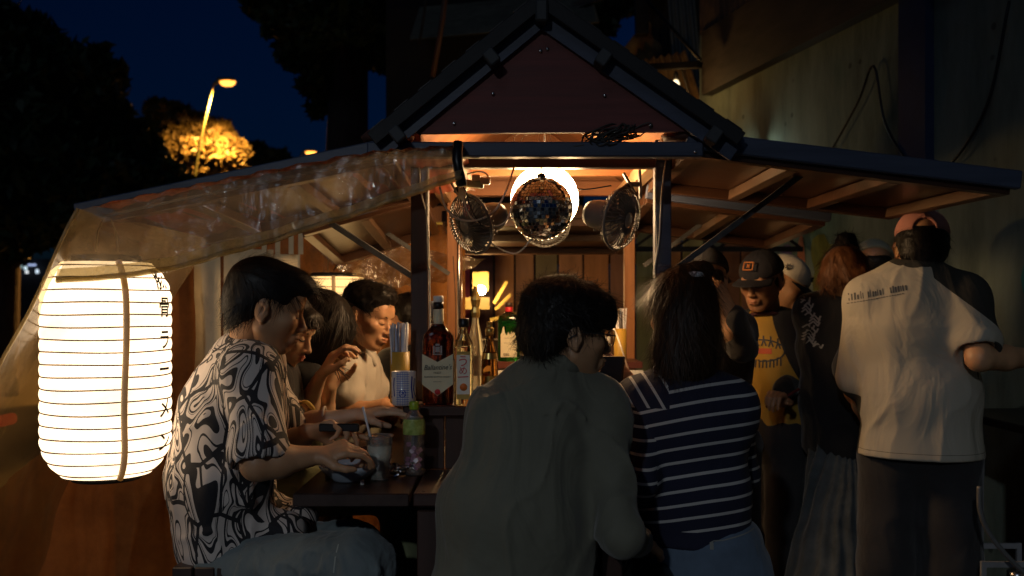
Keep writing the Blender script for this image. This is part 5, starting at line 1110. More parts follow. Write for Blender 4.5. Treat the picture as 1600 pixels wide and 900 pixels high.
# bowl, packet, crumpled foil, dice-like cubes, board
c = V3(X(545, 2.66), 2.66, ctr); m = MB(); m.lathe([(.04, 0), (.045, .004), (.075, .030), (.085, .046), (.081, .046), (.07, .03), (.03, .008)], c, 36, capb=False); t = thing("bowl", "pale blue-grey bowl under the hands of the man in patterned shirt", "bowl", c); m.build("dish", mk("bowl_glaze", (.42, .48, .56), .25, bump=0), t, True)
m = MB(); m.lathe([(.001, .022), (.06, .024), (.066, .026)], c, 24); m.build("food", mk("noodles", (.32, .20, .08), .5, bump=1, bscale=150, scale=50, var=.6), t, True)
c = V3(X(588, 2.82), 2.82, ctr+.045); t = thing("food_tray", "small white and pink paper packet beside the bottle", "packet", c-V3(0, 0, .045)); rg2 = np.random.default_rng(5); A = np.zeros((9, 7, 3))
for i in range(9):
    for j in range(7): A[i, j] = c+V3(-.042+.084*i/8, .0+.03*math.sin(j*.6), -.03+.058*j/6)+rg2.normal(0, .0025, 3)
MB().grid(A).build("packet_front", mk("packet_paper", (.62, .55, .50), .35, bump=.4, bscale=90, col2=(.60, .20, .20), scale=22, var=.05), t, True)
MB().box(c+V3(0, .02, -.038), (.09, .06, .012), bev=.003).build("tray", lab_white, t)
for i in range(3): m = MB(); m.tube([c+V3(.01*i, .0, .02), c+V3(.012*i-.004, .002, .045+.006*i)], .0022, 6); m.build("pick", redink, t, True)
c = V3(X(622, 2.72), 2.72, ctr+.012); m = MB(); rg3 = random.Random(2)
for i in range(16): p0 = c+V3(rg3.uniform(-.025, .025), rg3.uniform(-.02, .02), rg3.uniform(-.008, .02)); m.box(p0, (.02, .014, .004), frame((rg3.random()-.5, rg3.random()-.5, rg3.random()-.5), (0, .2, 1)))
tag(m.build("crumpled_foil", silver), "crumpled silver foil between the cup and the water bottle", "foil")
for dx, dz, nm in ((0, 0, ""), (.003, .010, "")): pass
c = V3(X(566, 2.6), 2.6, ctr); tag(MB().box(c+V3(0, 0, .006), (.010, .010, .012), rotz(.3), bev=.001).build("white_cube", whcap), "tiny white cube near the counter edge left of the cup", "cube")
c = V3(X(545, 2.78), 2.78, ctr+.02); tag(MB().box(c, (.13, .10, .028), rotz(.15) @ frame((0, 1, .12)), bev=.003).build("wooden_box", w_tan), "shallow tan wooden box behind the bowl", "box")
c = V3(X(960, 2.9), 2.9, shelf_z); t = thing("napkin_box", "white napkin box beside the right post", "napkins", c); MB().box(c+V3(.0, .1, .03), (.10, .08, .06), bev=.004).build("box", whcap, t); MB().box(c+V3(.0, .1, .075), (.05, .03, .03), rotz(.4)).build("napkin", lab_white, t)
c = V3(X(940, 3.95), 3.95, 1.158); t = thing("paper_cup", "white cup on the back shelf left of the straw pot", "cup", c); m = MB(); m.lathe([(.03, 0), (.038, .1), (.036, .1), (.028, .005)], c, 24, capb=False); m.build("wall", whcap, t, True)
# stools
def stool(c, label, w=.30, dpt=.28, h=.68):
    t = thing("stool", label, "stool", c, "slatted wooden bar stools"); n_ = 5
    for i in range(n_): MB().box(c+V3(-w/2+w*(i+.5)/n_, 0, h-.014), (w/n_-.006, dpt, .028), bev=.003).build("slat", w_darky, t)
    for sx in (-1, 1):
        for sy in (-1, 1): MB().bar(c+V3(sx*w*.46, sy*dpt*.44, 0), c+V3(sx*w*.40, sy*dpt*.38, h-.03), .034, .034, bev=.003).build("leg", w_dark, t)
    for sy in (-1, 1): MB().box(c+V3(0, sy*dpt*.41, h-.05), (w*.86, .02, .04)).build("apron", w_darkx, t); MB().box(c+V3(0, sy*dpt*.43, .22), (w*.9, .02, .03)).build("stretcher", w_darkx, t)
    return t
stool(V3(X(377, 2.72), 2.72, 0), "slatted stool under the man in patterned shirt")
stool(V3(X(830, 2.32), 2.32, 0), "slatted stool under the man in olive shirt", h=.62)
stool(V3(X(1090, 2.78), 2.78, 0), "slatted stool under the woman in striped top", h=.60)
stool(V3(-.86, 3.12, 0), "slatted stool under the woman with white bracelet", h=.62); stool(V3(-.82, 3.45, 0), "slatted stool under the long-haired woman", h=.62); stool(V3(-.80, 3.85, 0), "slatted stool under the man in white polo", h=.62)
# black work table and crate at the right
t = thing("work_table", "black metal work table at the right edge under the outstretched arm", "table", (2.15, 3.55, 0)); bk = mk("table_black", (.010, .010, .011), .4)
MB().box((2.12, 3.55, .96), (.75, .60, .03), bev=.004).build("top", bk, t); MB().box((2.12, 3.30, .80), (.72, .02, .28)).build("apron", bk, t)
for sx in (1.80, 2.42):
    for sy in (3.3, 3.8): MB().box((sx, sy, .47), (.04, .04, .94)).build("leg", bk, t)
MB().box((2.1, 3.28, .80), (.12, .01, .004)).build("handle", silver, t)
c = V3(X(1565, 3.2), 3.2, 0); t = thing("crate", "grey plastic crate with oddments in the bottom right corner", "crate", c); gm = mk("crate_grey", (.22, .22, .23), .5, bump=0)
for z in (.30, .40, .555): 
    for yy in (-.12, .12): MB().box(c+V3(0, yy, z), (.24, .01, .018)).build("rim", gm, t)
for sx in (-.12, .12):
    for yy in (-.12, .12): MB().box(c+V3(sx, yy, .43), (.016, .012, .27)).build("corner", gm, t)
MB().box(c+V3(0, 0, .30), (.24, .24, .01)).build("floor", gm, t); MB().box(c+V3(0, 0, .15), (.30, .30, .28), bev=.01).build("base_box", bk, t)
c2_ = c+V3(-.04, 0, .31); m = MB(); m.lathe([(.02, 0), (.04, .02), (.045, .09), (.02, .13)], c2_, 16); tag(m.build("orange_bag", mk("orange_thing", (.55, .16, .03), .4), None, True), "orange packet inside the grey crate", "packet")
c2_ = c+V3(.05, 0, .31); m = MB(); m.lathe([(.02, 0), (.02, .15), (.03, .17), (.03, .19)], c2_, 14); tag(m.build("metal_tap", silver, None, True), "small metal fitting inside the grey crate", "fitting")
cable([P(1530, 760, 3.0), P(1532, 800, 3.0), P(1550, 840, 3.0), P(1590, 885, 3.0), P(1640, 930, 3.0)], .008, "grey hose sagging down towards the crate", mk("hose_grey", (.12, .12, .12), .4, bump=0))
# ------------------------------------------------------------ the guests
def pattern_mat():
    m, nt, N, L, b = nodes("calligraphy_print"); tc = N.new("ShaderNodeTexCoord")
    def M(op, a, b_=None, c_=None):
        n_ = N.new("ShaderNodeMath"); n_.operation = op
        for i, q in enumerate((a, b_, c_)):
            if q is None: continue
            if isinstance(q, (int, float)): n_.inputs[i].default_value = q
            else: L.new(q, n_.inputs[i])
        return n_.outputs[0]
    mp = N.new("ShaderNodeMapping"); mp.inputs["Scale"].default_value = (1, 1, .50); mp.inputs["Rotation"].default_value = (0, math.radians(16), 0); L.new(tc.outputs["Object"], mp.inputs[0])
    nz = N.new("ShaderNodeTexNoise"); nz.inputs["Scale"].default_value = 7.8; nz.inputs["Detail"].default_value = 1.0; nz.inputs["Distortion"].default_value = .9; L.new(mp.outputs[0], nz.inputs["Vector"])
    f = M('FRACT', M('MULTIPLY', nz.outputs["Fac"], 9.0))
    wide = M('GREATER_THAN', f, .33); line = M('LESS_THAN', M('ABSOLUTE', M('SUBTRACT', f, .80)), .045)
    vo = N.new("ShaderNodeTexVoronoi"); vo.feature = 'DISTANCE_TO_EDGE'; vo.inputs["Scale"].default_value = 10; L.new(mp.outputs[0], vo.inputs["Vector"])
    cut = M('GREATER_THAN', vo.outputs["Distance"], .035); white = M('MULTIPLY', M('MULTIPLY', wide, M('SUBTRACT', 1, line)), cut)
    mx = N.new("ShaderNodeMix"); mx.data_type = 'RGBA'; mx.inputs[6].default_value = (.014, .013, .017, 1); mx.inputs[7].default_value = (.64, .56, .51, 1); L.new(white, mx.inputs[0]); L.new(mx.outputs[2], b.inputs["Base Color"])
    b.inputs["Roughness"].default_value = .8; b.inputs["Sheen Weight"].default_value = .1; wrinkle(m, .5); return m
def stripe_mat():
    m, nt, N, L, b = nodes("navy_stripe_knit")
    def M(op, a, b_, c_=None):
        n_ = N.new("ShaderNodeMath"); n_.operation = op
        for i, q in enumerate((a, b_, c_)):
            if q is None: continue
            if isinstance(q, (int, float)): n_.inputs[i].default_value = q
            else: L.new(q, n_.inputs[i])
        return n_.outputs[0]
    def A(nm): at = N.new("ShaderNodeAttribute"); at.attribute_name = nm; return at.outputs["Fac"]
    def st(nm): return M('LESS_THAN', M('ABSOLUTE', M('SUBTRACT', M('FRACT', A(nm), 0), .5), 0), .105)
    def sel(mask, a_, b_): return M('ADD', M('MULTIPLY', mask, a_), M('MULTIPLY', M('SUBTRACT', 1, mask), b_))
    w = sel(M('GREATER_THAN', A("m_arm"), 0), st("t_arm"), st("t_body")); w = sel(M('GREATER_THAN', A("m_sho"), 0), st("t_sho"), w); w = M('MULTIPLY', w, M('GREATER_THAN', A("m_hem"), 0))
    mx = N.new("ShaderNodeMix"); mx.data_type = 'RGBA'; mx.inputs[6].default_value = (.008, .010, .030, 1); mx.inputs[7].default_value = (.42, .41, .40, 1); L.new(w, mx.inputs[0]); L.new(mx.outputs[2], b.inputs["Base Color"])
    b.inputs["Roughness"].default_value = .9; tc = N.new("ShaderNodeTexCoord"); no = N.new("ShaderNodeTexNoise"); no.inputs["Scale"].default_value = 500; L.new(tc.outputs["Object"], no.inputs["Vector"])
    bp = N.new("ShaderNodeBump"); bp.inputs["Strength"].default_value = .35; bp.inputs["Distance"].default_value = .001; L.new(no.outputs["Fac"], bp.inputs["Height"]); L.new(bp.outputs[0], b.inputs["Normal"]); wrinkle(m, .5); return m
denim_pale = cloth_mat("pale_trousers", (.155, .185, .19), scale=5, wr=1.0); denim = cloth_mat("denim_blue", (.10, .14, .20), scale=9); black_c = cloth_mat("black_cloth", (.014, .014, .016)); olive_c = cloth_mat("olive_shirt", (.150, .148, .112), .8, var=.12, wr=1.0); white_c = cloth_mat("white_polo", (.60, .57, .50), var=.06)
dark_c = cloth_mat("charcoal_cloth", (.024, .022, .022)); yellow_c = cloth_mat("mustard_cloth", (.40, .235, .035), var=.08); cream_c = cloth_mat("cream_cotton", (.56, .49, .40), var=.05); trou_c = cloth_mat("dark_trousers", (.030, .029, .031), var=.3)

def torso(F, pel, mid, chest, neck, side, fwd, rp, rm, rc, sh=.17, shr=.055, k=.05, slope=.045):
    side = nrm(side); F.ecap(pel, mid, rp, rm, side, k=.04); F.ecap(mid, chest, rm, rc, side, k=k)
    n0 = np.asarray(neck, float); F.ecap(chest, lerp(chest, n0, .75), rc, (rc[0]*.72, rc[1]*.75), side, k=k)
    L_ = n0-side*sh-V3(0, 0, slope); R_ = n0+side*sh-V3(0, 0, slope)
    F.cap(n0-side*.03-V3(0, 0, .02), L_, shr*.95, shr, k=.06); F.cap(n0-V3(0, 0, .02)+side*.03, R_, shr*.95, shr, k=.06)
    F.cap(lerp(chest, n0, .5), L_-V3(0, 0, .02), .075, .062, k=.07); F.cap(lerp(chest, n0, .5), R_-V3(0, 0, .02), .075, .062, k=.07)
    return L_, R_       # left / right shoulder (side points to the person's right)
def shoe(p, a, fwd, mat=blackp):
    F = Field(); a = np.asarray(a, float); f = nrm(fwd); F.ecap(a+V3(0, 0, .045)-f*.03, a+V3(0, 0, .035)+f*.15, (.045, .045), (.042, .028), np.cross(f, (0, 0, 1)), k=.01); F.plane(a+V3(0, 0, .004), (0, 0, -1)); v, f_ = F.mesh(.009); link_mesh("shoe", v, f_, mat, p.root, True)

# 1 ---- man in patterned shirt, seated at the left, in profile
def man_patterned():
    fwd = nrm((.95, .22, 0)); side = nrm((.22, -.95, 0))      # side = his right, towards us
    pel = P(352, 838, 2.76); p = Person("man seated in profile wearing a black and white calligraphy print shirt", V3(pel[0], pel[1], 0))
    mid = P(350, 740, 2.75); chest = P(362, 640, 2.75); nk = P(392, 548, 2.74)
    p.head(P(417, 481, 2.66), (.90, .24, -.27), (.25, 0, 1), 1.02, h=.003)
    p.neck(nk-V3(0, 0, .02), p.hw([(0, -.03, -.03)])[0], .064, .058)
    F = Field(); F.ecap(pel, chest, (.13, .10), (.14, .10), side); p.add(F, .012)
    F = Field(); Ls, Rs = torso(F, pel, mid, chest, nk, side, fwd, (.175, .145), (.185, .150), (.19, .135), sh=.165, shr=.062)
    Re, Rw = P(403, 724, 2.47), P(492, 712, 2.52); Le, Lw = P(452, 700, 2.82), P(482, 674, 2.66)
    Rs = Rs+fwd*.02
    for s_, e_, kk in ((Rs, Re, .90), (Ls, Le, .8)):
        q = lerp(s_, e_, kk); d_ = nrm(e_-s_); F.cap(s_, q, .066, .080, k=.03)
        F.cap(q+d_*.085, q+d_*.14, .085, .1, op='s', k=.006)
    F.cap(pel+V3(.06, -.06, .02), pel+V3(.20, -.07, .035), .075, .055, k=.05); F.cap(pel+V3(.06, .06, .02), pel+V3(.20, .07, .035), .075, .055, k=.05); F.plane(pel+V3(0, 0, -.085), (-.12, 0, -1), k=.01)
    F.ell(nk+V3(.02, 0, .075), (.068, .068, .06), op='s', k=.01)
    F.disp(folds(.007, (1, 1, .5), 8, .6, [(Rs+V3(-.03, -.05, -.05), P(330, 700, 2.6), .02, .008), (P(400, 640, 2.5), P(335, 800, 2.6), .022, .010), (P(300, 700, 2.62), P(300, 820, 2.62), .02, .008), (P(420, 800, 2.6), P(330, 770, 2.55), .02, .008)]))
    p.cloth("shirt", F, pattern_mat(), .0062)
    F = Field(); F.ell(nk+V3(.0, 0, .025), (.082, .082, .040), k=.01); F.ell(nk+V3(.018, 0, .050), (.068, .068, .050), k=.008, op='s'); F.cap(nk+V3(.06, -.05, .0), nk+V3(.10, -.03, -.05), .014, .01, k=.02); p.cloth("collar", F, MATS.get("cal") or p.last[0].data.materials[0], .005)
    p.arm(Rs, Re, Rw, (.93, .1, .22), (0, .45, -1), 1, r=(.048, .044, .042, .027), curls=[(.35, .6, .4), (.5, .8, .5), (.7, .9, .6), (.85, .9, .6)], spread=.1)
    p.arm(Ls, Le, Lw, (.95, -.15, .12), (.1, -.6, -.7), -1, r=(.045, .04, .038, .026), curls=[(.15, .25, .15), (.4, .7, .4), (.7, 1.0, .6), (.8, 1.1, .7)])
    p.finish()
    # trousers: seat, near thigh to the knee, shin down
    F = Field(); hr = pel+side*.09+V3(.03, 0, -.065); hl = pel-side*.09+V3(.03, 0, -.065); kr = P(566, 884, 2.50); kl = P(548, 862, 2.78)
    F.ecap(pel+V3(0, 0, -.03), pel+V3(.02, 0, -.03), (.155, .115), (.15, .11), side); F.cap(hr, kr, .088, .082, k=.05); F.cap(hl, kl, .088, .080, k=.05)
    F.cap(kr, V3(kr[0]+.02, kr[1], .12), .080, .075, k=.04); F.cap(kl, V3(kl[0]+.02, kl[1], .12), .085, .07, k=.04); F.disp(folds(.010, (1, 1, 1), 9, .7, [(P(430, 870, 2.42), P(500, 820, 2.40), .008, -.012), (P(500, 815, 2.42), P(480, 890, 2.40), .008, -.010), (P(540, 830, 2.42), P(600, 880, 2.42), .010, .010), (P(400, 850, 2.45), P(470, 840, 2.42), .010, .010)]))
    p.cloth("trousers", F, denim_pale, .0075); sm = mk("trouser_seam", (.33, .36, .34), .85, bump=0); o0 = P(500, 850, 2.36)
    decal("seam", tr0[0] if False else p.root, p.last, stroke([(-.06, .05), (-.01, .035), (.03, .0), (.02, -.09)], .0035), o0, (1, 0, 0), (0, 0, 1), (0, 1, 0), sm); decal("seam", p.root, p.last, stroke([(-.18, -.03), (-.10, .0), (-.02, .012), (.08, .005), (.15, -.02)], .003), o0, (1, 0, 0), (0, 0, 1), (0, 1, 0), sm)
    for k_ in (kr, kl): shoe(p, V3(k_[0]-.0, k_[1], 0), fwd)
    tr = p.last; 
    def hb(F):
        F.ell((0, -.020, .050), (.086, .104, .086)); F.ell((0, .055, .086), (.060, .046, .040), k=.03); F.ell((0, .084, .080), (.042, .026, .024), k=.025); F.ell((0, -.060, .000), (.074, .058, .072), k=.03)
        F.ell((0, .128, -.02), (.10, .078, .088), k=.012, op='s')
        for s in (-1, 1): F.ell((s*.086, .012, -.012), (.030, .040, .044), k=.010, op='s')
        F.plane((0, -.05, -.064), (0, .35, -1), k=.012)
    hair(p, hb, HAIR, .0042, .0032, (30, 11, 30), 2600, .07, .10, .22, flow=lambda q: np.stack([q[:, 0]*2, np.where(q[:, 2] > .055, .9, -.10)-q[:, 1]*3*(q[:, 2] > .055)*0, np.where(q[:, 2] > .075, -.05, -1.)], 1), w=.0010)
    return p
# 2 ---- woman with bracelet
def woman_bracelet():
    side = nrm((.25, -.95, 0)); pel = P(428, 760, 3.10); p = Person("woman in black top with white bracelet reaching over the counter", V3(pel[0], pel[1], 0), SKIN_PALE)
    nk = P(420, 562, 3.10); chest = P(420, 640, 3.10)
    p.head(P(444, 514, 3.06), (.88, -.18, -.42), (.3, 0, 1), .96, h=.0034, female=True, brow=.0018); p.neck(nk, p.hw([(0, -.03, -.04)])[0], .048, .046)
    F = Field(); Ls, Rs = torso(F, pel, P(420, 700, 3.10), chest, nk, side, None, (.15, .11), (.125, .095), (.145, .10), sh=.13, shr=.042); F.disp(folds(.004)); p.cloth("top", F, black_c, .008)
    p.arm(Rs+V3(.01, -.012, 0), P(458, 668, 2.86), P(556, 648, 2.83), (.96, .12, .12), (0, .1, -1), 1, r=(.042, .034, .034, .022), curl=(.12, .25, .2), spread=.2); p.finish()
    m = MB(); c = P(507, 652, 2.85); m.tube([c+V3(.0, .030*math.cos(a), .030*math.sin(a)) for a in np.linspace(0, 2*PI, 25)], .004, 6, cap=False); m.build("bracelet", whcap, p.root, True)
    F = Field(); F.cap(pel+side*.08, pel+side*.08+V3(.42, 0, .0), .085, .07); F.cap(pel-side*.08, pel-side*.08+V3(.42, 0, .0), .085, .07, k=.03); F.cap(pel+V3(.42, -.08, 0), V3(pel[0]+.42, pel[1]-.08, .1), .07, .05, k=.03); F.cap(pel+V3(.42, .08, 0), V3(pel[0]+.42, pel[1]+.08, .1), .07, .05, k=.03); p.cloth("trousers", F, cloth_mat("sage_cloth", (.20, .22, .12)), .011)
    for yy in (-.08, .08): shoe(p, V3(pel[0]+.42, pel[1]+yy, 0), (1, 0, 0))
    def hb(F):
        F.ell((0, -.020, .046), (.085, .103, .086)); F.ell((0, -.055, -.02), (.070, .060, .085), k=.03); F.ell((0, .075, .065), (.070, .032, .035), k=.02)
        F.ell((0, .125, -.035), (.095, .072, .085), k=.01, op='s'); F.ell((.0, -.13, .03), (.035, .04, .035), k=.02)
    hair(p, hb, HAIR, .005, .003, (30, 12, 30), 1500, .07, .12, .2, flow=lambda q: np.stack([q[:, 0]*4, .5-q[:, 1]*2, -1+q[:, 2]*2], 1))
    return p
# 3 ---- long-haired woman
def woman_longhair():
    side = nrm((.2, -.97, 0)); pel = P(470, 730, 3.45); p = Person("long-haired woman in black holding her hair with both raised hands", V3(pel[0], pel[1], 0), SKIN_PALE)
    nk = P(478, 568, 3.42); chest = P(466, 630, 3.44)
    p.head(P(503, 514, 3.36), (.85, -.05, -.62), (.5, 0, 1), .98, h=.0045, female=True); p.neck(nk, p.hw([(0, -.03, -.04)])[0], .05, .046)
    F = Field(); Ls, Rs = torso(F, pel, P(462, 685, 3.45), chest, nk, side, None, (.15, .11), (.13, .10), (.15, .105), sh=.14, shr=.048)
    Re = P(470, 655, 3.22); Le = P(505, 660, 3.50)
    F.cap(Rs, lerp(Rs, Re, .55), .055, .058, k=.03); F.cap(Ls, lerp(Ls, Le, .55), .055, .058, k=.03); F.disp(folds(.005)); p.cloth("top", F, black_c, .008)
    p.arm(Rs, Re, P(500, 590, 3.13), (.45, .1, .80), (.75, .25, -.5), 1, r=(.042, .038, .037, .024), curl=(.4, .7, .5), spread=.1)
    p.arm(Ls, P(500, 655, 3.32), P(515, 606, 3.24), (.25, -.1, .9), (.6, -.5, -.3), -1, r=(.042, .038, .036, .024), curl=(.4, .8, .5)); p.finish()
    F = Field(); F.cap(pel+side*.08, pel+side*.08+V3(.38, 0, .0), .085, .07); F.cap(pel-side*.08, pel-side*.08+V3(.38, 0, .0), .085, .07, k=.03); F.cap(pel+V3(.38, 0, 0), V3(pel[0]+.38, pel[1], .1), .08, .06, k=.03); p.cloth("trousers", F, dark_c, .012)
    def hb(F):
        F.ell((0, -.020, .044), (.090, .110, .092)); F.ell((0, -.05, -.05), (.083, .075, .12), k=.04); F.ell((.045, .045, -.04), (.050, .062, .125), k=.04); F.ell((-.045, .045, -.04), (.050, .062, .125), k=.04); F.ell((0, .070, .015), (.060, .040, .07), k=.03)
        F.cap((.05, .03, -.10), (.045, .075, -.185), .045, .02, k=.03)
    hair(p, hb, HAIR, .005, .0035, (30, 30, 8), 3000, .11, .10, .15, flow=lambda q: np.stack([q[:, 0]*3, .25-q[:, 1]*1.0, -1+0*q[:, 2]], 1), droop=.2)
    m = MB(); rg = random.Random(6)
    for i in range(14): a = P(520, 568, 3.12); m.tube([a+V3(rg.uniform(-.01, .01), 0, rg.uniform(-.01, .01)), a+V3(rg.uniform(.0, .06), rg.uniform(-.02, .02), rg.uniform(-.06, .01))], .0012, 3)
    tag(m.build("hair_ends", HAIR, p.root, True), kind='stuff')
    return p
# 4 ---- man in white polo
def man_polo():
    side = nrm((.0, -1, 0)); pel = P(520, 700, 3.88); p = Person("young man in white polo shirt looking down at the counter", V3(pel[0], pel[1], 0))
    nk = P(548, 551, 3.74); chest = P(545, 605, 3.78)
    p.head(P(574, 496, 3.62), (.84, -.36, -.26), (.28, -.05, 1), 1.0, h=.0036); p.neck(nk, p.hw([(0, -.03, -.04)])[0], .058, .052)
    F = Field(); Ls, Rs = torso(F, pel, P(530, 650, 3.85), chest, nk, side, None, (.16, .12), (.15, .11), (.17, .115), sh=.165, shr=.052)
    Re = P(548, 652, 3.55); Rw = P(600, 632, 3.50); Le = P(606, 652, 3.85); Lw = P(600, 640, 3.70)
    for s_, e_ in ((Rs, Re), (Ls, Le)): F.cap(s_, lerp(s_, e_, .50), .062, .070, k=.03)
    F.ell(nk+V3(.015, 0, .065), (.06, .06, .05), op='s', k=.01); F.disp(folds(.005, (1, 1, .6), 9)); p.cloth("polo_shirt", F, white_c, .007)
    F = Field(); F.ell(nk+V3(.008, 0, .016), (.088, .084, .036), k=.01); F.ell(nk+V3(.024, 0, .042), (.064, .060, .055), op='s', k=.006); F.cap(nk+V3(.07, -.05, .0), nk+V3(.10, -.035, -.045), .013, .008, k=.01); p.cloth("collar", F, cloth_mat("polo_collar", (.42, .40, .36)), .005); p.last[0]["label"] = "slightly darker collar"
    p.arm(Rs, Re, Rw, (.95, .1, 0), (0, .3, -1), 1, r=(.044, .040, .038, .026), curl=(.3, .5, .4)); p.arm(Ls, Le, Lw, (.6, -.5, .1), (0, 0, -1), -1, r=(.042, .038, .036, .025)); p.finish()
    F = Field(); F.cap(pel, pel+V3(.45, -.05, 0), .11, .08); F.cap(pel+V3(.45, -.05, 0), V3(pel[0]+.45, pel[1], .1), .08, .06, k=.03); p.cloth("trousers", F, dark_c, .013)
    def hb(F):
        F.ell((0, -.018, .056), (.084, .102, .082)); F.ell((0, .048, .098), (.062, .044, .034), k=.03); F.ell((0, -.06, .0), (.070, .05, .055), k=.03); F.ell((0, .125, -.012), (.10, .080, .092), k=.01, op='s')
        for s in (-1, 1): F.ell((s*.085, .010, -.018), (.030, .042, .046), k=.010, op='s')
        F.plane((0, -.05, -.045), (0, .3, -1), k=.012)
    hair(p, hb, HAIR, .0045, .005, (34, 34, 34), 2200, .045, .45, .3, flow=lambda q: np.stack([q[:, 0]*3, .5+q[:, 1]*1.5, np.where(q[:, 2] > .09, .5, -.5)], 1))
    return p
# 5 ---- dark figure behind the straws
def person_behind():
    p = Person("dark-haired guest mostly hidden behind the straws", V3(X(640, 4.5), 4.5, 0), SKIN_TAN); p.head(P(636, 503, 4.45), (-.75, -.5, -.25), (0, 0, 1), .98, h=.006)
    nk = P(645, 548, 4.5); F = Field(); torso(F, P(650, 680, 4.55), P(650, 640, 4.55), P(648, 600, 4.52), nk, (-.5, -.85, 0), None, (.16, .11), (.15, .11), (.17, .11)); p.cloth("shirt", F, black_c, .010); p.neck(nk, p.hw([(0, -.03, -.04)])[0], .05, .05); p.finish()
    F = Field(); F.cap(P(650, 680, 4.55), V3(-.45, 4.55, .1), .14, .09); p.cloth("trousers", F, dark_c, .014)
    def hb(F): F.ell((0, -.02, .05), (.095, .11, .09)); F.ell((0, .13, -.03), (.1, .07, .08), k=.01, op='s'); F.ell((0, -.06, 0), (.08, .05, .06), k=.03)
    hair(p, hb, HAIR, .006, .006, (30, 30, 30), 900, .05, .4)
# 6 ---- man in olive shirt
def man_olive():
    side = nrm((.985, .05, 0)); pel = P(800, 905, 2.42); p = Person("man in olive shirt and glasses seen from behind, face turned right", V3(pel[0], pel[1], 0))
    nk = P(858, 588, 2.46); chest = P(838, 690, 2.44); mid = P(808, 800, 2.42)
    p.head(P(887, 522, 2.46), (.93, .30, -.10), (.08, 0, 1), 1.03, h=.003, wide=.98); p.neck(nk-V3(0, 0, .01), p.hw([(0, -.02, -.04)])[0], .062, .056)
    F = Field(); F.ecap(pel, chest, (.14, .10), (.15, .10), side); p.add(F, .012)
    F = Field(); Ls, Rs = torso(F, pel, mid, chest, nk, side, None, (.200, .155), (.188, .145), (.165, .120), sh=.130, shr=.055, slope=.085)
    Re = P(975, 838, 2.30); Rw = P(1000, 848, 2.55); Le = P(735, 790, 2.58); Lw = P(952, 655, 2.70)
    F.cap(Rs, Re, .058, .050, k=.045); F.cap(Re, lerp(Re, Rw, .80), .052, .042, k=.03); F.cap(Ls, Le, .058, .064, k=.045); F.cap(Le, lerp(Le, Lw, .9), .058, .042, k=.03)
    F.ell(nk+V3(0.015, .01, .085), (.066, .066, .055), op='s', k=.008)
    F.disp(folds(.010, (1, 1, .4), 7, .65, [(P(752, 612, 2.33), P(850, 652, 2.33), .0035, -.006), (P(850, 652, 2.33), P(950, 630, 2.33), .0035, -.006), (P(925, 632, 2.3), P(945, 740, 2.25), .004, -.007), (P(845, 650, 2.3), P(840, 780, 2.25), .006, -.010), (P(905, 700, 2.25), P(880, 860, 2.22), .015, -.016), (P(960, 720, 2.22), P(990, 790, 2.22), .012, -.008),(P(800, 640, 2.3), P(765, 790, 2.25), .014, -.036), (P(805, 628, 2.3), P(850, 760, 2.25), .014, -.036), (P(795, 632, 2.3), P(735, 700, 2.3), .016, -.026), (P(780, 660, 2.25), P(790, 800, 2.25), .020, .010),
        (P(822, 640, 2.3), P(905, 690, 2.3), .020, -.008), (P(900, 660, 2.3), P(930, 790, 2.22), .016, -.010), (P(760, 760, 2.25), P(720, 870, 2.25), .022, .010), (P(860, 780, 2.25), P(830, 880, 2.25), .02, -.010), (P(940, 650, 2.3), P(960, 700, 2.25), .02, .008), (P(820, 604, 2.33), P(850, 625, 2.33), .012, .006)]), .045)
    p.cloth("overshirt", F, olive_c, .0058)
    F = Field(); F.ell(nk+V3(.012, .0, .030), (.080, .078, .048), k=.01); F.ell(nk+V3(.030, .015, .070), (.067, .066, .062), op='s', k=.006); F.disp(folds(.002, (1, 1, 1), 20)); p.cloth("collar", F, olive_c, .005)
    m = MB(); q = P(739.5, 640, 2.285); 
    p.arm(Rs, Re, Rw, (.2, .9, -.2), (-.2, 0, -1), 1, r=(.04, .038, .036, .025)); p.arm(Ls, Le, Lw, (-.15, .05, .95), (-.5, .8, 0), -1, r=(.04, .038, .036, .025), curls=[(.4, .9, .5), (.6, 1.0, .6), (.8, 1.1, .6), (.9, 1.1, .6)], thumb=.3); p.finish()
    bv = p.last
    F = Field(); F.ecap(pel-V3(0, 0, .05), pel+V3(0, 0, .0), (.19, .15), (.18, .14), side); F.cap(pel+V3(-.1, .05, -.05), V3(pel[0]-.14, 2.78, .62), .10, .085, k=.04); F.cap(pel+V3(.1, .05, -.05), V3(pel[0]+.18, 2.78, .62), .10, .085, k=.04)
    for sx in (-.14, .18): F.cap(V3(pel[0]+sx, 2.72, .60), V3(pel[0]+sx, 2.60, .12), .08, .06, k=.03)
    p.cloth("trousers", F, trou_c, .011)
    for sx in (-.14, .18): shoe(p, V3(pel[0]+sx, 2.60, 0), (0, 1, 0))
    def hb(F):
        F.ell((0, -.018, .055), (.093, .114, .092)); F.ell((0, .060, .075), (.072, .050, .042), k=.03); F.ell((0, .092, .048), (.055, .026, .034), k=.02); F.ell((0, -.068, -.005), (.080, .060, .066), k=.03)
        F.ell((0, .130, -.035), (.10, .074, .070), k=.010, op='s')
        for s in (-1, 1): F.ell((s*.090, .016, -.020), (.034, .042, .042), k=.010, op='s')
        F.plane((0, -.05, -.060), (0, .35, -1), k=.012)
    hair(p, hb, HAIR, .0042, .0065, (26, 26, 26), 5200, .060, .55, .38, flow=lambda q: np.stack([q[:, 0]*5, .15+q[:, 1]*1.2, -.65+q[:, 2]*2], 1), w=.0009, seed=8)
    g = mk("spectacle_frame", (.10, .10, .11), .25, metal=.6, bump=0)
    m = MB()
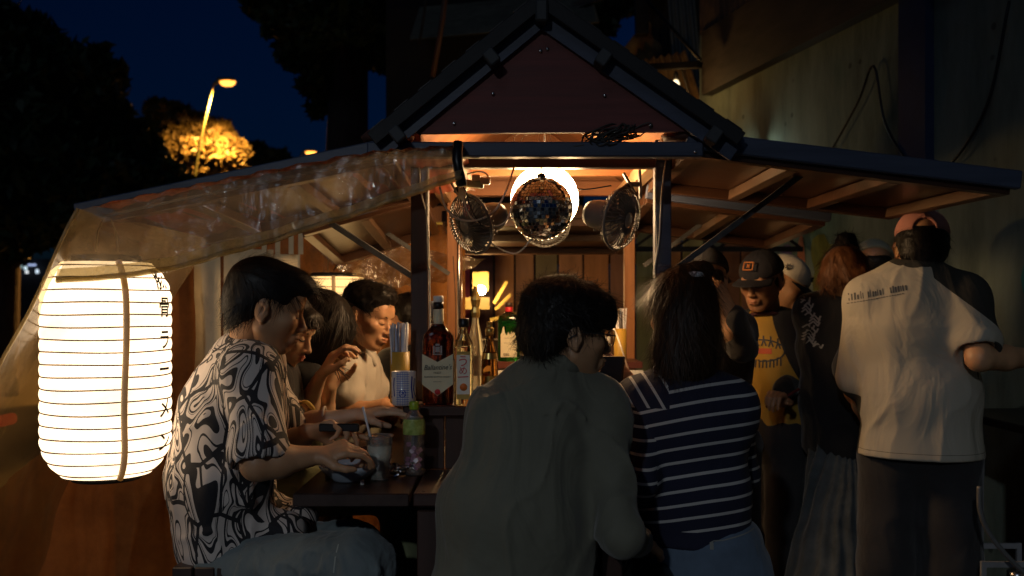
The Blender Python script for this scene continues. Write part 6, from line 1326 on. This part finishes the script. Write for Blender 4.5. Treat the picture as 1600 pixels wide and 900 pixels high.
    for s in (-1, 1):
        m.tube(p.hw([(s*.033+.025*math.cos(a), .108-.006*abs(math.cos(a)), .002+.019*math.sin(a)) for a in np.linspace(0, 2*PI, 25)]), .0013, 5, cap=False); m.tube(p.hw([(s*.058, .104, .008), (s*.074, .07, .010), (s*.082, .0, .008), (s*.084, -.03, -.01)]), .0016, 5)
    m.tube(p.hw([(-.009, .112, .006), (0, .116, .009), (.009, .112, .006)]), .0014, 5); go = m.build("glasses", g, p.root, True)
    for s in (-1, 1): m = MB(); m.add(p.hw([(s*.033+.024*math.cos(a), .107, .002+.018*math.sin(a)) for a in np.linspace(0, 2*PI, 20, endpoint=False)]), [tuple(range(20))]); m.build("lens", thin_sheet("lens_sheet%d" % s, (.95, .97, 1), (.5, .5, .5), (.0, .02), .4, .05, .5, 5, .0), go)
    a = P(741, 633, 2.27); q = MB().box(a, (.0025, .002, .028)); o, v, f = bv; B = BVHTree.FromPolygons([Vector(x) for x in v], [tuple(int(i) for i in q_) for q_ in f]); h_ = B.ray_cast(Vector((0, 0, CAMZ)), Vector(P(741, 642, 1.0)-V3(0, 0, CAMZ)).normalized())
    if h_[0] is not None: MB().box(np.array(h_[0])-V3(0, .004, 0), (.0028, .003, .034)).build("white_tab", whcap, p.root)
    return p
# 7 ---- woman in striped top
def woman_striped():
    side = nrm((.97, -.15, 0)); pel = P(1092, 880, 2.71); p = Person("woman in navy and white striped top seen from behind", V3(pel[0], pel[1], 0), SKIN_PALE)
    nk = P(1070, 590, 2.73); chest = P(1070, 665, 2.71); mid = P(1083, 770, 2.70)
    p.head(P(1062, 492, 2.77), (-.25, .95, -.20), (0, .2, 1), .98, h=.0045, female=True, ear_eye=False); p.neck(nk-V3(0, 0, .03), p.hw([(0, -.03, -.04)])[0], .056, .05)
    F = Field(); Ls, Rs = torso(F, P(1090, 850, 2.70), mid, chest, nk-V3(0, 0, .015), side, None, (.160, .115), (.150, .108), (.162, .112), sh=.130, shr=.050, slope=.050)
    Le = P(998, 755, 2.61); Lw = P(1003, 782, 2.73); Re = P(1158, 740, 2.83); Rw = P(1060, 720, 3.00)
    F.cap(Ls, P(1000, 750, 2.61), .058, .052, k=.03); F.cap(P(1000, 750, 2.61), P(1012, 775, 2.75), .05, .045, k=.02); F.cap(Rs, Re, .055, .052, k=.03); F.cap(Re, lerp(Re, Rw, .8), .05, .04, k=.03)
    F.ell(nk+V3(0, -.02, .035), (.085, .10, .052), op='s', k=.008); F.plane(P(1098, 846, 2.70), (.0, 0, -1), k=.008); F.disp(folds(.004, (1, 1, .6), 7, .4, [(P(1035, 660, 2.55), P(1045, 780, 2.57), .02, -.006), (P(1130, 790, 2.55), P(1180, 760, 2.60), .02, .005)]))
    Ls_ = Ls.copy()
    def attr(v):
        sp = .0385; xs = (v[:, 0]-nk[0]); t = (P(0, 607, 2.7)[2]-v[:, 2]+.028*(xs/.16)+.008*np.cos(xs*12))/sp+.5
        aa = P(996, 745, 2.61); ba = aa-Ls_; u = np.clip(((v-Ls_)@ba)/(ba@ba), -.3, 1.3); dist = np.linalg.norm(v-Ls_-u[:, None]*ba, axis=1)
        marm = np.minimum(np.minimum(.070-dist, Ls_[0]+.042-.25*(Ls_[2]-v[:, 2])*.3-v[:, 0]), Ls_[2]-.012-v[:, 2]); t2 = (Ls_[2]-v[:, 2]-.016*np.cos((v[:, 0]-Ls_[0])/.06*1.2))/.036+.2
        msho = np.minimum(v[:, 2]-(Ls_[2]-.012), nk[0]-.062-v[:, 0]); t3 = ((v[:, 0]-Ls_[0])*.9+(v[:, 2]-Ls_[2])*.45+.12)/.036
        return {"t_body": t, "t_arm": t2, "t_sho": t3, "m_arm": marm, "m_sho": msho, "m_hem": v[:, 2]-P(0, 818, 2.70)[2]}
    p.cloth("striped_top", F, stripe_mat(), .0058, attr)
    p.arm(Ls, Le, Lw, (.1, .5, -.3), (.9, 0, 0), -1, r=(.04, .036, .034, .024), curl=(.6, .9, .6)); p.arm(P(1000, 640, 2.85), P(985, 640, 2.95), P(985, 598, 2.87), (-.6, -.1, .45), (0, 1, .2), -1, r=(.035, .034, .033, .023), curl=(.3, .5, .4))
    p.finish()
    F = Field(); F.ecap(P(1105, 905, 2.70), P(1100, 855, 2.70), (.185, .135), (.165, .118), side); F.cap(P(1060, 900, 2.73), P(1030, 905, 3.00), .10, .085, k=.04); F.cap(P(1140, 900, 2.73), P(1150, 905, 3.00), .10, .085, k=.04)
    for q in (P(1030, 905, 2.97), P(1150, 905, 2.97)): F.cap(q, V3(q[0], q[1], .12), .08, .06, k=.03)
    F.disp(folds(.004)); jj = p.cloth("jeans", F, denim, .008); jl = p.last
    sc_ = mk("denim_seam", (.22, .22, .20), .8, bump=0)
    decal("seam", jj, jl, stroke([(-.20, .0), (-.1, -.025), (0, -.035), (.1, -.030), (.2, -.01)], .003), P(1098, 862, 2.35), (1, 0, 0), (0, 0, 1), (0, 1, 0), sc_)
    decal("belt_loop", jj, jl, stroke([(0, .0), (0, -.07)], .010), P(1143, 850, 2.35), (1, 0, 0), (0, 0, 1), (0, 1, 0), sc_)
    for q in (P(1030, 905, 2.97), P(1150, 905, 2.97)): shoe(p, V3(q[0], q[1], 0), (0, 1, 0))
    def hb(F):
        F.ell((0, -.020, .045), (.095, .112, .098)); F.ell((0, -.055, -.06), (.090, .075, .13), k=.05); F.ell((-.040, -.040, -.115), (.062, .055, .085), k=.04); F.ell((.055, -.02, -.10), (.05, .05, .08), k=.04)
        F.ell((.045, -.045, .128), (.045, .040, .030), k=.02); F.ell((0, .135, -.03), (.085, .072, .09), k=.01, op='s')
    hair(p, hb, HAIR_BROWN, .0045, .006, (26, 26, 9), 7000, .10, .30, .25, flow=lambda q: np.stack([q[:, 0]*2.2, q[:, 1]*0, -1+0*q[:, 2]], 1), w=.0010, seed=12, freq=1.2)
    m = MB(); q = P(1084, 432, 2.70); m.lathe([(.001, -.012), (.02, -.01), (.026, 0), (.018, .012), (.001, .016)], q, 14, sx=1.3); m.box(q+V3(.03, -.005, -.02), (.05, .012, .022), frame((0, 1, 0), (.5, 0, 1)), bev=.004); m.build("hair_clip", mk("clip_white", (.6, .6, .62), .3, bump=0), p.root, True)
    m = MB(); m.tube([nk+V3(.05*math.cos(a), -.055+.012*math.sin(a), .028+.006*math.sin(a)) for a in np.linspace(PI, 2*PI, 12)], .0012, 4); m.build("necklace", silver, p.root, True)
    return p

def stand_legs(p, pel, side, fwd, mat, w=.10, r=(.10, .08, .065), top=.16):
    F = Field(); F.ecap(pel-V3(0, 0, .06), pel+V3(0, 0, .06), (top, .12), (top*.95, .115), side)
    for s in (-1, 1):
        h = pel+nrm(side)*s*w-V3(0, 0, .06); k_ = V3(h[0]+s*.01, h[1], .48); a = V3(h[0]+s*.02, h[1]+.02, .08); F.cap(h, k_, r[0], r[1], k=.04); F.cap(k_, a, r[1], r[2], k=.03); shoe(p, V3(a[0], a[1], 0), fwd)
    F.disp(folds(.007, (1, 1, .4), 6)); p.cloth("trousers", F, mat, .011)
# 8 ---- person in black cap, arm raised
def person_blackcap():
    side = nrm((.95, .2, 0)); pel = V3(X(1112, 3.6), 3.62, .92); p = Person("guest in plain black cap and charcoal top with forearm raised to the head", pel*V3(1, 1, 0))
    nk = P(1112, 482, 3.62); p.head(P(1104, 438, 3.6), (.35, .90, -.2), (0, 0, 1), .92, h=.005, ear_eye=False); p.neck(nk, p.hw([(0, -.03, -.04)])[0], .052, .05)
    F = Field(); Ls, Rs = torso(F, pel, V3(pel[0], 3.62, 1.08), V3(pel[0], 3.62, 1.18), nk-V3(0, 0, .03), side, None, (.15, .11), (.14, .11), (.15, .11), sh=.11, shr=.05)
    Re = P(1160, 545, 3.42); Rq = P(1147, 496, 3.38); F.cap(Rs, Re, .052, .05, k=.03); F.cap(Re, Rq, .05, .046, k=.02); F.disp(folds(.005)); p.cloth("top", F, dark_c, .008)
    p.arm(Rs, Re, P(1119, 450, 3.36), (-.80, .1, .25), (-.2, .8, -.3), 1, r=(.04, .038, .042, .030), curl=(.5, .7, .5)); p.finish(); cap(p, mk("cap_black_knit", (.022, .022, .026), .85, bump=.4, bscale=400), tilt=.05); stand_legs(p, pel, side, (0, 1, 0), trou_c)
    def hb(F): F.ell((0, -.05, .0), (.078, .062, .06)); F.plane((0, 0, .080), (0, 0, 1)); F.plane((0, 0, -.05), (0, 0, -1))
    hair(p, hb, HAIR, .006, .003, ns=400)
# 9 ---- yellow raglan tee
def person_mustard():
    side = nrm((-.75, .66, 0)); fwd = nrm((-.66, -.75, 0)); pel = V3(X(1203, 4.0), 4.05, .90); p = Person("youth in mustard raglan tee and black cap with orange patch", pel*V3(1, 1, 0), SKIN_TAN)
    nk = P(1200, 492, 4.02); p.head(P(1190, 440, 3.95), (-.62, -.70, -.28), (0, -.05, 1), .98, h=.0038); p.neck(nk, p.hw([(0, -.03, -.04)])[0], .052, .048)
    mid = V3(pel[0], 4.04, 1.06); chest = P(1203, 560, 4.03)
    F = Field(); Ls, Rs = torso(F, pel, mid, chest, nk-V3(0, 0, .015), side, None, (.185, .12), (.175, .12), (.175, .12), sh=.145, shr=.055)
    F.ell(nk+V3(-.02, -.03, .05), (.07, .075, .055), op='s', k=.008); F.plane(V3(0, 0, .86), (0, 0, -1)); F.disp(folds(.005, (1, 1, .4), 8)); m, nt, N, L, b = nodes("mustard_raglan"); at = N.new("ShaderNodeAttribute"); at.attribute_name = "stripe"; mr = N.new("ShaderNodeMath"); mr.operation = 'GREATER_THAN'; mr.inputs[1].default_value = 0; L.new(at.outputs["Fac"], mr.inputs[0])
    mx = N.new("ShaderNodeMix"); mx.data_type = 'RGBA'; mx.inputs[6].default_value = (.40, .235, .035, 1); mx.inputs[7].default_value = (.014, .013, .014, 1); L.new(mr.outputs[0], mx.inputs[0]); L.new(mx.outputs[2], b.inputs["Base Color"]); b.inputs["Roughness"].default_value = .85; wrinkle(m, .8)
    p.cloth("tee", F, m, .0070, lambda v: np.abs((v-nk)@side)-(.052+.42*np.clip(nk[2]-v[:, 2], 0, 9))); tee = p.last
    F = Field(); Le = P(1243, 580, 4.05); Lq = P(1226, 612, 3.85); Re = P(1158, 580, 4.1); Rq = P(1173, 640, 4.0)
    F.cap(Ls+V3(-.005, 0, -.01), Le, .058, .058, k=.03); F.cap(Le, Lq, .060, .050, k=.02); F.disp(folds(.005)); p.cloth("sleeve", F, black_c, .008)
    F = Field(); F.cap(Rs+V3(.0, .0, -.01), Re, .056, .055, k=.03); F.cap(Re, Rq, .055, .045, k=.02); F.disp(folds(.005)); p.cloth("sleeve", F, black_c, .008)
    m = MB(); m.tube([nk+V3(-.012, -.02, -.012)+rotz(-.3) @ V3(.066*math.cos(a), .070*math.sin(a), -.022*math.sin(a+PI)*-1) for a in np.linspace(0, 2*PI, 30)], .010, 8, cap=False); m.build("neckband", mk("maroon_rib", (.05, .012, .014), .8, bump=0), p.root, True)
    p.arm(Ls, Le, P(1221, 628, 3.80), (-.3, -.5, .3), (-.3, -.3, -.8), -1, r=(.04, .036, .034, .024), curl=(.7, .9, .5)); p.finish(); cm = mk("cap_navy", (.016, .016, .024), .8, bump=.4, bscale=400); co = cap(p, cm, tilt=.08)
    f = p.hw([(.0, .092, .085)])[0]; om = mk("patch_orange", (.45, .16, .04), .6, bump=0); m = MB(p.hR, p.hT)
    for a, b_ in (((-.02, .079), (.02, .079)), ((-.02, .105), (.02, .105)), ((-.02, .079), (-.02, .105)), ((.02, .079), (.02, .105)), ((-.006, .087), (.006, .097)), ((-.006, .097), (.006, .087))): m.bar((a[0], .108-(a[1]-.079)*.75, a[1]), (b_[0], .108-(b_[1]-.079)*.75, b_[1]), .004, .004)
    m.build("patch", om, co)
    def hb(F): F.ell((0, -.025, .01), (.082, .088, .06)); F.ell((0, .13, -.02), (.09, .08, .08), k=.01, op='s'); F.plane((0, 0, .080), (0, 0, 1)); F.plane((0, 0, -.045), (0, 0, -1)); 
    hair(p, hb, HAIR, .006, .003, ns=500, L=.04)
    pr = MATS["print_ink"]; o0 = P(1192, 548, 3.9); r_ = V3(.97, -.1, 0); u_ = V3(0, 0, 1); ps = []
    ps += stroke([(.085*math.cos(a), .055*math.sin(a)*.8) for a in np.linspace(0, 2*PI, 24)], .006)
    for i in range(6):
        x = -.07+.026*i; y = .04*math.sqrt(max(.05, 1-(x/.088)**2)); ps += stroke([(x-.008, y-.02), (x, y+.004), (x+.008, y-.02)], .006); ps += stroke([(x, y), (x, y+.02)], .006); ps += stroke([(x-.006, -y-.030), (x-.004, -y), (x+.008, -y), (x+.008, -y-.03)], .006)
    decal("chest_print", p.root, tee, ps, o0, r_, u_, (0, 1, 0), pr); ps = [[(-.055, -.013), (.035, -.013), (.035, .010), (-.055, .010)]]
    ps = [[(-.06+.012*i, -.013), (-.048+.012*i, -.013), (-.048+.012*i, .009), (-.06+.012*i, .009)] for i in range(8)]; decal("chest_box", p.root, tee, ps, o0, r_, u_, (0, 1, 0), mk("print_orange_red", (.45, .07, .02), .6, bump=0), off=.0025)
    stand_legs(p, pel, side, fwd, trou_c)
    c = P(1223, 622, 3.74); tag(MB().box(c, (.15, .012, .010), frame((0, 1, 0), (-.55, 0, 1)), bev=.002).build("phone", mk("phone_maroon", (.10, .02, .02), .2, bump=0)), "dark red phone held at the waist of the mustard tee", "phone")
# 10 ---- white cap bowed head
def person_whitecap():
    pel = V3(X(1225, 4.5), 4.5, .92); side = nrm((-.2, .98, 0)); p = Person("guest in white cap with dark bill bowing behind the mustard tee", pel*V3(1, 1, 0))
    nk = P(1190, 500, 4.45); p.head(P(1226, 444, 4.3), (.80, -.38, -.52), (.45, -.15, .9), 1.0, h=.005); p.neck(nk, p.hw([(0, -.04, -.03)])[0], .055, .052)
    F = Field(); Ls, Rs = torso(F, pel, V3(pel[0]-.03, 4.5, 1.08), P(1190, 560, 4.5), nk-V3(0, 0, .015), (.75, .66, 0), None, (.17, .12), (.16, .12), (.18, .12), sh=.16); F.cap(Ls, P(1140, 580, 4.5), .06, .05); F.cap(Rs, P(1240, 590, 4.6), .06, .05); p.cloth("shirt", F, cloth_mat("dark_brown_cloth", (.035, .022, .018)), .010); p.finish()
    wc = mk("cap_white", (.80, .72, .56), .8, bump=.4, bscale=400, var=.06); co = cap(p, wc, mk("bill_navy", (.018, .018, .028), .7), tilt=.05, brim_len=.09); m = MB(p.hR, p.hT)
    for i in range(8): a = i*PI/4; m.bar((.094, -.01+.005*math.cos(a), .075+.005*math.sin(a)), (.092, -.01+.015*math.cos(a), .075+.015*math.sin(a)), .004, .004)
    for i in range(3): m.bar((-.02+i*.014, .090, .088), (-.012+i*.014, .096, .066), .004, .004)
    m.build("emblem", MATS["print_ink"], co); stand_legs(p, pel, (1, 0, 0), (0, -1, 0), trou_c)
# 11 ---- ginger hair, black tee
def woman_ginger():
    pel = V3(X(1314, 3.75), 3.75, .86); side = nrm((.75, -.66, 0)); p = Person("woman with ginger hair and dark bun in loose black tee", pel*V3(1, 1, 0), SKIN)
    nk = P(1319, 462, 3.72); p.head(P(1322, 430, 3.68), (.45, .80, -.40), (0, .2, 1), .88, h=.005, ear_eye=False); p.neck(nk, p.hw([(0, -.03, -.04)])[0], .05, .046)
    F = Field(); Ls, Rs = torso(F, pel, V3(pel[0], 3.75, 1.02), P(1310, 545, 3.74), nk-V3(0, 0, .01), side, None, (.155, .12), (.15, .115), (.155, .11), sh=.13, shr=.056)
    Re = P(1326, 590, 3.50); F.cap(Rs, lerp(Rs, Re, .85), .064, .072, k=.03); F.cap(Ls, P(1276, 570, 3.95), .06, .06, k=.03); F.disp(folds(.006, (1, 1, .5), 8)); F.plane(V3(0, 0, .80), (0, 0, -1)); p.cloth("tee", F, black_c, .0085); tee = p.last
    p.arm(Rs, Re, P(1359, 655, 3.48), (.5, .1, -.6), (-.5, .8, 0), 1, r=(.042, .038, .037, .024)); p.finish()
    wp = mk("print_white", (.28, .28, .27), .7, bump=0); ps = []
    rg = random.Random(4)
    for i in range(16): x = rg.uniform(-.012, .016); z = .09-.012*i; ps += stroke([(x-.012, z), (x, z+.012), (x+.01, z-.006), (x+.016, z+.008)], .005)
    decal("back_print", p.root, tee, ps, P(1278, 505, 3.62), (1, 0, 0), (0, 0, 1), (0, 1, 0), wp)
    def hb(F): F.ell((0, -.02, .030), (.100, .108, .090)); F.ell((-.045, -.045, -.030), (.065, .06, .052), k=.03); F.ell((.045, -.045, -.035), (.060, .06, .052), k=.03); F.ell((0, .13, -.03), (.085, .07, .09), k=.01, op='s')
    hair(p, hb, HAIR_GINGER, .005, .008, (24, 24, 12), 3500, .06, .22, .3, w=.0011, flow=lambda q: np.stack([q[:, 0]*3, q[:, 1]*0, -1+0*q[:, 2]], 1))
    def bn(F): F.ell((0.01, -.03, .150), (.048, .046, .042)); F.ell((.0, -.02, .115), (.060, .060, .030), k=.02)
    hair(p, bn, HAIR, .005, .008, (30, 30, 30), 1300, .05, .35, .4, seed=21, name="bun")
    F = Field(); F.ecap(V3(pel[0], 3.74, .84), V3(pel[0]-.0, 3.70, .60), (.125, .095), (.15, .12), (1, 0, 0)); F.ecap(V3(pel[0]-.0, 3.70, .60), V3(pel[0]-.05, 3.66, .30), (.15, .12), (.19, .14), (1, 0, 0), k=.03)
    F.disp(lambda q: .007*np.sin(np.arctan2(q[:, 1]-3.68, q[:, 0]-pel[0])*17+vnoise(q, 6)*3)+.006*vnoise(q, 30, (1, 1, .3))); p.cloth("ruffled_skirt", F, cloth_mat("skirt_denim", (.065, .075, .08), var=.35, scale=12), .0085)
    for sx in (-.07, .07): shoe(p, V3(pel[0]+sx, 3.66, 0), (0, 1, 0))
    F = Field(); [F.cap(V3(pel[0]+sx, 3.68, .35), V3(pel[0]+sx, 3.66, .06), .055, .04) for sx in (-.07, .07)]; p.cloth("socks", F, dark_c, .012)
# 12 ---- pale cap behind
def person_palecap():
    pel = V3(X(1372, 4.3), 4.35, .92); p = Person("guest in pale cap hidden behind the ginger-haired woman", pel*V3(1, 1, 0), SKIN_TAN); nk = P(1360, 455, 4.32)
    p.head(P(1366, 420, 4.3), (.35, .90, -.45), (0, .2, 1), .98, h=.006, ear_eye=False); p.neck(nk, p.hw([(0, -.03, -.04)])[0], .055, .05)
    F = Field(); torso(F, pel, V3(pel[0], 4.35, 1.1), V3(pel[0], 4.35, 1.25), nk-V3(0, 0, .015), (.95, -.2, 0), None, (.17, .12), (.16, .12), (.18, .12)); p.cloth("shirt", F, dark_c, .011); p.finish(); cap(p, mk("cap_pale", (.42, .40, .28), .8, bump=.4, bscale=300, var=.1), tilt=.1)
    def hb(F): F.ell((0, -.03, .0), (.085, .08, .06)); F.plane((0, 0, .080), (0, 0, 1)); F.plane((0, 0, -.05), (0, 0, -1))
    hair(p, hb, HAIR, .007, .003, ns=300); stand_legs(p, pel, (1, 0, 0), (0, 1, 0), trou_c)
# 13 ---- man in cream tee, cap backwards
def man_creamtee():
    side = nrm((.93, -.36, 0)); fwd = nrm((.36, .93, 0)); pel = V3(X(1440, 3.32), 3.34, .92); p = Person("man in oversized cream tee with dark shoulders and backwards pink cap", pel*V3(1, 1, 0), SKIN)
    nk = P(1430, 415, 3.30); p.head(P(1440, 386, 3.34), (.30, .92, -.12), (.05, .1, 1), 1.0, h=.004, ear_eye=False); p.neck(nk-V3(0, 0, .02), p.hw([(0, -.03, -.03)])[0], .062, .056)
    mid = V3(pel[0]-.005, 3.32, 1.08); chest = P(1428, 510, 3.30)
    F = Field(); Ls, Rs = torso(F, pel-V3(0, 0, .10), mid, chest, nk-V3(0, 0, .02), side, None, (.215, .165), (.188, .145), (.180, .125), sh=.155, shr=.060, slope=.085)
    Re = P(1530, 560, 3.12); Rw = P(1640, 558, 3.30); Le = P(1338, 600, 3.42); Lw = P(1372, 690, 3.55)
    RS = lerp(Rs, Re, .72); LS = lerp(Ls, Le, .92); F.cap(Rs, RS, .064, .078, k=.04); F.cap(Ls, LS, .064, .074, k=.04)
    dR = nrm(Re-Rs); F.cap(RS+dR*.075, RS+dR*.14, .07, .09, op='s', k=.006)
    F.plane(pel-V3(0, 0, .055), (0, 0, -1), k=.006); F.ell(nk+V3(0, 0, .055), (.072, .075, .05), op='s', k=.008)
    F.disp(folds(.007, (1, 1, .3), 6, .55, [(P(1480, 470, 3.1), P(1440, 660, 3.1), .022, .012), (P(1420, 560, 3.1), P(1400, 690, 3.1), .022, -.010), (P(1490, 560, 3.05), P(1510, 680, 3.1), .025, .010), (P(1370, 600, 3.15), P(1365, 690, 3.2), .02, .010)]), .045)
    # dark yoke and sleeve as pigment on the cloth: follow the seam
    m, nt, N, L, b = nodes("cream_dark_raglan"); at = N.new("ShaderNodeAttribute"); at.attribute_name = "stripe"; mr = N.new("ShaderNodeMath"); mr.operation = 'GREATER_THAN'; mr.inputs[1].default_value = 0; L.new(at.outputs["Fac"], mr.inputs[0])
    mx = N.new("ShaderNodeMix"); mx.data_type = 'RGBA'; mx.inputs[6].default_value = (.46, .42, .34, 1); mx.inputs[7].default_value = (.035, .032, .026, 1); L.new(mr.outputs[0], mx.inputs[0]); L.new(mx.outputs[2], b.inputs["Base Color"]); b.inputs["Roughness"].default_value = .85; wrinkle(m, .8)
    a0 = nk.copy(); sA = Rs.copy()
    def attr(v):
        # seam plane running from the neck over the shoulder to the armpit
        d = (v-a0)@nrm(V3(.62, -.10, .70)); s1 = np.minimum(d+.010, v[:, 0]-a0[0]-.02); qR = (v-RS)@dR; dL = nrm(Le-Ls); qL = (v-LS)@dL
        s2 = np.minimum(np.minimum(qR-.035, .11-np.linalg.norm(v-RS-qR[:, None]*dR, axis=1)), v[:, 0]-sA[0]-.02)
        s3 = np.minimum(np.minimum(qL-.045, .095-np.linalg.norm(v-LS-qL[:, None]*dL, axis=1)), LS[0]+.05-v[:, 0])
        nb = .086-np.linalg.norm((v-a0-V3(0, 0, .01))*V3(1, 1, 1.4), axis=1); hem = .0016-np.abs(v[:, 2]-(pel[2]-.055+.024))
        return np.maximum.reduce([s1, s2, s3, nb, hem])
    p.cloth("tee", F, m, .0060, attr); tee = p.last
    p.arm(Rs, Re, Rw, (.95, .2, .0), (0, .1, -1), 1, r=(.045, .040, .040, .028)); p.arm(Ls, Le, Lw, (.2, .3, -.7), (.3, .9, 0), -1, r=(.045, .04, .038, .026)); p.finish()
    cap(p, mk("cap_pink", (.46, .20, .16), .8, bump=.4, bscale=350, var=.12), fwd=1, opening=True, tilt=.0)
    def hb(F): F.ell((0, -.024, .018), (.088, .100, .072)); F.ell((0, -.06, -.03), (.078, .056, .055), k=.03); F.ell((0, .13, -.03), (.09, .08, .09), k=.01, op='s'); F.plane((0, .0, .075), (0, 0, 1))
    hair(p, hb, HAIR, .0055, .005, ns=1400, L=.05, lift=.2)
    ps = []; rg = random.Random(12); x = -.085
    while x < .085:
        w = rg.choice((.0022, .0035, .005)); hgt = rg.uniform(.016, .026)
        if not (-.035 < x < -.028 or .022 < x < .032): ps.append([(x, -.0+.10*x), (x+w, .10*x), (x+w, hgt+.10*x), (x, hgt+.10*x)])
        x += w+rg.choice((.002, .003, .004))
    for i in range(22): x = -.08+i*.0072; ps.append([(x, -.010+.10*x), (x+.005, -.010+.10*x), (x+.005, -.0070+.10*x), (x, -.007+.10*x)])
    decal("back_print", p.root, tee, ps, P(1384, 462, 3.17), (1, 0, .12), (0, 0, 1), (0, 1, 0), mk("print_grey", (.10, .10, .10), .7, bump=0))
    stand_legs(p, pel, side, fwd, trou_c, w=.095, r=(.108, .10, .10), top=.16)
for fn in (man_patterned, woman_bracelet, woman_longhair, man_polo, person_behind, man_olive, woman_striped, person_blackcap, person_mustard, person_whitecap, woman_ginger, person_palecap, man_creamtee): fn()
# hand bag with handles, black leather bag, phones
c = P(470, 655, 2.98); t = thing("tote_bag", "small sage bag with tan and yellow loop handles on the lap", "bag", c-V3(0, 0, .1)); F = Field(); F.ecap(c-V3(0, 0, .11), c-V3(0, 0, .02), (.07, .035), (.065, .025), (1, 0, 0)); v, f = F.mesh(.007); link_mesh("pouch", v, f, MATS["sage_cloth"], t, True)
for dx, mt_ in ((0, w_tan), (.02, cloth_mat("strap_yellow", (.55, .42, .12)))): m = MB(); m.tube(curve([c+V3(-.04+dx, -.02, -.03), c+V3(-.035+dx, -.02, .03), c+V3(0+dx, -.02, .055), c+V3(.03+dx, -.02, .02), c+V3(.035+dx, -.02, -.03)], 20), .007, 7); m.build("handle", mt_, t, True)
c = P(955, 872, 2.62); F = Field(); F.ecap(c+V3(-.12, .02, -.01), c+V3(.12, 0, -.07), (.075, .07), (.06, .05), (0, 1, 0)); F.cap(c+V3(-.10, -.02, .06), c+V3(.02, -.04, .0), .022, .02, k=.03); F.disp(lambda q: .012*(1-np.abs(vnoise(q, 13))*3)*.5+.006*vnoise(q, 30)); v, f = F.mesh(.006)
tag(link_mesh("leather_bag", v, f, mk("black_leather", (.010, .009, .009), .16, bump=.5, bscale=60, bdist=.004), None, True), "glossy black leather bag crumpled between the two seated guests", "bag")
c = P(943, 608, 2.60); tag(MB().box(c, (.012, .008, .05), frame((0, 1, 0), (-.5, 0, 1)), bev=.002).build("lighter", mk("pale_plastic", (.6, .5, .4), .3, bump=0)), "small pale stick held by the man in olive shirt", "lighter")
c = P(955, 590, 2.80); tag(MB().box(c, (.07, .010, .14), frame((0.3, 1, -.6), (0, 0, 1)), bev=.004).build("phone", blackp), "black phone held up between the two seated guests in front", "phone")
c = P(530, 668, 2.62); tag(MB().box(c, (.11, .012, .022), frame((0, 1, 0), (0, 0, 1)), bev=.003).build("phone", blackp), "dark phone in the hand of the man in patterned shirt", "phone")
